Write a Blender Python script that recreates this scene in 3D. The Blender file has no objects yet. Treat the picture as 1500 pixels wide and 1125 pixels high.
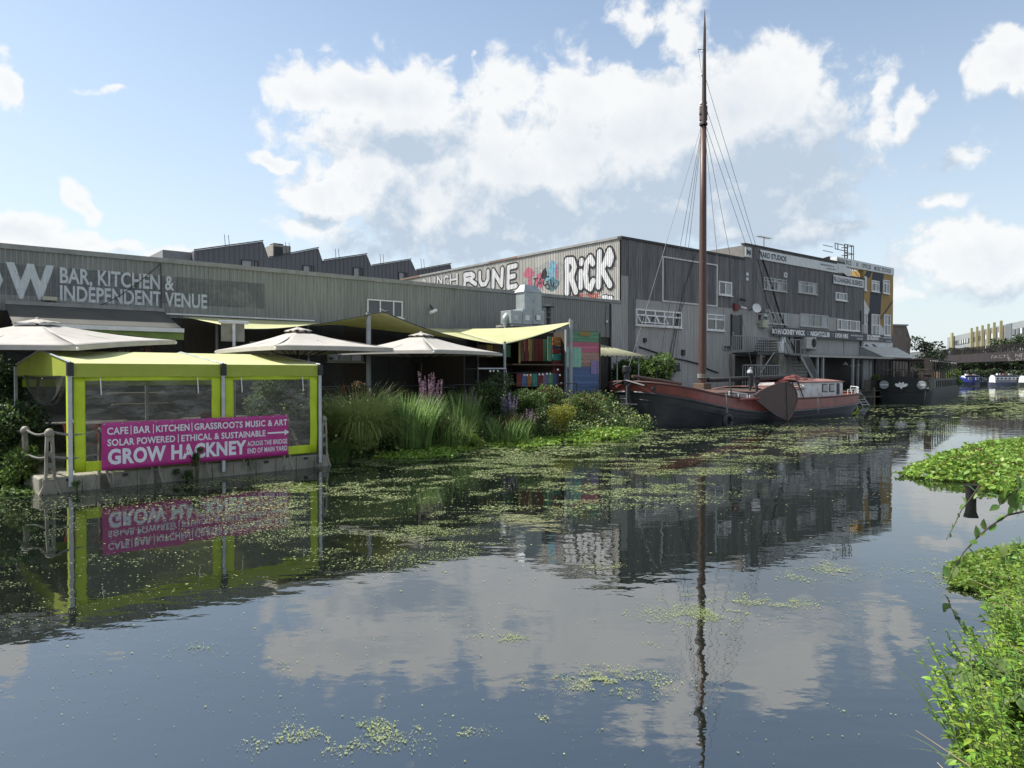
import bpy, bmesh, math, random
import numpy as np
from mathutils import Vector, Matrix
random.seed(7); rng = np.random.default_rng(7)
SC = bpy.context.scene
COL = SC.collection
R = math.radians
# ------------------------------------------------------------------ camera, light, exposure
FPX = 1060.0                       # focal length in photo pixels (1500 wide)
CAM_H = 2.3
cam_d = bpy.data.cameras.new('camera'); cam = bpy.data.objects.new('camera', cam_d); COL.objects.link(cam)
cam_d.sensor_width = 36; cam_d.lens = 36*FPX/1500; cam_d.clip_start = .05; cam_d.clip_end = 6000
cam.location = (0, 0, CAM_H); cam.rotation_euler = (R(90-.89), 0, 0)
SC.camera = cam
SC.view_settings.view_transform = 'Standard'; SC.view_settings.look = 'None'
SC.view_settings.exposure = 0.95; SC.view_settings.gamma = 1
SUN_AZ = Vector((-.97, .17, 0)).normalized(); SUN_EL = R(50)
sd = Vector((SUN_AZ.x*math.cos(SUN_EL), SUN_AZ.y*math.cos(SUN_EL), math.sin(SUN_EL)))
sl = bpy.data.lights.new('sun', 'SUN'); sl.energy = 4.2; sl.angle = R(.5); sl.color = (1, .95, .87)
so = bpy.data.objects.new('sun', sl); COL.objects.link(so); so.rotation_euler = (-sd).to_track_quat('-Z', 'Y').to_euler()

W = bpy.data.worlds.new('World'); SC.world = W; W.use_nodes = True
nt = W.node_tree; nt.nodes.clear()
def N(tree, t, **k):
    n = tree.nodes.new(t)
    for a, b in k.items(): setattr(n, a, b)
    return n
def px_dir(px, py):
    v = Vector(((px-750)/FPX, 1, (546-py)/FPX)); return v.normalized()
# cloud density as a node group of direction
BL = [ # px, py, rx, ry (photo px), weight
 (860,260,330,125,.92),(1010,215,230,110,1.0),(700,300,200,80,.9),(540,230,130,90,.75),(1000,320,260,50,.75),
 (540,125,120,50,1.05),(470,140,70,38,.9),(590,205,70,80,.95),(540,265,80,60,.9),(480,300,75,26,.85),(640,250,90,70,1),
 (740,255,120,85,1.05),(850,215,130,85,1.1),(960,200,130,85,1.15),(1060,170,110,75,1.15),(1150,165,70,70,1),(880,300,230,60,.95),(1080,270,130,80,.95),
 (400,247,48,14,.9),(8,105,26,55,1),(20,350,120,34,1),(115,285,28,30,.85),(150,345,90,22,.7),(300,375,120,20,.65),
 (1285,140,34,60,.8),(1335,170,30,40,.7),(1470,110,50,45,.9),(1500,150,30,40,.8),(1440,375,95,46,1.05),(1350,420,60,20,.6),
 (1120,345,160,30,.75),(1000,40,45,70,.62),(930,15,80,25,.6),(1480,60,60,20,.5),(715,98,20,8,.5),(855,108,20,14,.5),(1390,300,40,14,.4),(760,128,20,10,.5),(1180,250,60,60,.7),(1420,230,70,30,.45),(1250,330,90,20,.55),(450,330,90,20,.5),(180,130,60,10,.42),(640,90,40,14,.5)]
g = bpy.data.node_groups.new('cloud_density', 'ShaderNodeTree')
g.interface.new_socket('Dir', in_out='INPUT', socket_type='NodeSocketVector')
g.interface.new_socket('D', in_out='OUTPUT', socket_type='NodeSocketFloat')
gi = N(g, 'NodeGroupInput'); go = N(g, 'NodeGroupOutput')
def VM(tree, op, a, b=None, out=0):
    n = N(tree, 'ShaderNodeVectorMath', operation=op)
    for i, s in enumerate((a, b)):
        if s is None: continue
        if isinstance(s, bpy.types.NodeSocket): tree.links.new(s, n.inputs[i])
        else: n.inputs[i].default_value = s
    return n.outputs['Value' if op in ('LENGTH','DOT_PRODUCT') else 'Vector']
def MA(tree, op, a, b=None, c=None, clamp=False):
    n = N(tree, 'ShaderNodeMath', operation=op); n.use_clamp = clamp
    for i, s in enumerate((a, b, c)):
        if s is None: continue
        if isinstance(s, bpy.types.NodeSocket): tree.links.new(s, n.inputs[i])
        else: n.inputs[i].default_value = s
    return n.outputs[0]
nz = N(g, 'ShaderNodeTexNoise'); nz.inputs['Scale'].default_value = 7; nz.inputs['Detail'].default_value = 4; nz.inputs['Roughness'].default_value = .58
g.links.new(gi.outputs[0], nz.inputs['Vector'])
wv = VM(g, 'SUBTRACT', nz.outputs['Color'], (.5, .5, .5)); wv = VM(g, 'MULTIPLY', wv, (.16, .16, .12))
dirw = VM(g, 'ADD', gi.outputs[0], wv)
acc = None
for (px, py, rx, ry, w) in BL:
    c = px_dir(px, py); k = c.y
    d = VM(g, 'SUBTRACT', dirw, tuple(c))
    sx = FPX/(rx*k*(.5+.5*k)); sz = FPX/(ry*k)
    d = VM(g, 'MULTIPLY', d, (sx, sx*.6, sz))
    l = VM(g, 'LENGTH', d)
    m = MA(g, 'MULTIPLY_ADD', l, -w*.62, w)      # w*(1-.62 l)
    acc = m if acc is None else MA(g, 'MAXIMUM', acc, m)
# general broken cloud elsewhere in the sky
sep = N(g, 'ShaderNodeSeparateXYZ'); g.links.new(gi.outputs[0], sep.inputs[0])
n2 = N(g, 'ShaderNodeTexNoise'); n2.inputs['Scale'].default_value = 2.6; n2.inputs['Detail'].default_value = 5; n2.inputs['Roughness'].default_value = .55
g.links.new(gi.outputs[0], n2.inputs['Vector'])
away = MA(g, 'SMOOTH_MIN', MA(g, 'MULTIPLY_ADD', sep.outputs['Y'], -1.6, 1.0), .45, .2)      # only outside the part in view
high = MA(g, 'MULTIPLY_ADD', sep.outputs['Z'], 2.2, -1.0)
away = MA(g, 'SMOOTH_MAX', away, MA(g, 'MINIMUM', high, .45), .2)
gen = MA(g, 'ADD', MA(g, 'MULTIPLY_ADD', n2.outputs['Fac'], 2.4, -1.3), away)
gen = MA(g, 'MINIMUM', gen, .9)
acc = MA(g, 'MAXIMUM', acc, gen)
n3 = N(g, 'ShaderNodeTexNoise'); n3.inputs['Scale'].default_value = 22; n3.inputs['Detail'].default_value = 6; n3.inputs['Roughness'].default_value = .62; n3.inputs['Distortion'].default_value = .3
g.links.new(gi.outputs[0], n3.inputs['Vector'])
acc = MA(g, 'MULTIPLY_ADD', MA(g, 'SUBTRACT', n3.outputs['Fac'], .5), .95, acc)
nb = N(g, 'ShaderNodeTexNoise'); nb.inputs['Scale'].default_value = 6.5; nb.inputs['Detail'].default_value = 3; g.links.new(gi.outputs[0], nb.inputs['Vector'])
acc = MA(g, 'MULTIPLY_ADD', MA(g, 'SUBTRACT', nb.outputs['Fac'], .5), .38, acc)
g.links.new(acc, go.inputs[0])

tc = N(nt, 'ShaderNodeTexCoord')
sky = N(nt, 'ShaderNodeTexSky'); sky.sky_type = 'NISHITA'; sky.sun_disc = False
sky.sun_elevation = SUN_EL; sky.sun_rotation = math.atan2(SUN_AZ.x, SUN_AZ.y); sky.air_density = 1.0; sky.dust_density = .8; sky.ozone_density = 1.0
def dens(vec):
    n = N(nt, 'ShaderNodeGroup'); n.node_tree = g; nt.links.new(vec, n.inputs[0]); return n.outputs[0]
dv = tc.outputs['Generated']
D0 = dens(dv)
D1 = dens(VM(nt, 'ADD', dv, (-.038, 0, .060)))
cov = N(nt, 'ShaderNodeMapRange'); cov.interpolation_type = 'SMOOTHSTEP'
cov.inputs['From Min'].default_value = .22; cov.inputs['From Max'].default_value = .46
nt.links.new(D0, cov.inputs['Value'])
lit = MA(nt, 'MULTIPLY_ADD', MA(nt, 'SUBTRACT', D0, D1), 2.5, .50, clamp=True)
thick = N(nt, 'ShaderNodeMapRange'); thick.inputs['From Min'].default_value = .55; thick.inputs['From Max'].default_value = 1.25
thick.inputs['To Min'].default_value = 0; thick.inputs['To Max'].default_value = .50
nt.links.new(D0, thick.inputs['Value'])
litv = MA(nt, 'SUBTRACT', lit, thick.outputs[0], clamp=True)
cc = N(nt, 'ShaderNodeMix'); cc.data_type = 'RGBA'
cc.inputs[6].default_value = (2.9, 3.45, 4.1, 1); cc.inputs[7].default_value = (5.3, 5.35, 5.35, 1)
nt.links.new(litv, cc.inputs[0])
hz = N(nt, 'ShaderNodeMix'); hz.data_type = 'RGBA'      # clouds near the horizon fade into the sky's haze
sp2 = N(nt, 'ShaderNodeSeparateXYZ'); nt.links.new(dv, sp2.inputs[0])
cf = MA(nt, 'MULTIPLY', cov.outputs[0], MA(nt, 'MULTIPLY_ADD', sp2.outputs['Z'], 3.0, .55, clamp=True))
cf = MA(nt, 'MULTIPLY', cf, .93)
skyc = N(nt, 'ShaderNodeMix'); skyc.data_type = 'RGBA'; skyc.blend_type = 'MULTIPLY'; skyc.inputs[0].default_value = 1
SKY_TINT = (1.10, 1.06, 1.0, 1); skyc.inputs[7].default_value = SKY_TINT
nt.links.new(sky.outputs[0], skyc.inputs[6])
mx = N(nt, 'ShaderNodeMix'); mx.data_type = 'RGBA'
hb = N(nt, 'ShaderNodeMix'); hb.data_type = 'RGBA'; hb.inputs[7].default_value = (4.15, 4.65, 5.0, 1)
hf = MA(nt, 'POWER', MA(nt, 'SUBTRACT', 1.0, MA(nt, 'MULTIPLY', MA(nt, 'ABSOLUTE', sp2.outputs['Z']), 1.35), clamp=True), 2.0)
nt.links.new(MA(nt, 'MULTIPLY', hf, .9), hb.inputs[0]); nt.links.new(skyc.outputs[2], hb.inputs[6])
nt.links.new(cf, mx.inputs[0]); nt.links.new(hb.outputs[2], mx.inputs[6]); nt.links.new(cc.outputs[2], mx.inputs[7])
bg = N(nt, 'ShaderNodeBackground'); bg.inputs['Strength'].default_value = .095
nt.links.new(mx.outputs[2], bg.inputs['Color'])
wo = N(nt, 'ShaderNodeOutputWorld'); nt.links.new(bg.outputs[0], wo.inputs[0])

# ------------------------------------------------------------------ frames
C0 = Vector((6.1, 40.6, 0)); UX = Vector((.775, .632, 0)); VX = Vector((.632, -.775, 0)); ZX = Vector((0, 0, 1))
AU = math.atan2(.632, .775); AV = math.atan2(-.775, .632)
def U(u, v, z=0.): return C0 + UX*u + VX*v + ZX*z
def P3(px, py, d): return Vector(((px-750)/FPX*d, d, CAM_H+(546-py)/FPX*d))
def UZ(px, py, v=0.):
    """where the line of sight meets the plane at distance v in front of the waterside facades -> (u, z)"""
    k = (px-750)/FPX; b = C0+VX*v
    u = (b.x-k*b.y)/(k*UX.y-UX.x); d = b.y+UX.y*u
    return u, CAM_H+(546-py)/FPX*d
def uu(px, v=0.): return UZ(px, 500, v)[0]
def wof(px):
    k = (px-750)/FPX; return (6.1-40.6*k)/(.632+.775*k)

# ------------------------------------------------------------------ materials
def ramp2(t, fac, c1, c2, lo=.35, hi=.65):
    mr = N(t, 'ShaderNodeMapRange'); mr.inputs['From Min'].default_value = lo; mr.inputs['From Max'].default_value = hi
    t.links.new(fac, mr.inputs['Value'])
    m = N(t, 'ShaderNodeMix'); m.data_type = 'RGBA'
    t.links.new(mr.outputs[0], m.inputs[0])
    for i, c in ((6, c1), (7, c2)):
        if isinstance(c, bpy.types.NodeSocket): t.links.new(c, m.inputs[i])
        else: m.inputs[i].default_value = (*c, 1)
    return m.outputs[2]
def noise(t, vec, scale, detail=4, rough=.55, stretch=None):
    if stretch: vec = VM(t, 'MULTIPLY', vec, stretch)
    n = N(t, 'ShaderNodeTexNoise'); n.inputs['Scale'].default_value = scale; n.inputs['Detail'].default_value = detail; n.inputs['Roughness'].default_value = rough
    t.links.new(vec, n.inputs['Vector']); return n.outputs['Fac']
MATS = {}
def mat(name, c1, c2=None, scale=3., stretch=None, rough=.7, metal=0., bump=0., bscale=40., rand=0., island=0., spec=.5, lo=.35, hi=.65,
        dirt=None, dscale=1.2, dstretch=None, dlo=.55, dhi=.72, trans=0., alpha=None, coat=0., dirt2=None):
    if name in MATS: return MATS[name]
    m = bpy.data.materials.new(name); m.use_nodes = True; t = m.node_tree
    b = t.nodes['Principled BSDF']; b.inputs['Roughness'].default_value = rough; b.inputs['Metallic'].default_value = metal
    b.inputs['Specular IOR Level'].default_value = spec; b.inputs['Coat Weight'].default_value = coat
    geo = N(t, 'ShaderNodeNewGeometry'); pos = geo.outputs['Position']
    if c2 is None: c2 = tuple(x*.82 for x in c1)
    col = ramp2(t, noise(t, pos, scale, 5, .6, stretch), c1, c2, lo, hi)
    if dirt: col = ramp2(t, noise(t, pos, dscale, 6, .65, dstretch), col, dirt, dlo, dhi)
    if dirt2:
        c9, sc9, st9, lo9, hi9 = dirt2; col = ramp2(t, noise(t, pos, sc9, 5, .6, st9), col, c9, lo9, hi9)
    if rand or island:
        if rand: oi = N(t, 'ShaderNodeObjectInfo'); r = oi.outputs['Random']; amt = rand
        else: r = geo.outputs['Random Per Island']; amt = island
        hv = N(t, 'ShaderNodeHueSaturation')
        t.links.new(MA(t, 'MULTIPLY_ADD', r, 2*amt, 1-amt), hv.inputs['Value'])
        if island: t.links.new(MA(t, 'MULTIPLY_ADD', MA(t, 'FRACT', MA(t, 'MULTIPLY', r, 7.31)), .05, .475), hv.inputs['Hue'])
        t.links.new(col, hv.inputs['Color']); col = hv.outputs[0]
    t.links.new(col, b.inputs['Base Color'])
    if bump:
        bn = N(t, 'ShaderNodeBump'); bn.inputs['Strength'].default_value = bump; bn.inputs['Distance'].default_value = .02
        t.links.new(noise(t, pos, bscale, 4, .6, stretch), bn.inputs['Height']); t.links.new(bn.outputs[0], b.inputs['Normal'])
    if trans:
        tr = N(t, 'ShaderNodeBsdfTranslucent'); t.links.new(col, tr.inputs['Color'])
        mxs = N(t, 'ShaderNodeMixShader'); mxs.inputs[0].default_value = trans
        out = t.nodes['Material Output']; t.links.new(b.outputs[0], mxs.inputs[1]); t.links.new(tr.outputs[0], mxs.inputs[2]); t.links.new(mxs.outputs[0], out.inputs['Surface'])
    if alpha is not None:   # alpha = (scale, lo, hi): worn paint
        sc, lo2, hi2 = alpha
        mr = N(t, 'ShaderNodeMapRange'); mr.inputs['From Min'].default_value = lo2; mr.inputs['From Max'].default_value = hi2
        t.links.new(noise(t, pos, sc, 6, .7), mr.inputs['Value']); t.links.new(mr.outputs[0], b.inputs['Alpha'])
    MATS[name] = m; return m

STR = (6, 6, .35)
cl_low = mat('cladding grey green', (.25,.26,.25), (.18,.19,.185), 2.2, STR, .6, rand=.06, bump=.15, bscale=5, dirt=(.10,.105,.10), dscale=1.6, dstretch=(3,3,.4), dlo=.62, dhi=.8, spec=.3, dirt2=((.15,.09,.05), 1.1, (3.3,3.3,.28), .66, .86))
cl_dark = mat('weathered dark cladding', (.20,.202,.205), (.095,.098,.103), 2.6, (8,8,.25), .65, rand=.2, bump=.2, bscale=5, dirt=(.16,.165,.17), dscale=1.5, dstretch=(5,5,.3), dlo=.6, dhi=.8, spec=.25)
cl_mid = mat('grey painted cladding', (.38,.385,.38), (.30,.305,.30), 2., STR, .6, rand=.05, bump=.15, bscale=5, dirt=(.27,.26,.245), dscale=1.1, dstretch=(3,3,.4), dlo=.55, dhi=.75, spec=.3, dirt2=((.16,.12,.09), 1.3, (3.5,3.5,.3), .65, .85))
cl_graf = mat('pale weathered cladding', (.42,.41,.38), (.30,.295,.275), 2.2, STR, .6, rand=.08, dirt=(.16,.15,.135), dscale=1.8, dstretch=(4,4,.5), dlo=.58, dhi=.8, dirt2=((.20,.11,.06), 1.2, (3.3,3.3,.3), .64, .8))
charcoal = mat('charcoal standing seam', (.125,.13,.145), (.10,.105,.12), 2, STR, .5, rand=.06)
trim = mat('grey trim', (.26,.265,.26), (.19,.195,.19), 3, None, .6)
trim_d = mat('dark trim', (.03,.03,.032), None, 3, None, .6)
rust = mat('rusty edge', (.19,.10,.06), (.12,.11,.10), 2, None, .8)
roofm = mat('roof felt', (.10,.10,.10), (.07,.07,.07), 1, None, .9)
white = mat('white paint', (.72,.73,.73), (.60,.61,.61), 4, None, .5)
whitet = mat('worn white lettering', (.56,.60,.63), (.44,.48,.51), 3, (6,6,1), .7, alpha=(9, .30, .38))
whitet2 = mat('white lettering', (.75,.76,.78), None, 4, None, .6)
blackp = mat('black paint', (.012,.013,.016), (.02,.021,.025), 4, None, .55)
navy = mat('navy sign paint', (.018,.022,.033), (.026,.03,.042), 3, None, .5)
signw = mat('white sign board', (.62,.65,.66), (.52,.55,.56), 2.5, None, .6)
glass = mat('dark window glass', (.03,.035,.04), (.05,.055,.06), .8, None, .06, spec=.8)
blind = mat('pale window blind', (.34,.37,.37), (.22,.25,.26), 3, (6,6,1), .4)
galv = mat('galvanised steel', (.36,.40,.41), (.28,.32,.33), 3, None, .42, metal=.4, dirt=(.22,.25,.25), dscale=2)
alu = mat('aluminium', (.48,.50,.53), (.36,.38,.40), 4, None, .4, metal=.5)
steel_d = mat('dark steel', (.035,.037,.04), (.02,.022,.025), 5, None, .5)
conc = mat('weathered concrete', (.20,.19,.165), (.12,.115,.10), 2, None, .9, bump=.3, bscale=20, dirt=(.06,.065,.045), dscale=1.5)
timber = mat('weathered timber', (.10,.088,.072), (.06,.053,.044), 4, (1,1,4), .85, rand=.2)
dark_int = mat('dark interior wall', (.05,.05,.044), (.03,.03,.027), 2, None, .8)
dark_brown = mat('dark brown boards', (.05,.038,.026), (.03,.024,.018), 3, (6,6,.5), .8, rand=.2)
lime = mat('lime tarpaulin', (.50,.57,.10), (.42,.49,.08), 1.5, None, .5, trans=.35, bump=.25, bscale=5, spec=.35)
lime_roof = mat('glare paled lime tarpaulin', (.66,.68,.36), (.58,.61,.29), 1.5, None, .55, trans=.25, bump=.3, bscale=4, dirt=(.42,.44,.24), dscale=2.2, dlo=.56, dhi=.75)  # paler than the valance cloth: sun glare painted into the colour; stains are dirt
lime_edge = mat('bright lime webbing', (.52,.66,.02), (.44,.56,.02), 4, None, .5, trans=.15)
sailm = mat('pale lime sail cloth', (.56,.56,.31), (.48,.49,.25), 1.2, None, .7, trans=.22)
umb = mat('off white umbrella cloth', (.46,.44,.405), (.38,.365,.335), 2, None, .85, trans=.12)
awn = mat('charcoal awning cloth', (.075,.075,.065), (.055,.055,.048), 1.5, None, .8)
magenta = mat('magenta banner vinyl', (.40,.025,.20), (.34,.02,.17), 2, None, .4)
pont = mat('pontoon plastic', (.235,.225,.18), (.16,.155,.125), 2.2, None, .6, rand=.1, dirt=(.08,.085,.055), dscale=2.2, dlo=.52, dhi=.75)
rope = mat('grey rope', (.24,.235,.22), (.15,.15,.14), 20, None, .9, bump=.8, bscale=60)
mustard = mat('mustard render', (.34,.235,.085), (.28,.19,.07), 1.2, None, .85)
brick = mat('yellow stock brick', (.26,.18,.10), (.19,.13,.075), 6, None, .9, rand=.25)
soil = mat('dark soil', (.045,.038,.026), (.03,.028,.018), 3, None, .95, bump=.5, bscale=15)
redch = mat('red plastic', (.30,.03,.02), None, 3, None, .4)
hullb = mat('black hull paint', (.020,.022,.027), (.034,.036,.042), 2.2, (1,1,2.5), .42, dirt=(.06,.055,.05), dscale=2.2, dstretch=(1,1,2), dlo=.62, dhi=.85)
hullr = mat('faded red bulwark paint', (.20,.048,.038), (.12,.034,.030), 2.5, None, .5, dirt=(.09,.045,.035), dscale=2, dlo=.55, dhi=.8)
leeb = mat('brown leeboard timber', (.070,.040,.036), (.045,.027,.025), 4, (1,1,3), .6)
mastm = mat('varnished spar timber', (.085,.040,.030), (.055,.028,.022), 3, (8,8,1.2), .5, dirt=(.30,.26,.22), dscale=9, dlo=.66, dhi=.75)
deckr = mat('dusty red deck roof', (.27,.13,.115), (.19,.095,.085), 3, None, .7)
wire = mat('rigging wire', (.05,.05,.052), None, 5, None, .5)

# ------------------------------------------------------------------ mesh builder
OFF = {}
class MB:
    def __init__(s): s.v = []; s.f = []; s.mi = []
    def add(s, vs, fs):
        o = len(s.v); s.v += [tuple(x) for x in vs]; s.f += [tuple(i+o for i in f) for f in fs]; return s
    def box(s, c, size, ax=None):
        """c centre, size full lengths along axes ax (default world)"""
        a = ax or (Vector((1,0,0)), Vector((0,1,0)), ZX); c = Vector(c)
        vs = [c + a[0]*(size[0]/2*i) + a[1]*(size[1]/2*j) + a[2]*(size[2]/2*k) for k in (-1,1) for j in (-1,1) for i in (-1,1)]
        return s.add(vs, [(0,2,3,1),(4,5,7,6),(0,1,5,4),(2,6,7,3),(0,4,6,2),(1,3,7,5)])
    def uvz(s, u0, u1, v0, v1, z0, z1):
        return s.box(U((u0+u1)/2, (v0+v1)/2, (z0+z1)/2), (u1-u0, v1-v0, z1-z0), (UX, VX, ZX))
    def tube(s, p0, p1, r0, r1=None, n=8, caps=True):
        return s.path([p0, p1], [r0, r0 if r1 is None else r1], n, caps)
    def path(s, pts, rs, n=8, caps=True):
        pts = [Vector(p) for p in pts]
        if not hasattr(rs, '__len__'): rs = [rs]*len(pts)
        o = len(s.v); ref = None
        for i, p in enumerate(pts):
            d = (pts[min(i+1, len(pts)-1)] - pts[max(i-1, 0)]).normalized()
            if ref is None: ref = Vector((0,0,1)) if abs(d.z) < .9 else Vector((1,0,0))
            a = d.cross(ref).normalized(); b = d.cross(a).normalized()
            for k in range(n):
                t = 2*math.pi*k/n; s.v.append(tuple(p + a*(math.cos(t)*rs[i]) + b*(math.sin(t)*rs[i])))
        for i in range(len(pts)-1):
            for k in range(n):
                s.f.append((o+i*n+k, o+i*n+(k+1)%n, o+(i+1)*n+(k+1)%n, o+(i+1)*n+k))
        if caps: s.f.append(tuple(o+k for k in range(n))[::-1]); s.f.append(tuple(o+(len(pts)-1)*n+k for k in range(n)))
        return s
    def poly(s, pts, thick=0., nrm=None):
        pts = [Vector(p) for p in pts]; n = len(pts)
        if not thick: return s.add(pts, [tuple(range(n))])
        if nrm is None: nrm = (pts[1]-pts[0]).cross(pts[2]-pts[0]).normalized()
        q = [p + Vector(nrm)*thick for p in pts]
        return s.add(pts+q, [tuple(range(n))[::-1], tuple(range(n, 2*n))] + [(i, (i+1)%n, n+(i+1)%n, n+i) for i in range(n)])
    def grid(s, fn, nu, nv, thick=0.):
        o = len(s.v)
        for j in range(nv+1):
            for i in range(nu+1): s.v.append(tuple(fn(i/nu, j/nv)))
        for j in range(nv):
            for i in range(nu):
                a = o+j*(nu+1)+i; s.f.append((a, a+1, a+nu+2, a+nu+1))
        return s
    def lathe(s, c, prof, n=16):
        o = len(s.v); c = Vector(c)
        for (r, z) in prof:
            for k in range(n):
                t = 2*math.pi*k/n; s.v.append((c.x+r*math.cos(t), c.y+r*math.sin(t), c.z+z))
        for i in range(len(prof)-1):
            for k in range(n): s.f.append((o+i*n+k, o+i*n+(k+1)%n, o+(i+1)*n+(k+1)%n, o+(i+1)*n+k))
        s.f.append(tuple(o+k for k in range(n))[::-1]); s.f.append(tuple(o+(len(prof)-1)*n+k for k in range(n)))
        return s
    def build(s, name, m, parent=None, smooth=False, **props):
        off = OFF.get(parent, Vector((0,0,0))) if parent else Vector((0,0,0))
        me = bpy.data.meshes.new(name)
        me.from_pydata([(x[0]-off.x, x[1]-off.y, x[2]-off.z) for x in s.v], [], s.f)
        if smooth: me.shade_smooth()
        me.materials.append(m)
        o = bpy.data.objects.new(name, me); COL.objects.link(o)
        if parent: o.parent = parent; OFF[o] = off
        for k, v in props.items(): o[k] = v
        return o
def tag(o, label, cat, group=None):
    o['label'] = label; o['category'] = cat
    if group: o['group'] = group
    return o
def thing(name, loc, label, cat, group=None):
    o = bpy.data.objects.new(name, None); o.empty_display_size = .2; COL.objects.link(o); o.location = loc; OFF[o] = Vector(loc)
    return tag(o, label, cat, group)
def struct(o): o['kind'] = 'structure'; return o
def bevel(o, w=.02, seg=2):
    m = o.modifiers.new('bevel', 'BEVEL'); m.width = w; m.segments = seg; m.limit_method = 'ANGLE'; return o
def solid(o, t):
    m = o.modifiers.new('solid', 'SOLIDIFY'); m.thickness = t; m.offset = 0; return o
def copy_tree(o, parent=None):
    c = o.copy(); COL.objects.link(c); c.parent = parent
    for ch in list(o.children): copy_tree(ch, c)
    return c
def np_mesh(name, verts, faces, m, parent=None, **props):
    """verts (N,3) world, faces (M,k) int, all faces of k corners"""
    off = OFF.get(parent, Vector((0,0,0))) if parent else Vector((0,0,0))
    verts = np.asarray(verts, dtype=np.float32) - np.array(off, dtype=np.float32)
    faces = np.asarray(faces, dtype=np.int32); k = faces.shape[1]
    me = bpy.data.meshes.new(name)
    me.vertices.add(len(verts)); me.vertices.foreach_set('co', verts.ravel())
    me.loops.add(faces.size); me.loops.foreach_set('vertex_index', faces.ravel())
    me.polygons.add(len(faces)); me.polygons.foreach_set('loop_start', np.arange(len(faces), dtype=np.int32)*k)
    me.update(calc_edges=True); me.validate()
    me.materials.append(m)
    o = bpy.data.objects.new(name, me); COL.objects.link(o)
    if parent: o.parent = parent; OFF[o] = off
    for a, b in props.items(): o[a] = b
    return o

# ---- corrugated sheets
PITCH = .15; AMP = .026
def prof(x):
    t = (x/PITCH) % 1.0
    if t < .36: return AMP
    if t < .5: return AMP*(1-(t-.36)/.14)
    if t < .86: return 0.
    return AMP*(t-.86)/.14
BRK = (0, .36, .5, .86)
SHEETS = {}
def sheet_mesh(nribs, m):
    key = (nribs, m.name)
    if key in SHEETS: return SHEETS[key]
    xs = [(i+b)*PITCH for i in range(nribs) for b in BRK] + [nribs*PITCH]
    vs = []; fs = []
    for x in xs:
        y = -prof(x+1e-6) if x < nribs*PITCH-1e-4 else -AMP
        vs += [(x, y, 0), (x, y, 1)]
    for i in range(len(xs)-1): fs.append((2*i, 2*i+2, 2*i+3, 2*i+1))
    me = bpy.data.meshes.new('corrugated_sheet'); me.from_pydata(vs, [], fs); me.materials.append(m)
    SHEETS[key] = me; return me
def clad(parent, origin, ang, length, z0, z1, m, nr=7):
    """sheets side by side from origin along ang; outward is local -y; z1 number or function of distance"""
    ax = Vector((math.cos(ang), math.sin(ang), 0)); off = OFF[parent]
    n = round(length/PITCH); i = 0
    while i < n:
        k = min(nr, n-i); me = sheet_mesh(k, m); s = i*PITCH
        o = bpy.data.objects.new('corrugated_sheet', me); COL.objects.link(o); o.parent = parent
        p = origin + ax*s - off
        o.location = (p.x, p.y, z0 - off.z); o.rotation_euler = (0, 0, ang)
        top = z1(s+k*PITCH/2) if callable(z1) else z1
        o.scale = (1, 1, top - z0)
        i += k
# ---- lettering
def text_mesh(s, size, sx=1., offset=0., bold=0., spacing=1., align='LEFT', shear=0.):
    cu = bpy.data.curves.new('lettering', 'FONT'); cu.body = s; cu.size = size; cu.offset = offset; cu.space_character = spacing; cu.align_x = align; cu.shear = shear
    cu.resolution_u = 3
    o = bpy.data.objects.new('lettering', cu); COL.objects.link(o)
    dg = bpy.context.evaluated_depsgraph_get(); dg.update()
    me = bpy.data.meshes.new_from_object(o.evaluated_get(dg)); bpy.data.objects.remove(o); bpy.data.curves.remove(cu)
    bm = bmesh.new(); bm.from_mesh(me); bpy.data.meshes.remove(me)
    for v in bm.verts: v.co.x *= sx
    return bm
def fit_text(bm, x0, x1, z0, z1, tilt=0.):
    xs = [v.co.x for v in bm.verts]; ys = [v.co.y for v in bm.verts]
    a, b, c, d = min(xs), max(xs), min(ys), max(ys)
    for v in bm.verts:
        v.co.x = x0 + (v.co.x-a)/(b-a)*(x1-x0); v.co.y = z0 + (v.co.y-c)/(d-c)*(z1-z0)
        v.co.y += tilt*(v.co.x-x0)
def letters(parent, s, origin, ang, x0, x1, z0, z1, m, off=.004, corr=False, offset=0., name='lettering', tilt=0., thick=0., spacing=1., shape=None, shear=0., phase=0.):
    """text stretched into the rectangle x0..x1, z0..z1 of the upright plane through origin along ang (outward local -y)"""
    bm = text_mesh(s, 1., offset=offset, spacing=spacing, shear=shear) if shape is None else shape()
    fit_text(bm, x0, x1, z0, z1, tilt)
    if corr:
        lo, hi = min(v.co.x for v in bm.verts), max(v.co.x for v in bm.verts)
        i = math.floor((lo+phase)/PITCH)
        while (i*PITCH) < hi+phase+PITCH:
            for b in BRK:
                x = (i+b)*PITCH-phase
                if lo < x < hi: bmesh.ops.bisect_plane(bm, geom=bm.verts[:]+bm.edges[:]+bm.faces[:], plane_co=(x, 0, 0), plane_no=(1, 0, 0))
            i += 1
    ax = Vector((math.cos(ang), math.sin(ang), 0)); out = Vector((math.sin(ang), -math.cos(ang), 0))
    oo = OFF.get(parent, Vector((0,0,0))) if parent else Vector((0,0,0))
    for v in bm.verts:
        x, z = v.co.x, v.co.y
        y = off + (prof(x+phase) if corr else 0)
        v.co = origin + ax*x + out*y + ZX*z - oo
    me = bpy.data.meshes.new(name); bm.to_mesh(me); bm.free(); me.materials.append(m)
    o = bpy.data.objects.new(name, me); COL.objects.link(o)
    if parent: o.parent = parent; OFF[o] = oo
    return o
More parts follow.
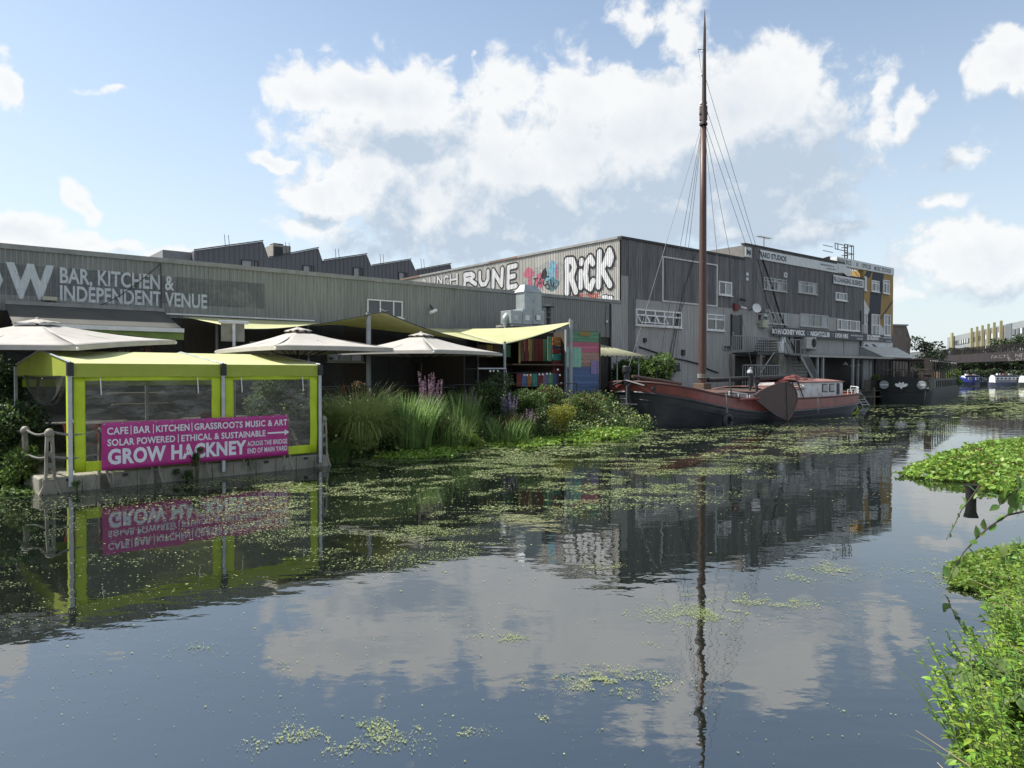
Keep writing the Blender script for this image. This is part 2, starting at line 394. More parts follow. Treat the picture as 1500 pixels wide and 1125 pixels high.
# ------------------------------------------------------------------ water
def water_mat():
    m = bpy.data.materials.new('canal water'); m.use_nodes = True; t = m.node_tree; b = t.nodes['Principled BSDF']
    b.inputs['Base Color'].default_value = (.006, .009, .007, 1); b.inputs['Roughness'].default_value = .012; b.inputs['IOR'].default_value = 2.9
    b.inputs['Specular IOR Level'].default_value = .55
    pos = N(t, 'ShaderNodeNewGeometry').outputs['Position']
    a = noise(t, pos, 1.3, 2, .5, (1, 1.6, 1)); c = noise(t, pos, 5.5, 2, .5, (1, 1.4, 1))
    zone = noise(t, pos, .16, 2, .5)
    zr = N(t, 'ShaderNodeMapRange'); zr.inputs['From Min'].default_value = .38; zr.inputs['From Max'].default_value = .62; zr.inputs['To Min'].default_value = .25; zr.inputs['To Max'].default_value = 1.0
    t.links.new(zone, zr.inputs['Value'])
    h = MA(t, 'ADD', MA(t, 'MULTIPLY', a, .0058), MA(t, 'MULTIPLY', c, .0012))
    h = MA(t, 'MULTIPLY', h, zr.outputs[0])
    bn = N(t, 'ShaderNodeBump'); bn.inputs['Strength'].default_value = 1; bn.inputs['Distance'].default_value = 1
    t.links.new(h, bn.inputs['Height']); t.links.new(bn.outputs[0], b.inputs['Normal'])
    return m
wm = water_mat()
struct(MB().poly([(-400, -60, 0), (900, -60, 0), (900, 1200, 0), (-400, 1200, 0)]).build('canal_water', wm))
bed = struct(MB().poly([(-3000, -3000, -1.2), (3000, -3000, -1.2), (3000, 3000, -1.2), (-3000, 3000, -1.2)]).build('ground', soil))
gravel = mat('quay paving', (.085,.08,.068), (.055,.052,.045), 2, None, .95, bump=.3)
def land(name, top, z, m, slope=None):
    """polygon of ground with upright sides"""
    b = MB(); n = len(top); t = [Vector((p[0], p[1], z)) for p in top]; d = [Vector((p[0], p[1], -1.3)) for p in top]
    b.add(t+d, [tuple(range(n))]+[(i, n+i, n+(i+1)%n, (i+1)%n) for i in range(n)])
    o = b.build(name, m); struct(o); return o
quay = [U(-60,9.5), U(-30.5,9.5), U(-30,6.4), U(-22,6.4), U(-21.5,8.3), U(-9,6.9), U(-7,4.2), U(-5,3.2), U(24,3.2), U(24.2,1.7), U(36,.9), Vector((39,73.5,0)), Vector((70,137,0)), Vector((60,400,0)), Vector((-400,400,0)), Vector((-400,0,0))]
land('quay_ground', quay, .95, gravel)
land('far_bank_ground', [(70,137),(300,126),(900,126),(900,1200),(-400,1200),(-400,400),(60,400)], .7, soil)
land('near_bank_ground', [(1.7,-60),(2.2,2.2),(3.3,4.6),(4.9,6.6),(8.2,9.6),(15,15.5),(32,26),(130,80),(300,120),(900,120),(900,-60)], .22, soil)
# sloping planted bank under the reeds
def bank_slope(name, pts, m):
    b = MB(); b.grid(lambda i, j: pts(i, j), 40, 8); return struct(b.build(name, m, smooth=True))
def bsl(i, j):
    u = -22.2 + 15*i; v0 = 6.7 - .9*i; v = v0 + j*3.6*(1-.25*i)
    return U(u, v, .97 - 1.25*j**1.2 + .10*math.sin(u*3.1+v*4)*math.sin(v*2.3+u))
bank_slope('planted_bank', bsl, soil)

# ------------------------------------------------------------------ windows
def window(parent, u0, u1, z0, z1, cols=2, rows=(1.,), v=.05, ang=None, fr=.05, m=white, fills='d', sill=True, depth=.07, open_=(), place=None):
    """frame with mullions in the plane v proud of the facade; fills: one letter per pane d dark, b blind"""
    pl = place or (lambda a, b_, c: U(a, b_, c)); ax = (UX, VX, ZX) if place is None else place.ax
    rnd = random.Random(int(u0*100)+int(z0*10))
    f = MB(); W_ = u1-u0; H = z1-z0
    def bx(a0, a1, c0, c1, d0=v, d1=v+depth): f.box(pl((a0+a1)/2, (d0+d1)/2, (c0+c1)/2), (a1-a0, d1-d0, c1-c0), ax)
    bx(u0, u1, z0, z0+fr); bx(u0, u1, z1-fr, z1); bx(u0, u0+fr, z0+fr, z1-fr); bx(u1-fr, u1, z0+fr, z1-fr)
    cs = [u0 + W_*i/cols for i in range(cols+1)] if isinstance(cols, int) else [u0+W_*c for c in cols]
    tot = sum(rows); zs = [z0]; 
    for r in rows: zs.append(zs[-1]+H*r/tot)
    for c in cs[1:-1]: bx(c-fr/2, c+fr/2, z0+fr, z1-fr, v+.002, v+depth-.003)
    for z in zs[1:-1]: bx(u0+fr, u1-fr, z-fr/2, z+fr/2, v+.004, v+depth-.006)
    fo = f.build('window', m, parent)
    k = 0
    for j in range(len(zs)-1):
        for i in range(len(cs)-1):
            a0, a1 = cs[i]+.01, cs[i+1]-.01; c0, c1 = zs[j]+.01, zs[j+1]-.01
            ch = fills[k % len(fills)]; k += 1
            p = MB().box(pl((a0+a1)/2, v+.02, (c0+c1)/2), (a1-a0-.02, .012, c1-c0-.02), ax); p.build('pane', glass if ch == 'd' else blind, fo)
            if (i, j) in open_:      # top hung casement standing open
                w = a1-a0; h = c1-c0; s = MB(); dv = h*.55
                for (x0, x1, t0, t1) in ((a0, a1, 0, .09), (a0, a1, .91, 1), (a0, a0+.05, .09, .91), (a1-.05, a1, .09, .91)):
                    s.poly([pl(x0, v+.09+dv*(1-t0), c0+.18*h+h*.82*t0), pl(x1, v+.09+dv*(1-t0), c0+.18*h+h*.82*t0), pl(x1, v+.09+dv*(1-t1), c0+.18*h+h*.82*t1), pl(x0, v+.09+dv*(1-t1), c0+.18*h+h*.82*t1)], .03)
                s.build('open_casement', m, fo)
    if sill: MB().box(pl((u0+u1)/2, v+.06, z0-.035), (W_+.12, .14, .05), ax).build('sill', m, fo)
    return fo
def wpx(parent, x0, y0, x1, y1, v=.03, **k):
    """window from its corners in the photo's facade plane"""
    ua, za = UZ(x0, y0, v); ub, zb = UZ(x1, y1, v)
    return window(parent, ua, ub, zb, za, v=v, **k)

# ------------------------------------------------------------------ low warehouse with the venue lettering
LOW = 6.18; GZ = .95
t = thing('warehouse', U(-20,0,GZ), 'long low grey corrugated warehouse with faded white venue lettering along its wall', 'warehouse')
low_wh = t
U0 = -PITCH*7*38
clad(t, U(U0,0), AU, -U0-.9, 4.25, LOW, cl_low)
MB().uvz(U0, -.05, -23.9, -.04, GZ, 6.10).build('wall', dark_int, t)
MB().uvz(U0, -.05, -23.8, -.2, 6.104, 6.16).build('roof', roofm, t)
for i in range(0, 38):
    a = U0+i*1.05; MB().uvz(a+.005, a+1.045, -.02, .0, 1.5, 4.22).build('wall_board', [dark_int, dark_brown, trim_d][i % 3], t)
x = U0
while x < -.4:
    e = min(x+4.2, -.0); MB().uvz(x, e-.01, -.18, .075, LOW, LOW+.16).build('fascia', trim, t); x += 4.2
clad(t, U(-.9,0), AU, .9, GZ, LOW, cl_mid, 6)
# pale wash patch and lettering
u0, z0 = UZ(0, 463); 
patch = mat('thin grey wash', (.17,.19,.20), (.13,.145,.15), 2, STR, .6, alpha=(1.3, .30, .75))
def rect_shape():
    bm = bmesh.new(); vs = [bm.verts.new(c) for c in ((0,0,0),(1,0,0),(1,1,0),(0,1,0))]; bm.faces.new(vs); return bm
letters(t, '', U(0,0), AU, -29.6, uu(388), 4.75, 5.72, patch, .003, True, shape=rect_shape, name='paint_patch', phase=-U0)
def lowtext(s, x0, x1, yt, yb, **k):
    ua, zt = UZ(x0, yt); ub, _ = UZ(x1, yt); _, zb = UZ(x0, yb)
    letters(t, s, U(0,0), AU, ua, ub, zb, zt, whitet, .006, True, phase=-U0, **k)
lowtext('BAR, KITCHEN &', 89, 256, 391.5, 419, offset=.022)
lowtext('INDEPENDENT VENUE', 89, 304, 418, 441, offset=.022)
lowtext('W', 10, 81, 384, 436.5, offset=.05)
ua, zt = UZ(10,384); _, zb = UZ(10,436.5)
letters(t, 'GRO', U(0,0), AU, ua-4.2, ua-.07, zb, zt-.02, whitet, .006, True, phase=-U0, offset=.05)
# windows, pipe, cable, lamp, camera on the wall
wpx(t, 537.5, 438, 589, 466, cols=(0,.36,.74,1), fills='ddd')
wpx(t, 479, 514, 531, 530, cols=3, fills='dbd', v=.01, m=mat('dull cream frame', (.30,.30,.26)))
MB().uvz(uu(200), uu(460), .05, .10, 4.36, 4.41).build('conduit', white, t)
_c = []
for i in range(13):
    px = 148+ (237-148)*i/12; py = 447 - (447-386)*(i/12)**1.15 + 3*math.sin(i/12*math.pi); ua, za = UZ(px, py, .08); _c.append(U(ua, .08, za))
MB().path(_c, .014, 5).build('cable', blackp, t)
MB().path([U(uu(237,.06),.06,6.1), U(uu(237,.06),.06,4.3)], .018, 5).build('cable', blackp, t)
ua, za = UZ(74, 438, .15)
fl = thing('floodlight', U(ua,.03,za), 'cream floodlight on the wall under the big white W', 'floodlight')
MB().uvz(ua-.2, ua+.2, .05, .22, za-.05, za+.07).build('housing', mat('cream metal', (.42,.41,.33)), fl); MB().uvz(ua-.03, ua+.03, .0, .1, za-.2, za-.03).build('bracket', steel_d, fl)
ua, za = UZ(636, 456, .3)
cm = thing('security_camera', U(ua,.03,za), 'white cylindrical security camera on the grey wall right of the upper window', 'camera')
MB().tube(U(ua-.22,.35,za-.08), U(ua+.14,.25,za+.06), .075, n=10).build('body', white, cm); MB().tube(U(ua,.0,za+.3), U(ua,.27,za+.02), .03).build('bracket', steel_d, cm)
ua, za = UZ(889, 471, .1)
MB().uvz(ua-.05, ua+.05, .02, .12, za-.06, za+.06).build('junction_box', white, t)
MB().path([U(ua,.05,6.0), U(ua-.1,.05,5.2), U(ua,.05,4.6), U(ua,.05,2.6)], .015, 5).build('cable', blackp, t)
MB().path([U(-.9,.06,6.1), U(-.9,.06,1.)], .05, 8).build('downpipe', steel_d, t)

# ------------------------------------------------------------------ block A: graffiti end wall, dark weathered front
HA = 9.82
t = thing('warehouse_block', U(5,0,GZ), 'dark two storey corrugated block with graffiti end wall and ribbon windows behind the mast', 'warehouse')
blkA = t
WD = 24.0
clad(t, U(0,-WD-.075), AV, WD+.075, 5.8, HA, cl_graf)
MB().uvz(.03, 11.96, -WD, -.04, GZ, HA-.1).build('wall', dark_int, t)
MB().uvz(.05, 11.9, -WD+.05, -.1, HA-.08, HA-.02).build('roof', roofm, t)
cl_pil = cl_mid
clad(t, U(0,0), AU, .6, GZ, 7.75, cl_mid, 4); clad(t, U(0,0), AU, .6, 7.75, HA, cl_dark, 4)
clad(t, U(.6,.02), AU, .6, GZ, HA, cl_dark, 4)
clad(t, U(1.2,0), AU, 10.8, 6.5, HA, cl_dark, 2)
clad(t, U(1.2,.004), AU, 10.8, GZ, 6.5, cl_mid)
MB().uvz(-.08, 12.0, -.15, .10, HA, HA+.12).build('fascia', trim_d, t)
for i in range(8):
    MB().uvz(-.10, .06, -WD+i*3, -WD+i*3+2.99 if i < 7 else -.16, HA, HA+.13).build('verge_trim', rust if i in (0,4) else trim, t)
# graffiti: block letters, each sprayed as outline, fill
gbl = mat('black spray paint', (.015,.015,.018), (.03,.03,.033), 5, None, .6, alpha=(14,.2,.3))
gwh = mat('white spray paint', (.66,.66,.66), (.52,.53,.54), 3, (4,4,1), .6, alpha=(16,.22,.34))
gpk = mat('pink spray paint', (.50,.13,.20), (.42,.12,.17), 3, None, .6, alpha=(5,.35,.5))
gbu = mat('blue spray paint', (.13,.33,.45), (.22,.42,.50), 3, None, .6, alpha=(5,.35,.5))
grd = mat('red spray paint', (.42,.10,.08), (.34,.09,.08), 3, None, .6, alpha=(6,.42,.52))
GO = U(0,-WD-.075)
_gk = [0]
STK = {  # brush strokes of the bubble letters in a unit box
 'R': [[(.12,.0),(.14,.5),(.12,1)],[(.12,1),(.62,.98),(.80,.76),(.58,.52),(.16,.5)],[(.45,.52),(.68,.25),(.92,.0)]],
 'U': [[(.10,1),(.10,.38),(.28,.04),(.66,.03),(.88,.36),(.90,1)]],
 'N': [[(.10,.0),(.12,1)],[(.12,1),(.5,.5),(.86,.02)],[(.86,.02),(.92,1)]],
 'E': [[(.92,1),(.14,.98),(.12,.5),(.10,.02),(.92,.04)],[(.12,.5),(.74,.53)]],
 'I': [[(.40,.0),(.42,.55)],[(.55,.86),(.6,.94)]],
 'C': [[(.90,.80),(.62,.99),(.22,.84),(.08,.48),(.24,.10),(.64,.0),(.94,.22)]],
 'K': [[(.10,.0),(.16,1)],[(.84,1),(.5,.62),(.22,.46)],[(.32,.5),(.6,.24),(.88,.0)],[(.84,1),(.98,.80),(.86,.62)]],
 'A': [[(.05,0),(.45,1),(.9,0)],[(.2,.35),(.75,.35)]], 'H': [[(.1,0),(.1,1)],[(.9,0),(.9,1)],[(.1,.5),(.9,.5)]] }
def gl(s, px0, px1, z0, z1, r=.15, ed=.10, dx_=0.):
    """one sprayed letter: wide black strokes, narrower white strokes on top, following the ribs"""
    a = WD+.075 - wof(px0); b = WD+.075 - wof(px1)
    for m, rr, base, nm in ((gbl, r+ed, .009, 'graffiti_outline'), (gwh, r, .0125, 'graffiti_letter')):
        _gk[0] += 1; k = 0
        bm = bmesh.new(); n = 12
        def P(p): return (a+r+(b-a-2*r)*p[0], z0+r+(z1-z0-2*r)*p[1])
        for st in STK[s]:
            q = [P(p) for p in st]
            for x, z in q:
                k += 1; bm.faces.new([bm.verts.new((x+rr*math.cos(6.2832*t/n)*1., z+rr*math.sin(6.2832*t/n), k*.00012)) for t in range(n)])
            for (x0, z0_), (x1, z1_) in zip(q, q[1:]):
                k += 1; d = Vector((x1-x0, z1_-z0_, 0)).normalized(); e = Vector((-d.y, d.x, 0))*rr
                bm.faces.new([bm.verts.new((x0+e.x, z0_+e.y, k*.00012)), bm.verts.new((x0-e.x, z0_-e.y, k*.00012)), bm.verts.new((x1-e.x, z1_-e.y, k*.00012)), bm.verts.new((x1+e.x, z1_+e.y, k*.00012))])
        lo, hi = min(v.co.x for v in bm.verts), max(v.co.x for v in bm.verts); i = math.floor(lo/PITCH)
        while i*PITCH < hi+PITCH:
            for bk in BRK:
                x = (i+bk)*PITCH
                if lo < x < hi: bmesh.ops.bisect_plane(bm, geom=bm.verts[:]+bm.edges[:]+bm.faces[:], plane_co=(x,0,0), plane_no=(1,0,0))
            i += 1
        out = -UX; oo = OFF[blkA]; e0 = .0016*_gk[0]
        for v in bm.verts: v.co = GO + VX*v.co.x + out*(base+e0+v.co.z+prof(v.co.x)) + ZX*v.co.y - oo
        bmesh.ops.recalc_face_normals(bm, faces=bm.faces[:])
        me = bpy.data.meshes.new(nm); bm.to_mesh(me); bm.free(); me.materials.append(m); o = bpy.data.objects.new(nm, me); COL.objects.link(o); o.parent = blkA; OFF[o] = oo
gl('R', 677, 701, 8.42, 9.50, .15); gl('U', 700, 719, 8.28, 9.46, .15); gl('N', 719, 740, 8.02, 9.44, .16); gl('E', 741, 760, 7.8, 9.5, .16)
for s, a, b, h in (('A',616,629,9.66),('U',629,640,9.66),('N',640,650,9.64),('C',650,659,9.60),('H',659,673,9.60)): gl(s, a, b, 8.95 if a < 645 else 8.7, h, .075, .035)
def blob(px, z, rx, rz, m, off=.007, n=15, seed=1, name='graffiti_colour'):
    rr = random.Random(seed); a = WD+.075-wof(px)
    def sh():
        bm = bmesh.new(); pts = [((1+.35*rr.uniform(-1,1))*math.cos(2*math.pi*k/n), (1+.3*rr.uniform(-1,1))*math.sin(2*math.pi*k/n), 0) for k in range(n)]
        c = bm.verts.new((0,0,0)); vs = [bm.verts.new(p) for p in pts]
        for k in range(n): bm.faces.new((c, vs[k], vs[(k+1)%n]))
        return bm
    letters(blkA, '', GO, AV, a-rx, a+rx, z-rz, z+rz, m, off, True, shape=sh, name=name)
blob(862, 8.0, 1.75, 1.25, mat('thin pale spray', (.42,.44,.45), (.34,.36,.37), 2, None, .6, alpha=(4,.42,.6)), .004, 20, 3); blob(796, 8.3, 2.1, 1.0, mat('thin grey blue spray', (.30,.36,.38), (.38,.38,.36), 2, None, .6, alpha=(4,.45,.6)), .004, 18, 5)
blob(775, 8.75, .55, .36, gpk, .009, 12, 6); blob(777, 7.9, .22, .55, gpk, .009, 10, 8); blob(790, 8.1, .42, .55, gpk, .008, 11, 9)
blob(797, 8.55, .30, .35, gbl, .010, 11, 10); blob(809, 8.6, .6, .75, gbu, .009, 14, 11); blob(811, 7.8, .55, .45, mat('dark teal spray', (.04,.12,.15), (.10,.2,.24), 5, None, .6, alpha=(8,.42,.5)), .011, 13, 12)
blob(816, 8.5, .1, .5, gpk, .012, 9, 14)
blob(852, 6.75, 1.6, .22, grd, .006, 16, 13)
gl('R', 826, 849, 6.95, 9.28, .20, .12); gl('I', 846, 858, 7.2, 9.2, .18, .12); gl('C', 854, 874, 7.05, 9.22, .19, .12); gl('K', 872, 900.5, 7.1, 9.42, .19, .12)
for (a, b_) in ((762, 6.9), (750, 6.9), (886, 6.62), (893, 6.55)): blob(a, b_, .35, .2, gbl, .012, 11, int(a)); blob(a, b_, .26, .13, gwh, .016, 11, int(a)+1)
letters(blkA, 'TAG', GO, AV, WD-wof(783), WD-wof(806), 7.75, 8.35, gbl, .013, True, name='graffiti_scrawl', shear=.4)
letters(blkA, 'ok', GO, AV, WD-wof(800), WD-wof(817), 7.5, 8.1, gbl, .014, True, name='graffiti_scrawl', shear=-.3)
# side window in the graffiti wall
class _pl:
    ax = (VX, -UX, ZX)
    def __call__(s, a, b, c): return U(-b, -a, c)
_p = _pl(); _q = lambda a, b, c: U(-b, -WD+a, c)
class PL2:
    ax = (VX, -UX, ZX)
    def __call__(s, a, b, c): return U(-b, -WD-.075+a, c)
wa = WD+.075-wof(748); wb = WD+.075-wof(767)
window(t, wa, wb, 6.55, 7.75, cols=2, rows=(3,1), v=.03, place=PL2(), m=mat('cream frame', (.62,.6,.5)), fills='b')
# front of block A
wpx(t, 930.5, 452, 997.5, 480.5, cols=5, rows=(1.7, 1), fills='ddddddddbd', open_=((0,0),(1,0),(2,0)), fr=.09)
wpx(t, 1034, 459.5, 1060, 485, cols=2, rows=(2.2,1), fills='ddbb', fr=.08)
wpx(t, 1051.5, 411.5, 1070.5, 434, cols=2, rows=(1,), fills='db', fr=.09)
wpx(t, 1058, 506, 1070, 513, cols=1, fills='d', fr=.03, m=cl_mid, sill=False)
fr = MB()
(a0, zt), (a1, _) = UZ(969.5, 375.2, .05), UZ(1050.4, 387, .05); zb = UZ(969.5, 442, .05)[1]
for b4 in ((a0,a1,zt-.09,zt),(a0,a1,zb,zb+.09),(a0,a0+.11,zb+.09,zt-.09),(a1-.11,a1,zb+.09,zt-.09)): fr.uvz(b4[0], b4[1], .03, .075, b4[2], b4[3])
fr.build('painted_outline', mat('pale grey strip', (.55,.57,.58)), t)
def conduit(parent, pts, r=.03, m=blackp, v=.08, name='cable'):
    q = []
    for (px, py) in pts:
        a, z = UZ(px, py, v); q.append(U(a, v, z))
    return MB().path(q, r, 6).build(name, m, parent)
conduit(t, [(936,508),(960,516),(982,524),(1000,527),(1024,533),(1038,541),(1052,546)], .045)
conduit(t, [(1018,372),(1003,420),(993,460),(983,510),(980,530)], .02); conduit(t, [(1003,440),(995,458),(990,490),(984,528)], .018)
a, z = UZ(991,533,.3); MB().uvz(a-.2,a+.25,.04,.35,z-.3,z+.05).build('lamp_box', blackp, t)
a, z = UZ(992,543,.3); MB().uvz(a-.2,a+.25,.04,.35,z-.05,z+.1).build('lamp_box', blackp, t)
a, z = UZ(1001,517,.1); MB().uvz(a-.12,a+.12,.03,.15,z-.15,z+.2).build('junction_box', trim_d, t)
a, z = UZ(945,499,.1); MB().uvz(a-.1,a+.1,.03,.15,z-.1,z+.15).build('junction_box', trim_d, t)
# door at first floor
(a0, zt), (a1, _) = UZ(1070,461.5), UZ(1081,463)
dr = MB().uvz(a0, a1, .03, .10, 3.86, zt).build('door', mat('dull grey door', (.09,.095,.10)), t)
MB().uvz(a0-.06, a0, .03, .14, 3.8, zt+.05).build('door_frame', trim_d, dr); MB().uvz(a1, a1+.4, .03, .06, 3.86, zt+.05).build('door_frame', trim_d, dr)
MB().uvz(a0+.08, a0+.11, .10, .14, 4.8, 4.95).build('handle', white, dr)
a, z = UZ(1077,450.5,.1); MB().uvz(a-.2,a+.25,.04,.2,z-.2,z+.25).build('alarm_box', mat('dull red', (.16,.035,.035)), t)
for (px, py) in ((1087,438),(1088,450),(946,358)):
    a, z = UZ(px,py,.2)
    if py > 400:
        c = MB().tube(U(a-.1,.1,z), U(a+.15,.35,z-.1), .08, n=8).build('wall_lamp', white if py == 450 else steel_d, t)
# aerial on roof
a0 = UZ(983,358,-2)[0]
ae = thing('roof_aerial', U(a0,-1,HA+.02), 'small dark horizontal aerial on the parapet left of the mast', 'aerial')
MB().tube(U(a0,-1,HA), U(a0,-1,HA+.35), .03).build('pole', steel_d, ae)
b = MB().tube(U(a0-.3,-1,HA+.33), U(a0+.9,-1,HA+.33), .025)
for k in range(6): b.tube(U(a0-.2+k*.2,-1.2,HA+.33), U(a0-.2+k*.2,-.8,HA+.33), .015)
b.build('boom', steel_d, ae)

# ------------------------------------------------------------------ yard studios block
HY = 10.82
t = thing('studio_building', U(18,0,GZ), 'tall dark boarded studio building with white name sign along its parapet', 'building')
blkY = t
UY1 = uu(1216)          # end of the tall part
MB().uvz(12.03, 25.6, -14, -.04, GZ, HY-.12).build('wall', dark_int, t)
MB().uvz(12.05, 25.5, -13.9, -.1, HY-.1, HY-.04).build('roof', roofm, t)
MB().uvz(12.0, 12.03, -14, .0, 9.7, HY-.05).build('side_wall', mat('grey render', (.17,.165,.155), (.13,.125,.12), 2), t)
brk = MB().uvz(12.4, 25.2, -20, -14.1, GZ, 12.2).build('rear_wall', brick, t)
n = round((25.65-12.0)/PITCH)
clad(t, U(12.0,.02), AU, n*PITCH, 6.55, HY, cl_dark, 2)
clad(t, U(12.0,0), AU, n*PITCH, GZ, 6.55, cl_mid)
MB().uvz(11.95, 25.65, -.2, .10, HY, HY+.10).build('fascia', trim_d, t)
def signbd(parent, px0, px1, z0, z1, m, v=.07, th=.04, name='sign_board'):
    a, b = uu(px0, v), uu(px1, v); return MB().uvz(a, b, v, v+th, z0, z1).build(name, m, parent)
sg = thing('name_sign', U(13,.07,10), 'white parapet sign board with dark capital letters for the yard studios', 'sign')
signbd(sg, 1090, 1099.2, 10.0, 10.66, signw); signbd(sg, 1112, 1233, 10.0, 10.66, signw)
def stext(parent, s, px0, px1, z0, z1, m, v=.114, offset=.02, **k):
    a, b = uu(px0, v), uu(px1, v)
    return letters(parent, s, U(0,v), AU, a, b, z0, z1, m, .002, offset=offset, **k)
stext(sg, 'M', 1093, 1099, 10.16, 10.5, navy, offset=.04); stext(sg, 'YARD STUDIOS', 1111.6, 1151, 10.14, 10.52, navy, offset=.035)
stext(sg, 'MAINYARDSTUDIOS.CO.UK', 1201, 1221, 10.37, 10.5, navy); stext(sg, '0208 510 0070', 1210, 1223, 10.15, 10.27, navy)
# flapping end of the banner and the dark red board behind it
a = uu(1229,.1)
MB().grid(lambda i, j: U(a-.3+1.7*i, .14+.25*i*i+.12*math.sin(5*i), 10.02+.62*j+.05*math.sin(6*i)-.12*i), 10, 3).build('loose_banner_end', signw, sg)
rb = thing('roof_board', U(24,-1,HY), 'dark red leaning board on the roof behind the end of the white sign', 'board')
MB().poly([U(22.6,-.8,HY+.02), U(25.3,-.8,HY-.3), U(25.3,-.9,HY+.62), U(24.9,-.9,HY+.62)], .06).build('panel', mat('dark maroon', (.055,.02,.02)), rb)
# windows
wpx(t, 1117.5, 406, 1150, 428, cols=(0,.14,.3,.45,.6,.8,1), rows=(2.6,1), fills='dbddbddbdbdd', fr=.05, m=mat('dull white frame', (.45,.47,.47)))
wpx(t, 1168, 411.5, 1195, 432, cols=4, rows=(2.2,1), fills='bddbbdbb', fr=.05, m=MATS['dull white frame'])
wpx(t, 1147, 399.5, 1151, 407, cols=1, fills='d', fr=.07, sill=False)
wpx(t, 1108, 455.5, 1153, 476, cols=(0,.35,.55,.76,.87,1), fills='ddddb', fr=.05, m=MATS['dull white frame'])
wpx(t, 1171, 459, 1212, 480.5, cols=(0,.34,.5,.75,1), fills='bddb', fr=.06, m=MATS['dull white frame'])
conduit(t, [(1112,368),(1130,420),(1142,460),(1158,500),(1172,530)], .05); conduit(t, [(1110,380),(1122,440),(1140,480),(1168,522)], .02)
for (px,py) in ((1094,402),(1094,409)):
    a, z = UZ(px,py,.1); MB().uvz(a-.12,a+.12,.06,.12,z-.1,z+.1).build('patch_plate', signw, t)
# black band sign
bs = thing('club_sign', U(18,.1,5), 'long black fascia sign with white capitals above the lean-to roof', 'sign')
def band(px0, px1, yt0, yb0, yt1, yb1, m, v=.10):
    a, za = UZ(px0, yt0, v); _, zb = UZ(px0, yb0, v); c, zc = UZ(px1, yt1, v); _, zd = UZ(px1, yb1, v)
    return MB().poly([U(a,v,zb), U(c,v,zd), U(c,v,zc), U(a,v,za)], .05, VX).build('sign_board', m, bs)
zt, zb = 5.47, 4.85
a, b = uu(1128,.1), uu(1265,.1)
MB().uvz(a, b, .30, .36, zb, zt).build('sign_board', navy, bs)
a0_, z_ = UZ(1128,484,.36); 
def bt(s, px0, px1, z0, z1, **k): stext(bs, s, px0, px1, z0, z1, whitet2, v=.362, **k)
bt('BO', 1131, 1138, 5.0, 5.33, offset=.03); bt('HACKNEY WICK', 1139, 1179, 4.98, 5.36, offset=.045); bt(': :', 1182, 1184.5, 5.05, 5.3); bt('NIGHTCLUB', 1187, 1215, 4.98, 5.36, offset=.045)
bt(': :', 1218, 1220.5, 5.05, 5.3); bt('S FOR HIRE', 1223, 1242, 4.98, 5.33, offset=.045); bt('MAINYARDSTUDIOS', 1246, 1263.5, 5.18, 5.3); bt('.CO.UK', 1254, 1263.5, 4.95, 5.08)
# AC unit
a0, z0 = UZ(1178, 510, .1); a1, z1 = UZ(1186.8, 497, .1)
ac = thing('air_conditioner', U(a0,.05,z0), 'pale air conditioner with round black fan on the wall below the club sign', 'air conditioner')
zc = (z0+z1)/2
o = MB().uvz(a0-.5, a1, .12, .55, z0-.05, z1+.12).build('casing', mat('ac casing', (.42,.43,.41)), ac); bevel(o, .02)
b = MB(); cpos = U((a0+a1)/2+.1, .56, zc+.04)
for k in range(24):
    t0, t1 = 2*math.pi*k/24, 2*math.pi*(k+1)/24
    b.add([cpos, cpos+UX*math.cos(t0)*.34+ZX*math.sin(t0)*.34, cpos+UX*math.cos(t1)*.34+ZX*math.sin(t1)*.34], [(0,1,2)])
b.build('fan_grille', blackp, ac)
b = MB(); 
for k in range(5):
    t0 = 2*math.pi*k/5; b.tube(cpos+VX*.02, cpos+VX*.02+(UX*math.cos(t0)+ZX*math.sin(t0))*.3, .03, n=4)
b.build('fan', steel_d, ac); MB().uvz(a0-.5, a1, .05, .5, z0-.16, z0-.10).build('bracket', blackp, ac)

# ------------------------------------------------------------------ lower dark block beside it
HC = 9.87
t = thing('boarded_annexe', U(27,0,GZ), 'lower dark boarded annexe under the black and white life-changing sign', 'building')
UC0 = 25.65; UC1 = uu(1263.5); nC = round((UC1-UC0)/PITCH)
MB().uvz(UC0+.02, UC1-.02, -9, -.04, GZ, HC-.1).build('wall', dark_int, t); MB().uvz(UC0+.03, UC1-.05, -8.9, -.1, HC-.08, HC-.02).build('roof', roofm, t)
clad(t, U(UC0,.05), AU, nC*PITCH, 6.2, HC, cl_dark, 2); clad(t, U(UC0,.03), AU, nC*PITCH, GZ, 6.2, cl_mid)
MB().uvz(UC0-.05, UC1+.03, -.1, .14, HC, HC+.09).build('fascia', blackp, t)
wpx(t, 1222.5, 428, 1239, 441.5, v=.07, cols=3, fills='dbd', fr=.07)
wpx(t, 1225.5, 467.5, 1258, 485.5, v=.07, cols=(0,.16,.42,.55,.82,1), fills='dbddb', fr=.07)
conduit(t, [(1260,455),(1260.5,507)], .06, v=.12)
sc = thing('slogan_sign', U(26,.1,9), 'white slogan board with dark capitals on the lower annexe parapet', 'sign')
signbd(sc, 1219.5, 1263.4, 9.15, 9.80, signw, v=.12)
stext(sc, 'FE-CHANGING BUSINESS', 1220.5, 1262.6, 9.27, 9.68, navy, v=.163, offset=.03)
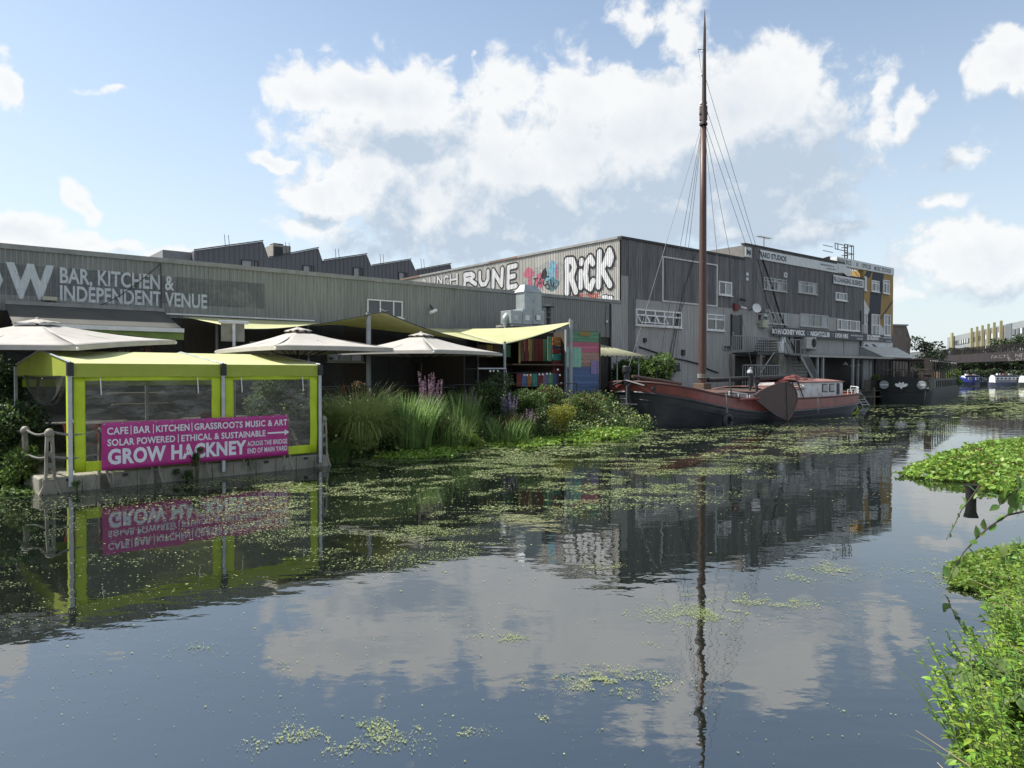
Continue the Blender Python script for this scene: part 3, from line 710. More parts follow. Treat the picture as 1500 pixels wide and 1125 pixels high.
# cage ladder on that roof
tw = thing('roof_ladder_cage', U(26.5,-1,HC), 'thin steel ladder cage tower standing on the annexe roof', 'ladder')
q0, q1 = uu(1222,-1), uu(1249,-1)
def zy(py, px=1238, v=-1): return UZ(px, py, v)[1]
zT = zy(358.5)
b = MB()
for px in (1236, 1240): b.tube(U(uu(px,-1),-1,HC), U(uu(px,-1),-1,zT), .045, n=6)
b.build('ladder_rail', steel_d, tw)
b = MB()
for k in range(12): z = HC+.3+k*(zT-HC-.4)/12; b.tube(U(uu(1236,-1),-1,z), U(uu(1240,-1),-1,z), .03, n=5)
b.build('rung', steel_d, tw)
b = MB(); 
for px, zz in ((1222,zy(368.5)),(1226,zy(369)),(1246,HC),(1249,HC)):
    b.tube(U(uu(px,-1),-1.0,zz), U(uu(px,-1),-1.0,zT if px > 1230 else zy(360.5)), .035, n=5)
for z in (zy(360.5), zy(368.5)): b.tube(U(q0,-1,z), U(uu(1236,-1),-1,z), .035, n=5); b.tube(U(q0,-2,z), U(uu(1236,-1),-2,z), .03, n=5)
for z in (zT, zy(370.5), zy(380)): b.tube(U(uu(1236,-1),-1,z), U(q1,-1,z), .035, n=5); b.tube(U(q1,-1,z), U(q1,-2,z), .035, n=5)
b.build('guard_rail', steel_d, tw)

# ------------------------------------------------------------------ mustard mural building
HM = 11.28
t = thing('mural_building', U(31,0,GZ), 'mustard rendered building with dark and white painted mural and lettering along the top', 'building')
UM0 = UC0+.6; UM1 = uu(1307.3)
MB().uvz(UC1+.02, UM1, -12, .0, GZ, HM-.62).build('wall', mustard, t)
MB().uvz(UM0, UC1, -12, -9.1, GZ, HM-.62).build('rear_wall', mustard, t)
MB().uvz(UM0-4, UM1+.02, -12.02, -9.3, HM-.62, HM).build('parapet', brick, t)
MB().uvz(UM0+.3, UC1+.02, -9.2, -3.0, HC, HM-.62).build('upper_wall', mustard, t)
ms = thing('parapet_sign', U(30,.05,10.7), 'long white parapet sign with small dark capitals on the mustard building', 'sign')
a0 = uu(1224,.06)
MB().uvz(uu(1224,.0), UM1+.03, -.5, .05, HM-.62, HM).build('sign_board', signw, ms)
stext(ms, 'CREATIVE SPACES', uu and 1222.5+2, 1246, 10.78, 11.15, navy, v=.052); stext(ms, '©', 1253, 1256, 10.80, 11.12, navy, v=.052)
stext(ms, 'OFFICES', 1261, 1274.5, 10.80, 11.14, navy, v=.052); stext(ms, 'MUSIC STUDIOS', 1279.5, 1303.5, 10.78, 11.12, navy, v=.052)
mdark = mat('mural navy', (.022,.028,.045), (.03,.035,.05), 2); mwhite = mat('mural white', (.55,.56,.56), (.45,.46,.47), 2)
def mural(pts, m, name='mural_shape', off=.012):
    q = [U(*(lambda a: (a[0], off, a[1]))(UZ(px, py, off))) for (px, py) in pts]
    return MB().poly(q, .004, VX).build(name, m, t)
mural([(1277.5,397),(1293.5,400),(1290,440),(1288.5,468),(1284,492),(1270,492),(1272,460),(1274,430)], mdark)
mural([(1264.5,438),(1274.5,456),(1270,470),(1269,492),(1264.5,494)], mwhite, off=.018)
mural([(1268,492),(1275,456),(1274,452),(1270,462),(1272.5,478)], mdark, off=.024)
mural([(1285,492),(1286,472),(1291,478),(1300,493),(1303,496),(1285,496)], mwhite, off=.018)
mural([(1306.6,440),(1306.6,443),(1287,471.5),(1285.5,471.5)], mdark, off=.028)
mural([(1264.5,494),(1307,496.5),(1307,509),(1264.5,509)], mwhite, off=.014)
mural([(1266,506),(1269,504),(1274,509),(1270,509)], mdark, off=.02); mural([(1276,504),(1279,504),(1286,509),(1281,509)], mdark, off=.02)
mural([(1271,392),(1278,393),(1273,407),(1264.5,407)], mdark, off=.016)
for (x0,y0,x1,y1) in ((1264.6,405,1267.5,426),(1275,410.5,1286,428.5),(1292,410,1301,431)): wpx(t, x0,y0,x1,y1, v=.03, cols=2, rows=(3,1), fills='dbbd', fr=.08)
for (x0,y0,x1,y1) in ((1264.6,458.5,1269,491),(1275.5,460,1287,493),(1293.5,460.5,1303,492)): wpx(t, x0,y0,x1,y1, v=.03, cols=2, rows=(1,1), fills='dbbd', fr=.07)
rs = thing('restaurant_sign', U(31,.1,4.9), 'short black sign reading restaurant above the sloping terrace roof', 'sign')
a, b = uu(1265,.1), uu(1307.2,.1); MB().uvz(a, b, .05, .10, 4.88, 5.48).build('sign_board', navy, rs)
stext(rs, '/RESTAURANT', 1266, 1288, 4.98, 5.38, whitet2, v=.102, offset=.04); stext(rs, ': :', 1290, 1292, 5.0, 5.3, whitet2, v=.102); stext(rs, 'MAINYARD', 1294, 1305.5, 5.2, 5.34, whitet2, v=.102); stext(rs, '.CO.UK', 1297, 1305.5, 4.95, 5.06, whitet2, v=.102)
# TV aerial
a0 = uu(1118,-4)
ae = thing('tv_aerial', U(a0,-4,HY), 'thin tv aerial on the roof above the studios sign', 'aerial')
zt = UZ(1118,348,-4)[1]; MB().tube(U(a0,-4,HY-.05), U(a0,-4,zt), .03).build('pole', steel_d, ae)
b = MB().tube(U(a0-.9,-4,zt-.02), U(a0+.9,-4,zt-.02), .025)
for k in range(7): b.tube(U(a0-.8+k*.27,-4.3,zt-.02), U(a0-.8+k*.27,-3.7,zt-.02), .015)
b.build('boom', steel_d, ae)

# ------------------------------------------------------------------ sawtooth row behind
vs_ = -35
for i, (xl, xa, xr, ya, yl) in enumerate(((285.6,386,395,354,367.6),(395,467,475,364,378),(475,537.6,545,373,382),(545,602,610,380.5,389.5),(610,660,664,387,396))):
    u0, zl = UZ(xl, yl, vs_); ua_, za_ = UZ(xa, ya, vs_); u1, _ = UZ(xr, ya, vs_)
    lab = ['leftmost sawtooth roofed charcoal unit, the largest of the row', 'charcoal sawtooth unit with boxy rooftop plant at its left edge', 'middle charcoal sawtooth unit of the row', 'fourth charcoal sawtooth unit from the left, above the corner of the rusty verge', 'last charcoal sawtooth unit, half hidden by the graffiti wall'][i]
    t = thing('sawtooth_unit', U(u0, vs_, GZ), lab, 'building', 'sawtooth units behind the warehouse')
    b = MB(); D = 9
    A = [U(u0,vs_,GZ), U(u1,vs_,GZ), U(u1,vs_,zl-.1), U(ua_,vs_,za_), U(u0,vs_,zl)]; B = [p-VX*D for p in A]
    b.add(A+B, [(0,1,2,3,4),(5,9,8,7,6),(0,4,9,5),(1,6,7,2),(4,3,8,9),(3,2,7,8),(0,5,6,1)])
    b.build('wall', charcoal, t)
    # standing seams
    k = u0+.3
    while k < u1-.1:
        zt = zl+(za_-zl)*(k-u0)/(ua_-u0) if k < ua_ else za_+(zl-.1-za_)*(k-ua_)/(u1-ua_)
        MB().uvz(k, k+.035, vs_+.0, vs_+.04, 6.2, zt-.04).build('seam', charcoal, t); k += .42
    e = MB().poly([U(u0-.05,vs_+.06,zl+.0), U(ua_,vs_+.06,za_+.02), U(ua_,vs_+.06,za_+.10), U(u0-.05,vs_+.06,zl+.09)], .1, VX); e.build('verge', trim_d, t)
    wl = ua_-(ua_-u0)*.33
    window(t, wl, ua_-.45, zl-2.0, zl-.35, cols=(0,.62,.8,1), fills='bdd', v=vs_+.03, m=trim_d, fr=.06, sill=False) if True else None
    window(t, u0+1.6, u0+3.6, zl-3.4, zl-1.9, cols=2, fills='bd', v=vs_+.03, m=trim_d, fr=.06, sill=False)
    for s in (0, .35):
        q = u0 + (ua_-u0)*.62+s; MB().tube(U(q,vs_-3,za_-1), U(q-.15,vs_-3,za_+.75), .025, n=5).build('roof_pin', steel_d, t)
    if i == 0:
        MB().uvz(u0-2.2, u0-.02, vs_-D, vs_-.8, GZ, zl-.05).build('side_wing', mat('pale grey cladding', (.22,.23,.24)), t)
a, z = UZ(401,383,-38); a1, z1 = UZ(427,361,-38)
t = thing('rooftop_plant', U(a,-38,z), 'boxy beige rooftop plant unit between the first two sawtooth roofs', 'rooftop unit')
b = MB().uvz(a, a1, -40, -38, z+.3, z1).build('casing', mat('beige metal', (.27,.26,.23)), t); bevel(b, .04)
MB().uvz(a+.1, a+.9, -37.98, -37.95, z+.5, z1-.2).build('grille', blackp, t); MB().uvz(a+.3, a+1.2, -39.6, -38.6, z1, z1+.22).build('fan_cowl', trim_d, t)
# ================================================================== terrace: pontoon, tent, banner
PA = Vector((-8.7, 13.8, 0)); PD = Vector((.716, .698, 0)).normalized(); PN = Vector((.698, -.716, 0)).normalized()   # along the front, out to the water
AP = math.atan2(PD.y, PD.x)
def Q(s, n, z=0.): return PA + PD*s + PN*n + ZX*z
PAX = (PD, PN, ZX)
t = thing('floating_pontoon', Q(2.7,-2.5), 'beige modular plastic pontoon carrying the lime tent and rope rails', 'pontoon')
for i in range(6):
    for j in range(3):
        s0 = -.3+i*1.0; n0 = -j*1.9
        o = MB().box(Q(s0+.5, n0-.93, .06), (.985, 1.86, .50), PAX).build('float_block', pont, t); bevel(o, .035)
        if j == 0:
            for k in (.27, .75): MB().box(Q(s0+k, n0+.012, .14), (.03, .03, .30), PAX).build('seam_rib', pont, o)
            MB().box(Q(s0+.5, n0+.015, .24), (.09, .04, .05), PAX).build('slot', blackp, o)
def stanchion(s, n, lean=0., label='', zb=.05, rot=0.):
    th = thing('rope_post', Q(s, n, zb), label, 'post', 'plastic rope posts along the pontoon')
    a, b_ = (PD, PN) if not rot else (PN, -PD)
    b = MB()
    def P(x, y, z): return Q(s, n, z) + a*x + b_*y
    prof_ = [(.20,-.02),(.145,.10),(.10,.25),(.085,.45),(.078,.8),(.062,1.16)]
    for sg in (-1, 1):       # two side webs, cross bars between leave the slots
        for (w0, z0), (w1, z1) in zip(prof_, prof_[1:]):
            b.add([P(sg*w0,-.04,z0),P(sg*(w0-.05),-.04,z0),P(sg*(w0-.05),.05,z0),P(sg*w0,.05,z0),P(sg*w1,-.03,z1),P(sg*max(w1-.045,.0),-.03,z1),P(sg*max(w1-.045,.0),.04,z1),P(sg*w1,.04,z1)],
                  [(0,1,2,3),(4,7,6,5),(0,4,5,1),(1,5,6,2),(2,6,7,3),(3,7,4,0)])
    for z0, z1, w in ((-.02,.28,.24),(.50,.58,.10),(.72,.80,.08),(1.0,1.17,.11)):
        b.box(P(0, .005, (z0+z1)/2), (w, .06, z1-z0), (a, b_, ZX))
    b.build('upright', pont, th)
    k = MB(); k.lathe(P(0,0,1.10), [(.075,.0),(.085,.04),(.08,.09),(.05,.13),(.02,.145)], 12); k.build('cap', pont, th, smooth=True)
    return th
posts = [(-.12,.03)] + [(.80+.98*i, -.035) for i in range(6)]
lbs = ['front corner rope post of the pontoon, left of the tent pole','rope post at the left edge of the magenta banner','second rope post behind the banner from its left edge','rope post behind the middle of the magenta banner','rope post behind the banner below the word sustainable','rope post at the right edge of the magenta banner','last rope post at the right end of the pontoon']
for (s, n), lb in zip(posts, lbs): stanchion(s, n, label=lb)
stanchion(-.32, -1.0, label='second rope post, set back on the left side of the pontoon', rot=1)
stanchion(-.34, -2.7, label='farthest rope post on the left side, half hidden by ivy', rot=1)
rp = thing('rope_rail', Q(2.5,.05,1.1), 'sagging grey twisted rope rails strung between the pontoon posts', 'rope')
def rope_span(a, b, sag, r=.022):
    pts = []
    n = 14
    for i in range(n+1):
        f = i/n; p = a.lerp(b, f); p.z -= sag*4*f*(1-f); pts.append(p)
    o = MB()
    for k in (0, 2.09, 4.19):      # three strands laid together
        q = []
        m = 6*n
        for i in range(m+1):
            f = i/m; p = a.lerp(b, f); p.z -= sag*4*f*(1-f); d = (b-a).normalized(); s_ = d.cross(ZX).normalized(); u_ = s_.cross(d)
            an = k + (b-a).length*f/.16*2*math.pi
            q.append(p + s_*math.cos(an)*r*.55 + u_*math.sin(an)*r*.55)
        o.path(q, r*.62, 5)
    o.build('rope_span', rope, rp)
ends = [Q(-.34,-2.7), Q(-.32,-1.0)] + [Q(s, n+.02) for s, n in posts]
ends = [Q(-1.5,-3.6)] + ends
for a, b_ in zip(ends, ends[1:]):
    for z, sg in ((1.20,.10),(.72,.07)): rope_span(a+ZX*z, b_+ZX*z, sg*(1 if (b_-a).length > .5 else .4))
# ---- tent
TE = 2.20; TR = 2.78; S0, S1, S2 = .27, 3.18, 5.52; TD = 4.9
t = thing('lime_tent', Q(2.9,-2.4,.3), 'lime green pitched tent with clear plastic side windows on the pontoon', 'tent')
def zr(n): # roof height across
    return TE + .28 + (TR-TE-.28)*(1-abs(-n-TD/2)/(TD/2))
b = MB()
for a, c in ((S0-.02, S1), (S1, S2+.02)):
    bb = MB(); bb.grid(lambda i, j: Q(a+(c-a)*i, .05-(TD+.1)*j, zr(-.0-TD*j)-.05*math.sin(math.pi*i)*math.sin(math.pi*((2*j)%1.0001))), 12, 16)
    o = bb.build('roof_panel', lime_roof, t, smooth=False); solid(o, .008)
    vb = MB(); vb.grid(lambda i, j: Q(a+(c-a)*i, .055+.012*math.sin(i*19)*j, TE+.28-.27*j+.015*math.sin(i*math.pi)*j), 14, 3)
    o = vb.build('valance', lime, t); solid(o, .006)
    vb = MB(); vb.grid(lambda i, j: Q(a+(c-a)*i, -TD-.055, TE+.28-.27*j), 6, 2); vb.build('valance', lime, t)
for s_ in (S0-.03, S2+.03):
    g_ = MB(); g_.grid(lambda i, j: Q(s_, -TD*i, TE+.02 + j*(zr(-TD*i)-TE-.02) + .02*math.sin(9*i)*(1-j)), 14, 4); o = g_.build('gable', lime, t); solid(o, .006)
for a in (S0-.04, S1, S2+.04):
    MB().path([Q(a,.07,TE+.30), Q(a,-TD/2,TR+.02), Q(a,-TD-.07,TE+.30)], .022, 6).build('roof_pole', alu, t)
for a in (S0-.05, S1, S2+.03):
    for n_ in (.06, -TD-.06):
        p = MB().box(Q(a, n_, 1.28), (.075, .06, 2.36), PAX).build('pole', alu, t); bevel(p, .01, 1)
        if n_ > 0: MB().box(Q(a, n_+.01, 2.37), (.11, .11, .26), PAX).build('pole_bracket', blackp, p)
# plastic film
def film():
    m = bpy.data.materials.new('clear plastic film'); m.use_nodes = True; tt = m.node_tree; b = tt.nodes['Principled BSDF']
    b.inputs['Base Color'].default_value = (.17, .17, .15, 1); b.inputs['Roughness'].default_value = .09; b.inputs['Specular IOR Level'].default_value = .9
    pos = N(tt, 'ShaderNodeNewGeometry').outputs['Position']
    bn = N(tt, 'ShaderNodeBump'); bn.inputs['Strength'].default_value = .45; bn.inputs['Distance'].default_value = .05
    w = noise(tt, pos, 2.2, 2, .5, (1, 1, 2.2)); tt.links.new(w, bn.inputs['Height']); tt.links.new(bn.outputs[0], b.inputs['Normal'])
    tr = N(tt, 'ShaderNodeBsdfTransparent'); tr.inputs['Color'].default_value = (.80,.80,.76,1)
    ms_ = N(tt, 'ShaderNodeMixShader'); mr = N(tt, 'ShaderNodeMapRange'); mr.inputs['From Min'].default_value = .42; mr.inputs['From Max'].default_value = .7; mr.inputs['To Min'].default_value = .30; mr.inputs['To Max'].default_value = .58
    tt.links.new(noise(tt, pos, 2.5, 4, .6, (1.2,1.2,2.5)), mr.inputs['Value']); tt.links.new(mr.outputs[0], ms_.inputs[0])
    tt.links.new(tr.outputs[0], ms_.inputs[1]); tt.links.new(b.outputs[0], ms_.inputs[2]); tt.links.new(ms_.outputs[0], tt.nodes['Material Output'].inputs[0]); return m
filmm = film()
for (a, c) in ((S0+.02, S1-.04), (S1+.05, S2-.02)):
    zb_, zt_ = .36, 2.24; w_ = .20; wt, wb = .10, .20
    def wob(i, j, base): return base+.018*math.sin(i*11+j*3)*math.sin(j*7+i*2)
    o = MB().grid(lambda i, j: Q(a+w_+(c-a-2*w_)*i, wob(i,j,.02), zb_+wb+(zt_-wt-zb_-wb)*j), 16, 10).build('clear_window', filmm, t, smooth=True)
    bd = MB()
    for (x0, x1, z0_, z1_) in ((a, a+w_, zb_, zt_), (c-w_, c, zb_, zt_), (a+w_, c-w_, zb_, zb_+wb), (a+w_, c-w_, zt_-wt, zt_)):
        bd.grid(lambda i, j: Q(x0+(x1-x0)*i, wob((x0+(x1-x0)*i-a)/(c-a), (z0_+(z1_-z0_)*j-zb_)/(zt_-zb_), .022), z0_+(z1_-z0_)*j), 6, 8)
    e = bd.build('window_border', lime_edge, t, smooth=True); solid(e, .006)
    for f in (.16, .82): MB().path([Q(a+(c-a)*f, .06, 2.2), Q(a+(c-a)*f+.01, .07, 1.98), Q(a+(c-a)*f+.015, .065, 1.86)], .012, 5).build('tie_strap', white, t)
# left end: strip by the pole, rolled and hanging clear flap
st = MB(); st.grid(lambda i, j: Q(S0-.06, -.02-.16*i, .0+.12+2.2*j), 2, 8); o = st.build('flap_border', lime_edge, t); solid(o, .006)
fl = MB(); fl.grid(lambda i, j: Q(S0-.06+.10*math.sin(math.pi*j)*math.sin(math.pi*i), -.35-3.6*i, 2.24-.62*j*math.sin(math.pi*i)**.6), 16, 8); fl.build('clear_flap', filmm, t, smooth=True)
fl = MB(); fl.path([Q(S0-.04+.1*math.sin(math.pi*i/16), -.35-3.6*i/16, 2.22-.62*math.sin(math.pi*i/16)**.6) for i in range(17)], .035, 6); fl.build('flap_roll', filmm, t)
# back of the tent: lime border posts seen through the film
MB().box(Q(2.9,-TD-.02,2.05), (5.1,.02,.18), PAX).build('rear_border', lime_edge, t)
# chairs and tables in the tent
def chair(name_label, loc, rz, m=redch, group='red plastic chairs on the pontoon and terrace'):
    th = thing('chair', (0,0,0), name_label, 'chair', group)
    o = MB().grid(lambda i, j: Vector((-.22+.44*i, -.2+.42*j, .45+.03*math.sin(math.pi*j))), 4, 4).build('seat', m, th, smooth=True); solid(o, .02)
    o = MB().grid(lambda i, j: Vector((-.23+.46*i, .22+.10*j-.06*math.cos((i-.5)*2.4), .5+.42*j)), 5, 4).build('backrest', m, th, smooth=True); solid(o, .02)
    for sx in (-1, 1):
        for y0, y1 in ((-.17,-.22),(.18,.26)): MB().tube((sx*.18,y0,.46), (sx*.23,y1,0), .014, n=6).build('leg', steel_d, th)
    th.location = loc; th.rotation_euler = (0,0,rz); return th
c0 = chair('red plastic chair inside the open left end of the tent', Q(.75,-1.2,.32), AP+.5)
chs = [(Q(1.15,-.75,.32), 2.4, 'red chair just behind the clear window left of the banner'), (Q(4.2,-3.2,.32), 3.5, 'red chair at the far right inside the tent'), (U(-20.8,4.6,.96), 1.2, 'red chair on the terrace just beyond the right end of the tent'),(U(-19.2,4.2,.96), -1.5, 'red chair by the terrace rail behind the pampas grass')]
for p, r, lb in chs:
    c = copy_tree(c0); c.location = p; c.rotation_euler = (0,0,r); c['label'] = lb
def table(loc, rz, lab, w=1.5, d=.75):
    th = thing('picnic_table', (0,0,0), lab, 'table', 'timber tables on the terrace')
    for k in range(5): MB().box((0, -d/2+d*(k+.5)/5, .74), (w, d/5-.015, .035)).build('plank', timber, th)
    for sx in (-1,1):
        MB().tube((sx*w*.38,-d*.3,0),(sx*w*.38,d*.1,.72),.03,n=6).build('leg', timber, th); MB().tube((sx*w*.38,d*.3,0),(sx*w*.38,-d*.1,.72),.03,n=6).build('leg', timber, th)
        MB().box((0, sx*d*.95, .44), (w, .24, .035)).build('bench_plank', timber, th)
    th.location = loc; th.rotation_euler = (0,0,rz); return th
t0 = table(Q(1.9,-2.4,.32), AP, 'timber table inside the left bay of the tent')
for p, r, lb in ((Q(4.3,-2.2,.32),AP,'timber table inside the right bay of the tent'),(U(-18.5,3.0,.96),AU,'timber table under the middle umbrella'),(U(-13.8,3.0,.96),AU,'timber table under the right umbrella'),(U(-25.5,4.0,.96),AU,'timber table in the dark behind the tent')):
    c = copy_tree(t0); c.location = p; c.rotation_euler = (0,0,r); c['label'] = lb
# ---- banner
t = thing('banner', Q(2.7,.10,.37), 'magenta banner with white capitals hung on the pontoon rope posts', 'banner')
BS0, BS1, BZ0, BZ1 = .74, 4.68, .37, 1.315
def bwv(s, z): return .128 + .014*math.sin(s*5.3+z*2)+.008*math.sin(s*2.1)+.0045*math.sin(s*14+z*11)
o = MB().grid(lambda i, j: Q(BS0+(BS1-BS0)*i, bwv(BS0+(BS1-BS0)*i, BZ0+(BZ1-BZ0)*j), BZ0+(BZ1-BZ0)*j), 140, 12).build('vinyl_sheet', magenta, t, smooth=True); solid(o, .006)
for i in range(13):
    s = BS0+.05+(BS1-BS0-.1)*i/12
    MB().lathe(Q(s, bwv(s,1.28)+.006, 1.285), [(.012,-.012),(.02,0),(.012,.012)], 8).build('eyelet', alu, t)
blet = mat('banner white lettering', (.68,.70,.74), (.60,.62,.68), 3, None, .5)
def btext(s, x0, x1, z0, z1, off=.026, shape=None, **k):
    bm = text_mesh(s, 1., offset=off, spacing=1.06) if shape is None else shape(); fit_text(bm, x0, x1, z0, z1)
    i = math.ceil(x0/.12)
    while i*.12 < x1: bmesh.ops.bisect_plane(bm, geom=bm.verts[:]+bm.edges[:]+bm.faces[:], plane_co=(i*.12,0,0), plane_no=(1,0,0)); i += 1
    for v in bm.verts: x, z = v.co.x, v.co.y; v.co = Q(BS0+x, bwv(BS0+x, z+BZ0)+.0075, BZ0+z) - OFF[t]
    me = bpy.data.meshes.new('lettering'); bm.to_mesh(me); bm.free(); me.materials.append(blet); o = bpy.data.objects.new('lettering', me); COL.objects.link(o); o.parent = t
BWd = BS1-BS0
def bx(px): # banner x from photo px
    k = (px-750)/FPX; return (k*(PA.y) - PA.x)/(PD.x-k*PD.y) - BS0
H1 = (.70, .845); H2 = (.475, .615); H3 = (.10, .42)
for s, a, b_ in (('CAFE',153,184),('BAR',192,217),('KITCHEN',225,273.5),('GRASSROOTS MUSIC & ART',281,416)): btext(s, bx(a), bx(b_), *H1)
for a in (188, 221.3, 277.3): btext('', bx(a)-.008, bx(a)+.008, .68, .87, shape=rect_shape)
for s, a, b_ in (('SOLAR POWERED',153.5,252.5),('ETHICAL & SUSTAINABLE',261.5,385)): btext(s, bx(a), bx(b_), *H2)
btext('', bx(257)-.008, bx(257)+.008, .46, .64, shape=rect_shape)
def arrow():
    bm = bmesh.new(); vs = [bm.verts.new((x,y,0)) for x, y in ((0,.42),(.78,.42),(.78,.2),(1,.5),(.78,.8),(.78,.58),(0,.58))]; bm.faces.new(vs); return bm
btext('', bx(388), bx(419), .47, .61, shape=arrow)
btext('GROW HACKNEY', bx(154), bx(356), *H3, off=.042)
btext('ACROSS THE BRIDGE', bx(357.5), bx(416), .275, .385, off=.02); btext('END OF MAIN YARD', bx(357.5), bx(416), .11, .225, off=.02)

# ================================================================== umbrellas
def umbrella(name_label, centre, hem_pts, apex, zbase, vent=True):
    """hem_pts: four corners"""
    cx = sum((Vector(p) for p in hem_pts), Vector())/4; apex = Vector(apex)
    th = thing('parasol', (apex.x, apex.y, zbase), name_label, 'umbrella', 'large square off white umbrellas')
    cor = [Vector(p) for p in hem_pts]
    top = [apex.lerp(c, .10) for c in cor]
    for k in range(4):
        a, b_ = cor[k], cor[(k+1)%4]; ta, tb = top[k]-ZX*.03, top[(k+1)%4]-ZX*.03
        def fn(i, j):
            lo = a.lerp(b_, i); hi = ta.lerp(tb, i); p = lo.lerp(hi, j); s_ = math.sin(math.pi*i)
            p.z -= .05*s_*(1-j)*0 + .05*math.sin(math.pi*j)
            p = p.lerp(apex, .03*s_*(1-j)); return p
        o = MB().grid(fn, 12, 8).build('canopy_panel', umb, th, smooth=True); solid(o, .01)
        v0 = MB().grid(lambda i, j: (a.lerp(b_, i)).lerp(apex, .03*math.sin(math.pi*i)) - ZX*(.10*j), 12, 1).build('hem_flap', umb, th); solid(v0, .008)
        MB().tube(apex-ZX*.10, a-ZX*.02, .016, n=5).build('rib', blackp, th)
        mid = a.lerp(b_, .5).lerp(apex, .04); MB().tube(apex-ZX*.12, mid-ZX*.03, .016, n=5).build('rib', blackp, th)
        MB().tube(Vector((apex.x,apex.y,cx.z-.35)), apex.lerp(a, .55)-ZX*.05, .014, n=5).build('strut', blackp, th); MB().tube(Vector((apex.x,apex.y,cx.z-.35)), apex.lerp(mid, .55)-ZX*.06, .014, n=5).build('strut', blackp, th)
        for q in (a, mid): MB().lathe(q-ZX*.06, [(.01,-.03),(.028,-.01),(.028,.02),(.01,.04)], 8).build('hem_clip', white, th)
    if vent:
        tp = [apex.lerp(c, .16)+ZX*.045 for c in cor]; b = MB()
        for k in range(4):
            a, b_ = tp[k], tp[(k+1)%4]; o = MB().grid(lambda i, j: (a.lerp(b_, i)+ZX*(.02*math.sin(i*12.5)*(1-j))).lerp(apex+ZX*.065, j), 8, 3).build('vent_flap', umb, th, smooth=True); solid(o, .008)
        MB().lathe(apex+ZX*.05, [(.05,0),(.05,.02),(.03,.045),(.0,.055)], 8).build('finial', umb, th)
    MB().tube((apex.x,apex.y,zbase), (apex.x,apex.y,apex.z), .032, n=10).build('pole', blackp, th)
    MB().box((apex.x,apex.y,zbase+.05), (.7,.7,.1)).build('base', blackp, th)
    return th
def sq(c, off, z, tilt=0.): # corners from centre + one corner offset
    ox, oy = off; r = []
    for k in range(4):
        dx, dy = (ox, oy) if k == 0 else (-oy, ox) if k == 1 else (-ox, -oy) if k == 2 else (oy, -ox)
        r.append(Vector((c[0]+dx, c[1]+dy, z+tilt*dy)))
    return r
umbrella('square off white umbrella at the far left above the lime tent', 0, [Vector((-9.0,15.0,2.86)),Vector((-9.05,19.5,3.17)),Vector((-13.6,19.5,3.17)),Vector((-13.6,15.0,2.86))], (-11.3,17.25,3.52), .95)
umbrella('square off white umbrella in the middle, directly behind the lime tent roof', 0, [Vector((-5.68,17.4,2.95)),Vector((-3.15,19.2,2.95)),Vector((-6.07,22.8,2.95)),Vector((-8.6,21.0,2.95))], (-5.95,20.1,3.50), .95)
umbrella('rightmost square off white umbrella, beneath the low corner of the sails', 0, sq((-3.12,25.2),(.70,-2.75),3.0), (-3.15,25.1,3.64), .95)

# ================================================================== sails and their posts
def sail(name_label, fn, nu=24, nv=14, group='lime shade sails over the terrace'):
    p = fn(.5, .5); th = thing('shade_sail', (p.x, p.y, 4.0), name_label, 'shade sail', group)
    o = MB().grid(fn, nu, nv).build('sail_cloth', sailm, th, smooth=True); solid(o, .008)
    e = [fn(i/nu, 1) for i in range(nu+1)]; MB().path(e, .02, 5).build('edge_rope', steel_d, th)
    return th
F1, PK, RR, TT = U(-22.6,4.8,3.66), U(-17.8,5,4.46), U(-12.4,5,3.42), U(-8.4,5,4.52)
W1, W2, W3 = U(-23.2,.25,4.3), U(-17.8,.25,4.2), U(-11.9,.25,4.3)
def sA(i, j):
    back = W1.lerp(W3, i)
    if i < .45: f = F1.lerp(PK, (i/.45)); f.z = F1.z+(PK.z-F1.z)*(i/.45)**1.7
    else: q = (i-.45)/.55; f = PK.lerp(RR, q); f.z = PK.z+(RR.z-PK.z)*(1-(1-q)**1.35)
    p = back.lerp(f, j); p.z -= .22*math.sin(math.pi*i)*math.sin(math.pi*j); p = p - VX*(.55*j*(math.sin(math.pi*(i/.45 if i < .45 else (i-.45)/.55)))); return p
sail('long lime shade sail rising to a peak on the white post left of centre', sA)
def sB(i, j):   # triangle W3, RR, TT
    a = W3.lerp(RR, j); p = a.lerp(TT, i); p.z -= .16*math.sin(math.pi*i)*.8; p = p + VX*(.45*math.sin(math.pi*i)*(1-j)) - VX*(.25*math.sin(math.pi*i)*j); return p
sail('triangular pale lime shade sail reaching right to the post by the painted hut', sB, 18, 10)
def post(px, v, ztop, label, r=.07, m=None, zb=.95, u=None):
    u = uu(px, v) if u is None else u
    th = thing('canopy_post', U(u,v,zb), label, 'post', 'posts that hold up the shade sails')
    MB().tube(U(u,v,zb), U(u,v,ztop), r, n=12).build('shaft', m or alu, th, smooth=False)
    MB().tube(U(u,v,zb), U(u,v,zb+.03), r*2.1, n=12).build('foot_plate', m or alu, th)
    MB().lathe(U(u,v,ztop), [(r*.6,-.02),(r*1.05,0),(r*.9,.03),(.015,.05)], 10).build('cap', steel_d, th)
    return th
greyp = mat('grey painted post', (.30,.32,.33), (.24,.26,.27), 3, None, .5)
post(540, 4.7, 4.40, 'thick pale post beneath the peak of the long sail', .085, greyp)
post(836, 5.0, 4.60, 'tall pale post standing in front of the painted hut', .085, greyp)
post(0, 5.1, 3.5, 'post with small bulb lamps behind the right umbrella', .05, greyp, u=-12.4)
u5 = uu(561,4.9)
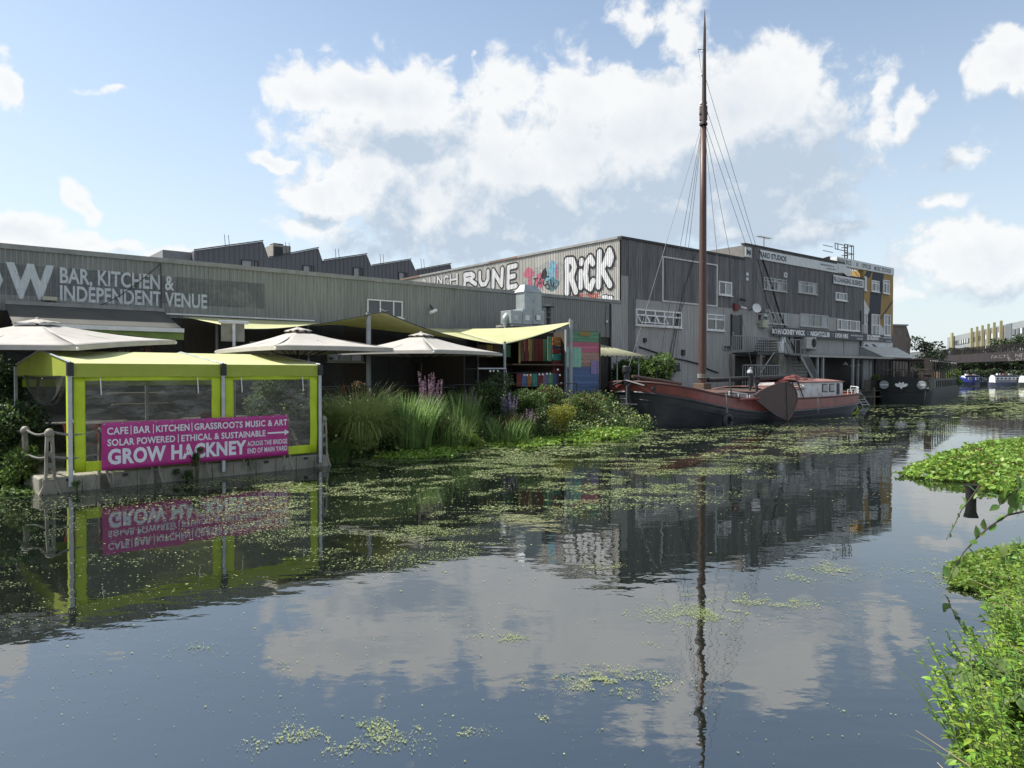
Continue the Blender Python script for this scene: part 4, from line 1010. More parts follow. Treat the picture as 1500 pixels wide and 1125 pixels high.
b = thing('sail_hook', PK+ZX*0, 'steel corner fitting of the long sail at its peak', 'fitting'); MB().tube(PK-ZX*.05, PK+UX*.15+VX*.15+ZX*.02, .03).build('shackle', steel_d, b); MB().tube(PK+UX*.1, PK-UX*.1+ZX*.07, .02).build('pin', alu, b)

# ================================================================== awnings on the warehouse
def awning(u0, u1, zb, vf, zf, m, label, valm, v0=.12):
    th = thing('awning', U((u0+u1)/2, v0, zb), label, 'awning', 'retractable awnings on the warehouse wall')
    o = MB().grid(lambda i, j: U(u0+(u1-u0)*i, v0+(vf-v0)*j, zb+(zf-zb)*j-.05*math.sin(math.pi*j)), 12, 8).build('cloth', m, th, smooth=True); solid(o, .01)
    MB().uvz(u0, u1, vf, vf+.09, zf-.11, zf+.02).build('front_bar', white, th)
    o = MB().grid(lambda i, j: U(u0+(u1-u0)*i, vf+.03+.02*math.sin(i*40)*j, zf-.11-.24*j), 40, 2).build('valance', valm, th); solid(o, .006)
    MB().uvz(u0, u1, .03, v0+.06, zb-.04, zb+.10).build('cassette', trim, th)
    for u in (u0+.15, u1-.15): MB().path([U(u,.1,zb-.3), U(u+.02,vf*.5,(zb+zf)/2-.22), U(u,vf,zf-.06)], .03, 6).build('folding_arm', blackp, th)
    return th
gval = mat('green valance cloth', (.17,.24,.06), (.13,.19,.05), 2, None, .8)
awning(-28.35, -23.75, 4.46, 2.5, 3.72, awn, 'charcoal retractable awning with green valance below the venue lettering', gval)
awning(-33.2, -28.75, 4.46, 2.5, 3.75, mat('pale green awning cloth', (.36,.42,.18), (.30,.36,.15), 2, None, .8), 'pale green awning cut off by the left edge of the photo', white)
# grey sign panel on its post, by the tent
ua = uu(343,6.2)
th = thing('hanging_board', U(ua,6.2,.95), 'grey board hung in a frame on a slim post behind the tent', 'sign')
za = UZ(343,472,6.2)[1]; zb_ = UZ(343,498,6.2)[1]
MB().tube(U(ua,6.2,.95), U(ua,6.2,za+.03), .045, n=8).build('post', alu, th); MB().tube(U(ua-.42,6.2,za), U(ua+.42,6.2,za), .045, n=8).build('cross_bar', alu, th)
MB().grid(lambda i, j: U(ua-.34+.68*i, 6.12-.03*math.sin(i*7), za-.04-(za-zb_)*j), 8, 6).build('cloth_panel', mat('grey canvas', (.20,.20,.17), (.13,.13,.11), 4), th)
# dark lean-to under the sails: beam, shelves, lights
MB().uvz(uu(360), uu(590), .4, .5, 3.35, 3.47).build('beam', white, low_wh)
for px in (318, 452, 700): MB().tube(U(uu(px,.6),.6,.96), U(uu(px,.6),.6,4.2), .05, n=8).build('support_post', greyp, low_wh)
# terrace rail with bulbs
def railing(u0, u1, v, z0, label, h=1.05, m=alu, bulbs=True, group='terrace railings'):
    th = thing('terrace_railing', U((u0+u1)/2, v, z0), label, 'railing', group)
    n = max(2, round((u1-u0)/1.3)); 
    for i in range(n+1): u = u0+(u1-u0)*i/n; MB().tube(U(u,v,z0), U(u,v,z0+h), .022, n=6).build('post', m, th)
    for z in (h, h*.62, h*.25): MB().tube(U(u0,v,z0+z), U(u1,v,z0+z), .018, n=6).build('rail', m, th)
    return th
railing(-21.9, -15.6, 6.1, .95, 'thin steel terrace railing behind the pampas grass', .9, m=steel_d); railing(-15.2, -8.9, 5.6, .95, 'thin steel terrace railing in front of the painted hut', .9, m=steel_d)
bulbm = mat('white bulb', (.75,.75,.70), None, 3, None, .3)
th = thing('string_lights', U(-11,5.0,2.0), 'string of small white bulbs along the bar railing and hut', 'string lights')
pts = [U(*(lambda a: (a[0], 5.2, a[1]))(UZ(px, py, 5.2))) for px, py in ((680,541),(700,540),(740,540),(742,547),(775,545),(800,546),(816,541),(820,556),(822,580))]
MB().path(pts, .012, 4).build('cable', blackp, th)
for px, py in ((718,542),(723,542),(729,542),(768,548),(772,548),(777,548),(790,547),(795,547),(801,546),(806,546),(817,540),(820,548),(822,560),(823,571)):
    a, z = UZ(px, py, 5.22); MB().lathe(U(a,5.22,z-.05), [(.012,-.04),(.04,-.02),(.04,.02),(.015,.05)], 8).build('bulb', bulbm, th)
MB().path([U(a, 5.2, z) for a, z in (UZ(700,540,5.2), UZ(741,540,5.2), UZ(742,552,5.2))], .035, 6).build('frame', alu, th)
# ================================================================== painted plank hut
t = thing('plank_hut', U(-9.5,3,.95), 'plank bar hut with boards painted green, pink, blue and lilac', 'hut')
hut = t
cols = {'green': (.14,.32,.20), 'pink': (.52,.15,.22), 'mint': (.24,.50,.38), 'brown': (.36,.23,.19), 'blue': (.10,.16,.32), 'lilac': (.24,.19,.36), 'teal': (.05,.26,.22), 'orange': (.36,.15,.04), 'dred': (.18,.03,.03), 'ochre': (.32,.24,.07), 'navyb': (.03,.04,.08), 'wood': (.10,.07,.045)}
cm_ = {k: mat('plank paint '+k, v, tuple(x*.7 for x in v), 5, (2,2,6), .75, rand=.15, dirt=tuple(x*.45+.03 for x in v), dscale=6, dlo=.58, dhi=.75) for k, v in cols.items()}
vh = 4.3
def hpx(px, v=vh): return uu(px, v)
def hz_(py, px=850, v=vh): return UZ(px, py, v)[1]
x0, x1 = hpx(829.5), hpx(877.5); zt, zb_ = hz_(485), 1.0
MB().uvz(x0+.05, x1-.05, .3, vh-.06, zb_, zt-.05).build('wall', dark_brown, t)
MB().uvz(x0-.02, x1+.02, vh-.05, vh-.03, zb_, zt+.02).build('backing', dark_brown, t)
rows = [(485,501,'green'),(501,516,'pink'),(516,537,'brown'),(537,578,'blue')]
for ya, yb, c in rows:
    za, zb2 = hz_(ya), hz_(yb); n = max(2, round((za-zb2)/.16)); h = (za-zb2)/n
    for k in range(n):
        q0 = x0+.0; q1 = x1
        dv = .006*((k*7)%3); o = MB().uvz(q0, q1, vh-.03, vh+.0+dv, zb2+k*h+.004, zb2+(k+1)*h-.004).build('plank', cm_[c], t)
for k in range(4):
    a = x0+.02+k*.22; MB().uvz(a, a+.21, vh+.02, vh+.035, hz_(538), hz_(509)).build('plank', cm_['mint'], t)
for k in range(3):
    a = x1-.56+k*.18; MB().uvz(a, a+.17, vh+.02, vh+.035, hz_(548), hz_(528)).build('plank', cm_['lilac'], t)
a, z = UZ(857,489,vh+.05); MB().uvz(a-.35, a+.35, vh+.02, vh+.04, z-.1, z+.1).build('plank', cm_['ochre'], t)
MB().uvz(x0-.06, x0, vh-.05, vh+.05, zb_, zt+.03).build('corner_post', greyp, t); MB().uvz(x1, x1+.05, vh-.05, vh+.05, zb_, zt+.03).build('corner_post', cm_['wood'], t)
# bar side, facing the water left of the panel
b0 = hpx(690); v2 = 3.9
MB().uvz(hpx(762), x0, .3, v2-1, zt-.40, zt-.32).build('roof', dark_brown, t); MB().uvz(b0, x0, .4, .5, 1.0, zt-.4).build('rear_wall', dark_int, t)
MB().uvz(b0, b0+.06, .5, v2-.1, 1.0, 3.2).build('side_wall', dark_brown, t)
def vpl(pxa, pxb, yt_, yb_, c, v=v2): MB().uvz(uu(pxa,v), uu(pxb,v), v-.03, v, UZ((pxa+pxb)/2,yb_,v)[1], UZ((pxa+pxb)/2,yt_,v)[1]).build('plank', cm_[c], t)
for a, b_, c in ((763,768,'wood'),(769,774.5,'dred'),(775,779,'ochre'),(779.5,783,'wood'),(783.5,789,'dred'),(789.5,795,'dred'),(795.5,801,'green')): vpl(a, b_, 497, 529, c, v2-.6)
vpl(802.5,808,493,529,'green'); vpl(760,762.5,496,532,'ochre'); vpl(809.5,827,494,500,'orange'); vpl(809.5,827,501,506,'orange'); vpl(809.5,827,507,511,'navyb'); vpl(809.5,827,511.5,517.5,'dred'); vpl(809.5,827,518.5,528,'teal'); vpl(809.5,827,528.5,538,'dred'); vpl(809.5,827,538.5,562,'dred')
for a, b_, c in ((700,712,'wood'),(713,722,'ochre'),(723,735,'wood'),(736,748,'green')): vpl(a, b_, 505, 523, c, v2-1.2)
MB().uvz(hpx(752), x0-.1, v2-.1, v2+.35, 2.62, 2.68).build('counter', cm_['wood'], t)
for i, c in enumerate(('dred','blue','orange','teal','dred','lilac','green','blue','dred')): a = 757+i*7.7; vpl(a, a+7, 547, 566, c)
# lean-to roof right of the hut
t = thing('lean_to_roof', U(-4.5,2,3.5), 'small olive corrugated lean-to roof between the hut and the ivy', 'roof')
olv = mat('olive corrugated sheet', (.30,.30,.19), (.22,.22,.14), 4, None, .6)
a0, a1 = hpx(879), -2.6
xs = []; n = 26
def lt(i, j): u = a0+(a1+.6*j-a0)*i; return U(u, .2+3.6*j, 3.95-.85*j+.03*math.sin(i*n*math.pi*2*.5))
o = MB().grid(lt, 104, 2).build('corrugated_roof', olv, t, smooth=True); solid(o, .01)
for u in (a0+.1, uu(905,3.6), a1): MB().tube(U(u,3.55,.96), U(u,3.55,3.10), .035, n=6).build('post', greyp, t)
# ducting on the hut roof
t = thing('extract_duct', U(-9.8,2.2,4.3), 'galvanised kitchen extract duct with tall square stack above the sails', 'duct')
vd = 2.3
def dbox(px0, px1, y0, y1, nm, v0=vd-.5, v1=vd+.25, m=galv):
    a, z1_ = UZ(px0, y0, v1); b_, _ = UZ(px1, y0, v1); _, z0_ = UZ(px0, y1, v1); o = MB().uvz(a, b_, v0, v1, z0_, z1_).build(nm, m, t); bevel(o, .012, 1); return o
dbox(748.5, 765.5, 454.5, 474, 'duct_box'); dbox(766, 780.5, 452.5, 475, 'duct_box'); dbox(781, 797.5, 454, 475, 'duct_box', vd-.6, vd+.2); dbox(768.5, 793.5, 427, 453.5, 'stack', vd-.52, vd+.12)
for p_ in (756, 773, 789):
    a, z = UZ(p_, 465, vd+.27); MB().uvz(a-.12, a+.12, vd+.25, vd+.262, z-.12, z+.10).build('access_plate', whitet2 if p_ != 756 else alu, t)
a0, zt0 = UZ(767.5, 427, vd+.15); a1, _ = UZ(794.5, 427, vd+.15); zt1 = UZ(781,418,vd)[1]
b = MB(); vA, vB = vd-.55, vd+.15; c_ = .22
b.add([U(a0,vA,zt0),U(a1,vA,zt0),U(a1,vB,zt0),U(a0,vB,zt0),U(a0+c_,vA+c_,zt1),U(a1-c_,vA+c_,zt1),U(a1-c_,vB-c_,zt1),U(a0+c_,vB-c_,zt1)], [(0,3,2,1),(4,5,6,7),(0,1,5,4),(1,2,6,5),(2,3,7,6),(3,0,4,7)]); b.build('cowl', galv, t)
pe = [U(*(lambda a: (a[0], vd-.1, a[1]))(UZ(px, py, vd-.1))) for px, py in ((751,462),(746.5,461.5),(743,463),(740.8,466),(740,471),(740,484))]
MB().path(pe, .17, 14).build('elbow', galv, t, smooth=True)
pe = [UZ(800,450,vd), UZ(800,470,vd)]
MB().tube(U(pe[1][0]+.15,vd,pe[1][1]-.2), U(pe[0][0]+.15,vd,pe[0][1]+.0), .11, n=10).build('flue', steel_d, t); MB().lathe(U(pe[0][0]+.15,vd,pe[0][1]), [(.28,0),(.30,.03),(.02,.14)], 12).build('flue_cap', steel_d, t)
for dz in (.25,.5): MB().lathe(U(pe[0][0]+.15,vd,pe[0][1]-dz), [(.17,0),(.17,.03)], 12).build('flue_band', trim, t)
MB().uvz(a0-.8, a1+1.2, vd-.9, vd+.3, zt0-1.62, zt0-1.52).build('base_frame', trim, t)
for u in (a0-.7, a1+1.0): MB().uvz(u, u+.08, vd-.2, vd-.1, hz_(485), zt0-1.6).build('leg', trim, t)
# ================================================================== landings, stairs and lean-to by the studios
fence_m = mat('grey metal railing', (.26,.27,.275), (.19,.2,.205), 4, None, .5)
t = thing('entrance_landing', U(12,1,.95), 'raised metal landing with steps and vertical bar railings outside the studios', 'landing')
ub0, ub1 = uu(1071,1.8), uu(1148,1.8)
MB().uvz(uu(1071,0), ub1, .1, 1.9, 3.45, 3.62).build('platform', steel_d, t)
def bars(u0, u1, v, z0, z1, step=.22, nm='baluster', m=fence_m, par=None, slope=0.):
    par = par or t; n = int((u1-u0)/step)
    for k in range(n+1):
        u = u0+k*(u1-u0)/n; dz = slope*(u-u0); MB().uvz(u-.018, u+.018, v-.018, v+.018, z0+dz, z1+dz).build(nm, m, par)
    MB().poly([U(u0,v,z1), U(u1,v,z1+slope*(u1-u0)), U(u1,v,z1+slope*(u1-u0)+.05), U(u0,v,z1+.05)], .05, VX).build('top_rail', m, par)
bars(ub0, uu(1124,1.8), 1.85, 3.66, 4.55)
for k in range(5): MB().uvz(uu(1105+k*1.6,1.0), uu(1126,1.0), .9-.0, 1.6, 3.66+k*.17, 3.70+k*.17+.06).build('step', timber, t)
for px in (1071.5, 1112, 1142): MB().uvz(uu(px,1.8), uu(px,1.8)+.28, 1.6, 1.85, .95, 3.45).build('column', conc, t)
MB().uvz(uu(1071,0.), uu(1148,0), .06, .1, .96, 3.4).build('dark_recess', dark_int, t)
p0, p1 = UZ(1113,547,1.95), UZ(1134,516,1.95); MB().tube(U(p0[0],1.95,p0[1]), U(p1[0],1.95,p1[1]), .04, n=6).build('brace', greyp, t)
gt = thing('yard_fence', U(14,2.3,.95), 'grey palisade fence of thin upright bars below the landing', 'fence')
bars(uu(1088,2.4), uu(1141,2.4), 2.4, .96, 2.75, .26, 'fence_bar', par=gt)
t2 = thing('block_wall', U(18,2,.95), 'mossy concrete block wall with a dark opening beside the stair', 'wall')
MB().uvz(uu(1141,2.2), uu(1151,2.2), 1.2, 2.2, .96, 3.5).build('pier', conc, t2); MB().uvz(uu(1151,2.2), uu(1172,2.2), 1.9, 2.2, .96, 1.9).build('wall', conc, t2)
MB().uvz(uu(1152,2.2)+.0, uu(1161,2.2), 2.2, 2.22, 1.0, 1.9).build('opening', blackp, t2)
ub_, zb_ = UZ(1142.5,511,1.5); w = thing('white_bin', U(ub_,1.5,3.62), 'white cylindrical tub standing on the landing', 'bin'); MB().lathe(U(ub_,1.5,3.63), [(.2,0),(.22,.1),(.22,.6),(.24,.62),(.24,.68)], 14).build('tub', white, w); MB().lathe(U(ub_,1.5,4.31), [(.24,0),(.2,.04)], 14).build('lid', whitet2, w)
# meter cabinets by the door
mc = thing('meter_cabinet', U(uu(1120,.3),.1,4.9), 'cream control cabinet with yellow warning sign by the landing door', 'cabinet')
(a0, z1), (_, z0) = UZ(1117.3,468,.4), UZ(1117.3,479.5,.4); a1 = uu(1125.5,.4)
MB().uvz(a0, a1, .06, .4, z0, z1).build('casing', mat('cream cabinet', (.42,.42,.33), (.34,.34,.27), 4), mc)
MB().uvz(a0+.15, a0+.5, .4, .415, z0+.55, z0+.75).build('display', mat('green screen', (.03,.10,.07)), mc)
(a0, z1), (_, z0) = UZ(1118.5,460.5,.3), UZ(1118.5,467.5,.3); a1 = uu(1124,.3); MB().uvz(a0, a1, .06, .3, z0, z1).build('notice', signw, mc)
MB().poly([U(a0+.1,.302,z0+.08), U(a1-.1,.302,z0+.08), U((a0+a1)/2,.302,z1-.08)], .006, VX).build('warning_triangle', mat('yellow', (.45,.35,.05)), mc)
(a0, z1), (_, z0) = UZ(1119,453,.6), UZ(1119,457,.6); MB().uvz(a0, uu(1126,.6), .1, .7, z0, z1).build('hood', trim, mc)
sdl = UZ(1107,452,.6); sd_ = thing('satellite_dish', U(sdl[0],.1,sdl[1]), 'small round white satellite dish above the landing', 'satellite dish')
b = MB(); c = U(sdl[0], .6, sdl[1]); dn = (VX-UX*.5+ZX*.3).normalized(); e1 = dn.cross(ZX).normalized(); e2 = e1.cross(dn)
b.grid(lambda i, j: c + (e1*math.cos(2*math.pi*i)+e2*math.sin(2*math.pi*i))*.32*j + dn*(.10*j*j), 16, 4); b.build('dish', white, sd_, smooth=True)
MB().tube(c, U(sdl[0],.05,sdl[1]-.1), .03).build('arm', steel_d, sd_)
bx_ = UZ(1148,496.5,.2); MB().uvz(bx_[0]-.25, bx_[0]+.25, .06, .2, bx_[1]-.25, bx_[1]+.2).build('wall_box', signw, blkY)
# stair down to the deck
t = thing('metal_stair', U(19,2,.95), 'grey metal stair descending right to the deck beside the air conditioner', 'stair')
(sa, za), (sb, zb_) = UZ(1172,521,2.6), UZ(1199,550,2.6)
za = 3.5; zb_ = 1.05
MB().poly([U(sa,2.6,za-.25), U(sb,2.6,zb_-.25+.2), U(sb,2.6,zb_+.15), U(sa,2.6,za)], .06, VX).build('stringer', fence_m, t)
for k in range(11): f = (k+.5)/11; u = sa+(sb-sa)*f; MB().uvz(u-.16, u+.16, 1.7, 2.6, za+(zb_-za)*f-.03, za+(zb_-za)*f).build('tread', steel_d, t)
n = 14
for k in range(n+1): f = k/n; u = sa+(sb-sa)*f; MB().uvz(u-.015, u+.015, 2.6, 2.63, za+(zb_-za)*f, za+(zb_-za)*f+.95).build('baluster', fence_m, t)
MB().tube(U(sa,2.62,za+.97), U(sb,2.62,zb_+.97), .03, n=6).build('handrail', fence_m, t)
MB().uvz(sa-1.3, sa, 1.6, 2.66, 3.4, 3.5).build('top_landing', steel_d, t)
for u in (sa-1.3, sa-.65, sa): MB().tube(U(u,2.62,3.5), U(u,2.62,4.45), .03, n=6).build('handrail_post', fence_m, t)
MB().tube(U(sa-1.3,2.62,4.45), U(sa,2.62,4.47), .03, n=6).build('handrail', fence_m, t)
(a0, z1) = UZ(1163,500,.05); MB().uvz(a0, a0+1.1, .06, .12, 3.5, 5.0).build('dark_doorway', dark_int, blkY)
# flat lean-to roof and covered deck
t = thing('covered_deck', U(22,1,.95), 'dark covered deck with thin flat roof on pale posts beneath the club sign', 'deck')
def zroof(u): return 3.55
MB().poly([U(15.2,.1,3.62), U(29.3,.1,3.62), U(29.3,2.2,3.42), U(15.2,2.2,3.42)], .07, ZX).build('flat_roof', trim, t)
MB().uvz(15.2, 29.3, 2.2, 2.26, 3.38, 3.52).build('roof_edge', mat('pale edge', (.34,.33,.30)), t)
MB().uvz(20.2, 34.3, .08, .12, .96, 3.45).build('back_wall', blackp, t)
MB().uvz(15.5, 30.0, .12, 3.4, .952, 1.02).build('deck_floor', timber, t)
for px in (1197, 1205, 1249): u = uu(px, 2.1); MB().uvz(u-.07, u+.07, 2.03, 2.17, 1.02, 3.42).build('post', greyp, t)
for px, w_ in ((1261,.1),(1272,.45),(1279,.2)): u = uu(px, 1.8); MB().uvz(u-w_, u+w_, 1.5, 1.62, 1.02, 3.3).build('panel', mat('pale door panel', (.30,.31,.30), (.22,.23,.225), 3), t)
for px, py in ((1238,532),(1248,534),(1256.5,533),(1265,532)):
    a, z = UZ(px, py, 1.2); MB().lathe(U(a,1.2,z), [(.22,-.12),(.20,-.10),(.05,.06),(.02,.12)], 12).build('lamp_shade', whitet2, t); MB().tube(U(a,1.2,z+.1), U(a,1.2,3.5), .01, n=4).build('lamp_cord', blackp, t)
for px, v, lab in ((1228,2.6,''),(1240,2.4,''),): pass
for k in range(7):
    u = 23.0+k*.95; MB().uvz(u, u+.9, 2.9, 2.95, 1.02, 1.75).build('screen_panel', [timber, trim_d, dark_brown][k%3], t)
# sloping tiled roof in front of the mural building
t = thing('terrace_roof', U(31,1,3.5), 'sloping grey slatted roof over the waterside restaurant terrace', 'roof')
slate = mat('grey roofing slats', (.62,.62,.60), (.44,.45,.44), 5, None, .7, rand=.12)
for k in range(9):
    j0, j1 = k/9, (k+1)/9
    def c_(i, j): return U(28.2+(34.9+.7*j-28.2)*i, .1+(1.9-.5*i)*j+.0, 4.42-.92*j)
    p = [c_(0,j0), c_(1,j0), c_(1,j1), c_(0,j1)]; p = [q+ZX*(.05*(1 if n_ < 2 else 0)) if False else q for n_, q in enumerate(p)]
    p[2] = p[2]+ZX*.045; p[3] = p[3]+ZX*.045
    MB().poly(p, .03, ZX).build('roof_slat', slate, t)
MB().poly([U(28.2,.1,4.40), U(28.2,2.0,3.48), U(28.2,.1,3.48)], .05, UX).build('gable_end', trim, t)
for u in (28.3, 31, 34.6): MB().uvz(u, u+.12, 1.2, 1.32, .96, 3.55).build('post', trim_d, t)
# landing steps to the water (ladder)
(u0, z0) = UZ(1256,573,4.0)
lad = thing('boarding_ladder', P3(1265,583,50.), 'small wooden boarding ladder sloping down to the water by the dark barge', 'ladder')
A_, B_ = P3(1254,572.5,51.5), P3(1269,591.5,49.0); sd2 = Vector((.75,.4,0)).normalized()*.35
B_.z = .05
for s in (-1,1): MB().tube(A_+sd2*s, B_+sd2*s, .045, n=6).build('stringer', greyp, lad)
for k in range(6): q = A_.lerp(B_, (k+.5)/6); MB().tube(q-sd2, q+sd2, .035, n=5).build('rung', greyp, lad)
jt = thing('timber_jetty', U(17.5,3.6,.3), 'low dark timber jetty between the red barge stern and the dark barge', 'jetty')
for k in range(12): MB().uvz(14.6+k*.72, 15.28+k*.72, 3.25, 4.0, .55, .62).build('plank', timber, jt)
for k in range(5): MB().tube(U(15+k*1.8,3.95,-1), U(15+k*1.8,3.95,.55+(.2 if k%2 else .7)), .09, n=8).build('pile', timber, jt)

# ================================================================== red and black sailing barge
BO = Vector((5.2, 31.2, 0)); BX = Vector((.765, .644, 0)).normalized(); BY = Vector((.644, -.765, 0)).normalized()  # along, towards camera side
def Bp(s, y, z=0.): return BO + BX*s + BY*y + ZX*z
BL_ = 18.2
def sheer(t): return 1.03 + (.90*(1-t/.42)**2 if t < .42 else 0) + (.16*((t-.6)/.4)**2 if t > .6 else 0)
def hb(t, z, zt):   # half breadth
    fz = 1.0; 
    k = min(1, max(0, (z+.5)/(zt+.5)))
    tb = .125+.14*(1-k); te = .17+.10*(1-k); p = 2.35 + .35*k
    f = 1.
    t = min(1., max(0., t))
    if t < tb: f = (1-(1-t/tb)**p)**(1/2.1)
    elif t > 1-te: f = max(0, 1-min(1, (t-(1-te))/te)**p)**(1/1.9)
    B = 2.38*(.80+.20*min(1, k*1.6)) if k < .62 else 2.38-.10*((k-.62)/.38)**1.5
    return max(B*f, .0)
def hull_pt(t, zn, side, zt):  # zn absolute z
    k = (zn+.5)/(zt+.5); s = -.32*k*(1-t)**8 + t*(BL_+.2*k)
    return Bp(s, side*hb(t, zn, zt), zn)
NT = 56
def tpar(i): # denser at the ends
    x = i/NT; return .5-.5*math.cos(math.pi*x)
bar = thing('sailing_barge', Bp(9,0,0), 'black hulled sailing barge with faded red bulwarks, tall mast and brown leeboard', 'barge')
def strake(z):  # rubbing strake height
    return z
def hull_band(z0f, z1f, nz, m, name, inset=0.):
    for side in (1,-1):
        b = MB(); 
        def fn(i, j):
            t_ = tpar(i*NT); zt = sheer(t_); z = z0f(t_)+(z1f(t_)-z0f(t_))*j; return hull_pt(t_, z, side, zt)
        b.grid(fn, NT, nz)
        if side == -1: b.f = [f[::-1] for f in b.f]
        b.build(name, m, bar, smooth=True)
zs = lambda t_: sheer(t_)-.46-.14*math.sin(math.pi*t_)
hull_band(lambda t_: -.5, lambda t_: zs(t_), 8, hullb, 'hull_side'); hull_band(zs, sheer, 2, hullr, 'bulwark')
for side in (1,-1):
    MB().path([hull_pt(tpar(i), zs(tpar(i)), side, sheer(tpar(i)))+BY*side*.03 for i in range(NT+1)], .055, 8).build('rubbing_strake', hullb, bar, smooth=True)
    MB().path([hull_pt(tpar(i), zs(tpar(i))-.30, side, sheer(tpar(i)))+BY*side*.01 for i in range(NT+1)], .022, 6).build('hull_plate_seam', hullb, bar, smooth=True)
    MB().path([hull_pt(tpar(i), sheer(tpar(i)), side, sheer(tpar(i))) for i in range(NT+1)], .05, 8).build('cap_rail', mat('dark red rail', (.07,.03,.028), None, 4), bar, smooth=True)
b = MB(); b.grid(lambda i, j: (lambda t_: Bp(t_*BL_, (2*j-1)*max(hb(t_, sheer(t_)-.4, sheer(t_))-.03, 0), sheer(t_)-.42))(tpar(i*NT)), NT, 6); b.build('deck', mat('grey deck paint', (.10,.085,.075), (.07,.06,.055), 3), bar)
# stem post
b = MB(); b.path([Bp(.10,0,-.4), Bp(-.05,0,.3), Bp(-.22,0,1.0), Bp(-.36,0,1.9), Bp(-.40,0,2.35)], [.13,.13,.13,.12,.12], 8); b.build('stem_post', hullb, bar)
b = MB(); b.lathe(Bp(-.40,0,2.3), [(.16,0),(.18,.05),(.18,.26),(.14,.30)], 12); b.build('stem_cap', blackp, bar)
b = MB(); b.path([Bp(-.28,-.9,1.75), Bp(-.45,0,1.98), Bp(-.28,.9,1.75)], .05, 6); b.build('bow_chock', hullb, bar)
MB().tube(hull_pt(tpar(4), 1.62, 1, 1.9)+BY*.02, hull_pt(tpar(4), 1.62, 1, 1.9)+BY*.09-BX*.03, .09, n=12).build('hawse_pipe', blackp, bar)
MB().tube(Bp(.1,-.1,2.15), Bp(3.5,-.1,1.78), .07, .09, n=8).build('bowsprit', mastm, bar)
# anchor hanging off the bow
an = thing('anchor', Bp(-.55,.1,1.2), 'grey stock anchor hanging from a chain at the barge bow', 'anchor')
ap = P3(918,580,30.2)
MB().tube(Vector((ap.x,ap.y,.12)), Vector((ap.x,ap.y,1.75)), .028, n=6).build('shank', mat('grey anchor iron', (.13,.13,.13)), an); MB().tube(Vector((ap.x-.42,ap.y-.1,1.0)), Vector((ap.x+.45,ap.y+.1,.97)), .03, n=6).build('stock', MATS['grey anchor iron'], an)
MB().path([Vector((ap.x-.22,ap.y,.40)), Vector((ap.x,ap.y,.12)), Vector((ap.x+.30,ap.y,.42))], .04, 6).build('arms', MATS['grey anchor iron'], an)
MB().poly([Vector((ap.x+.14,ap.y-.04,.20)), Vector((ap.x+.36,ap.y-.04,.24)), Vector((ap.x+.38,ap.y-.04,.52))], .03).build('fluke', alu, an)
MB().tube(Vector((ap.x,ap.y,1.72)), Bp(-.25,.2,1.9), .02, n=5).build('chain', steel_d, an)
# deckhouses
def house(s0, s1, hw, z0, z1, m, roofm_, nm, crown=.10):
    o = MB().box(Bp((s0+s1)/2, 0, (z0+z1)/2), (s1-s0, 2*hw, z1-z0), (BX,BY,ZX)).build(nm, m, bar); bevel(o, .03)
    r = MB().grid(lambda i, j: Bp(s0-.08+(s1-s0+.16)*i, -(hw+.08)+2*(hw+.08)*j, z1+.012+crown*math.sin(math.pi*j)), 10, 10).build('cabin_roof' , roofm_, bar, smooth=True); solid(r, .03)
    return o
white2 = mat('chalky white cabin paint', (.58,.59,.60), (.46,.47,.48), 3, None, .5, dirt=(.28,.27,.25), dscale=3)
brhatch = mat('brown hatch cover', (.12,.07,.055), (.085,.05,.04), 3, None, .7)
h1 = house(3.9, 8.2, 1.55, .7, 1.36, white2, brhatch, 'fore_cabin', .14)
h2 = house(8.3, 11.6, 1.6, .7, 1.45, white2, deckr, 'hatch', .16)
h3 = house(11.7, 16.0, 1.55, .7, 1.80, white2, deckr, 'aft_cabin', .14)
for s in (13.9, 14.7):
    MB().box(Bp(s, 1.56, 1.48), (.55,.03,.45), (BX,BY,ZX)).build('window_frame', mat('dark blue trim', (.04,.05,.07)), h3); MB().box(Bp(s, 1.58, 1.48), (.44,.02,.35), (BX,BY,ZX)).build('pane', blind, h3)
MB().box(Bp(15.4,1.57,1.42), (.28,.03,.6), (BX,BY,ZX)).build('door', MATS['dark blue trim'], h3)
MB().box(Bp(5.6,1.57,1.15), (.3,.03,.2), (BX,BY,ZX)).build('window_frame', blackp, h1)
for s in (11.8, 12.6, 13.4): MB().box(Bp(s, .9, 1.98), (.5,.5,.06), (BX,BY,ZX)).build('skylight', deckr, h3)
# white handrails
def hrail(s0, s1, n, h=.22, y=None):
    b = MB(); pts = []
    for i in range(n+1):
        t_ = (s0+(s1-s0)*i/n)/BL_; p = hull_pt(t_, sheer(t_), 1, sheer(t_))-BY*.06; b.tube(p, p+ZX*h, .018, n=5); pts.append(p+ZX*h)
    b.path(pts, .022, 6); b.build('handrail', white, bar)
hrail(3.9, 5.3, 2); hrail(5.5, 7.0, 2, .16); hrail(15.0, 17.3, 5, .30); hrail(16.6, 17.9, 3, .34)
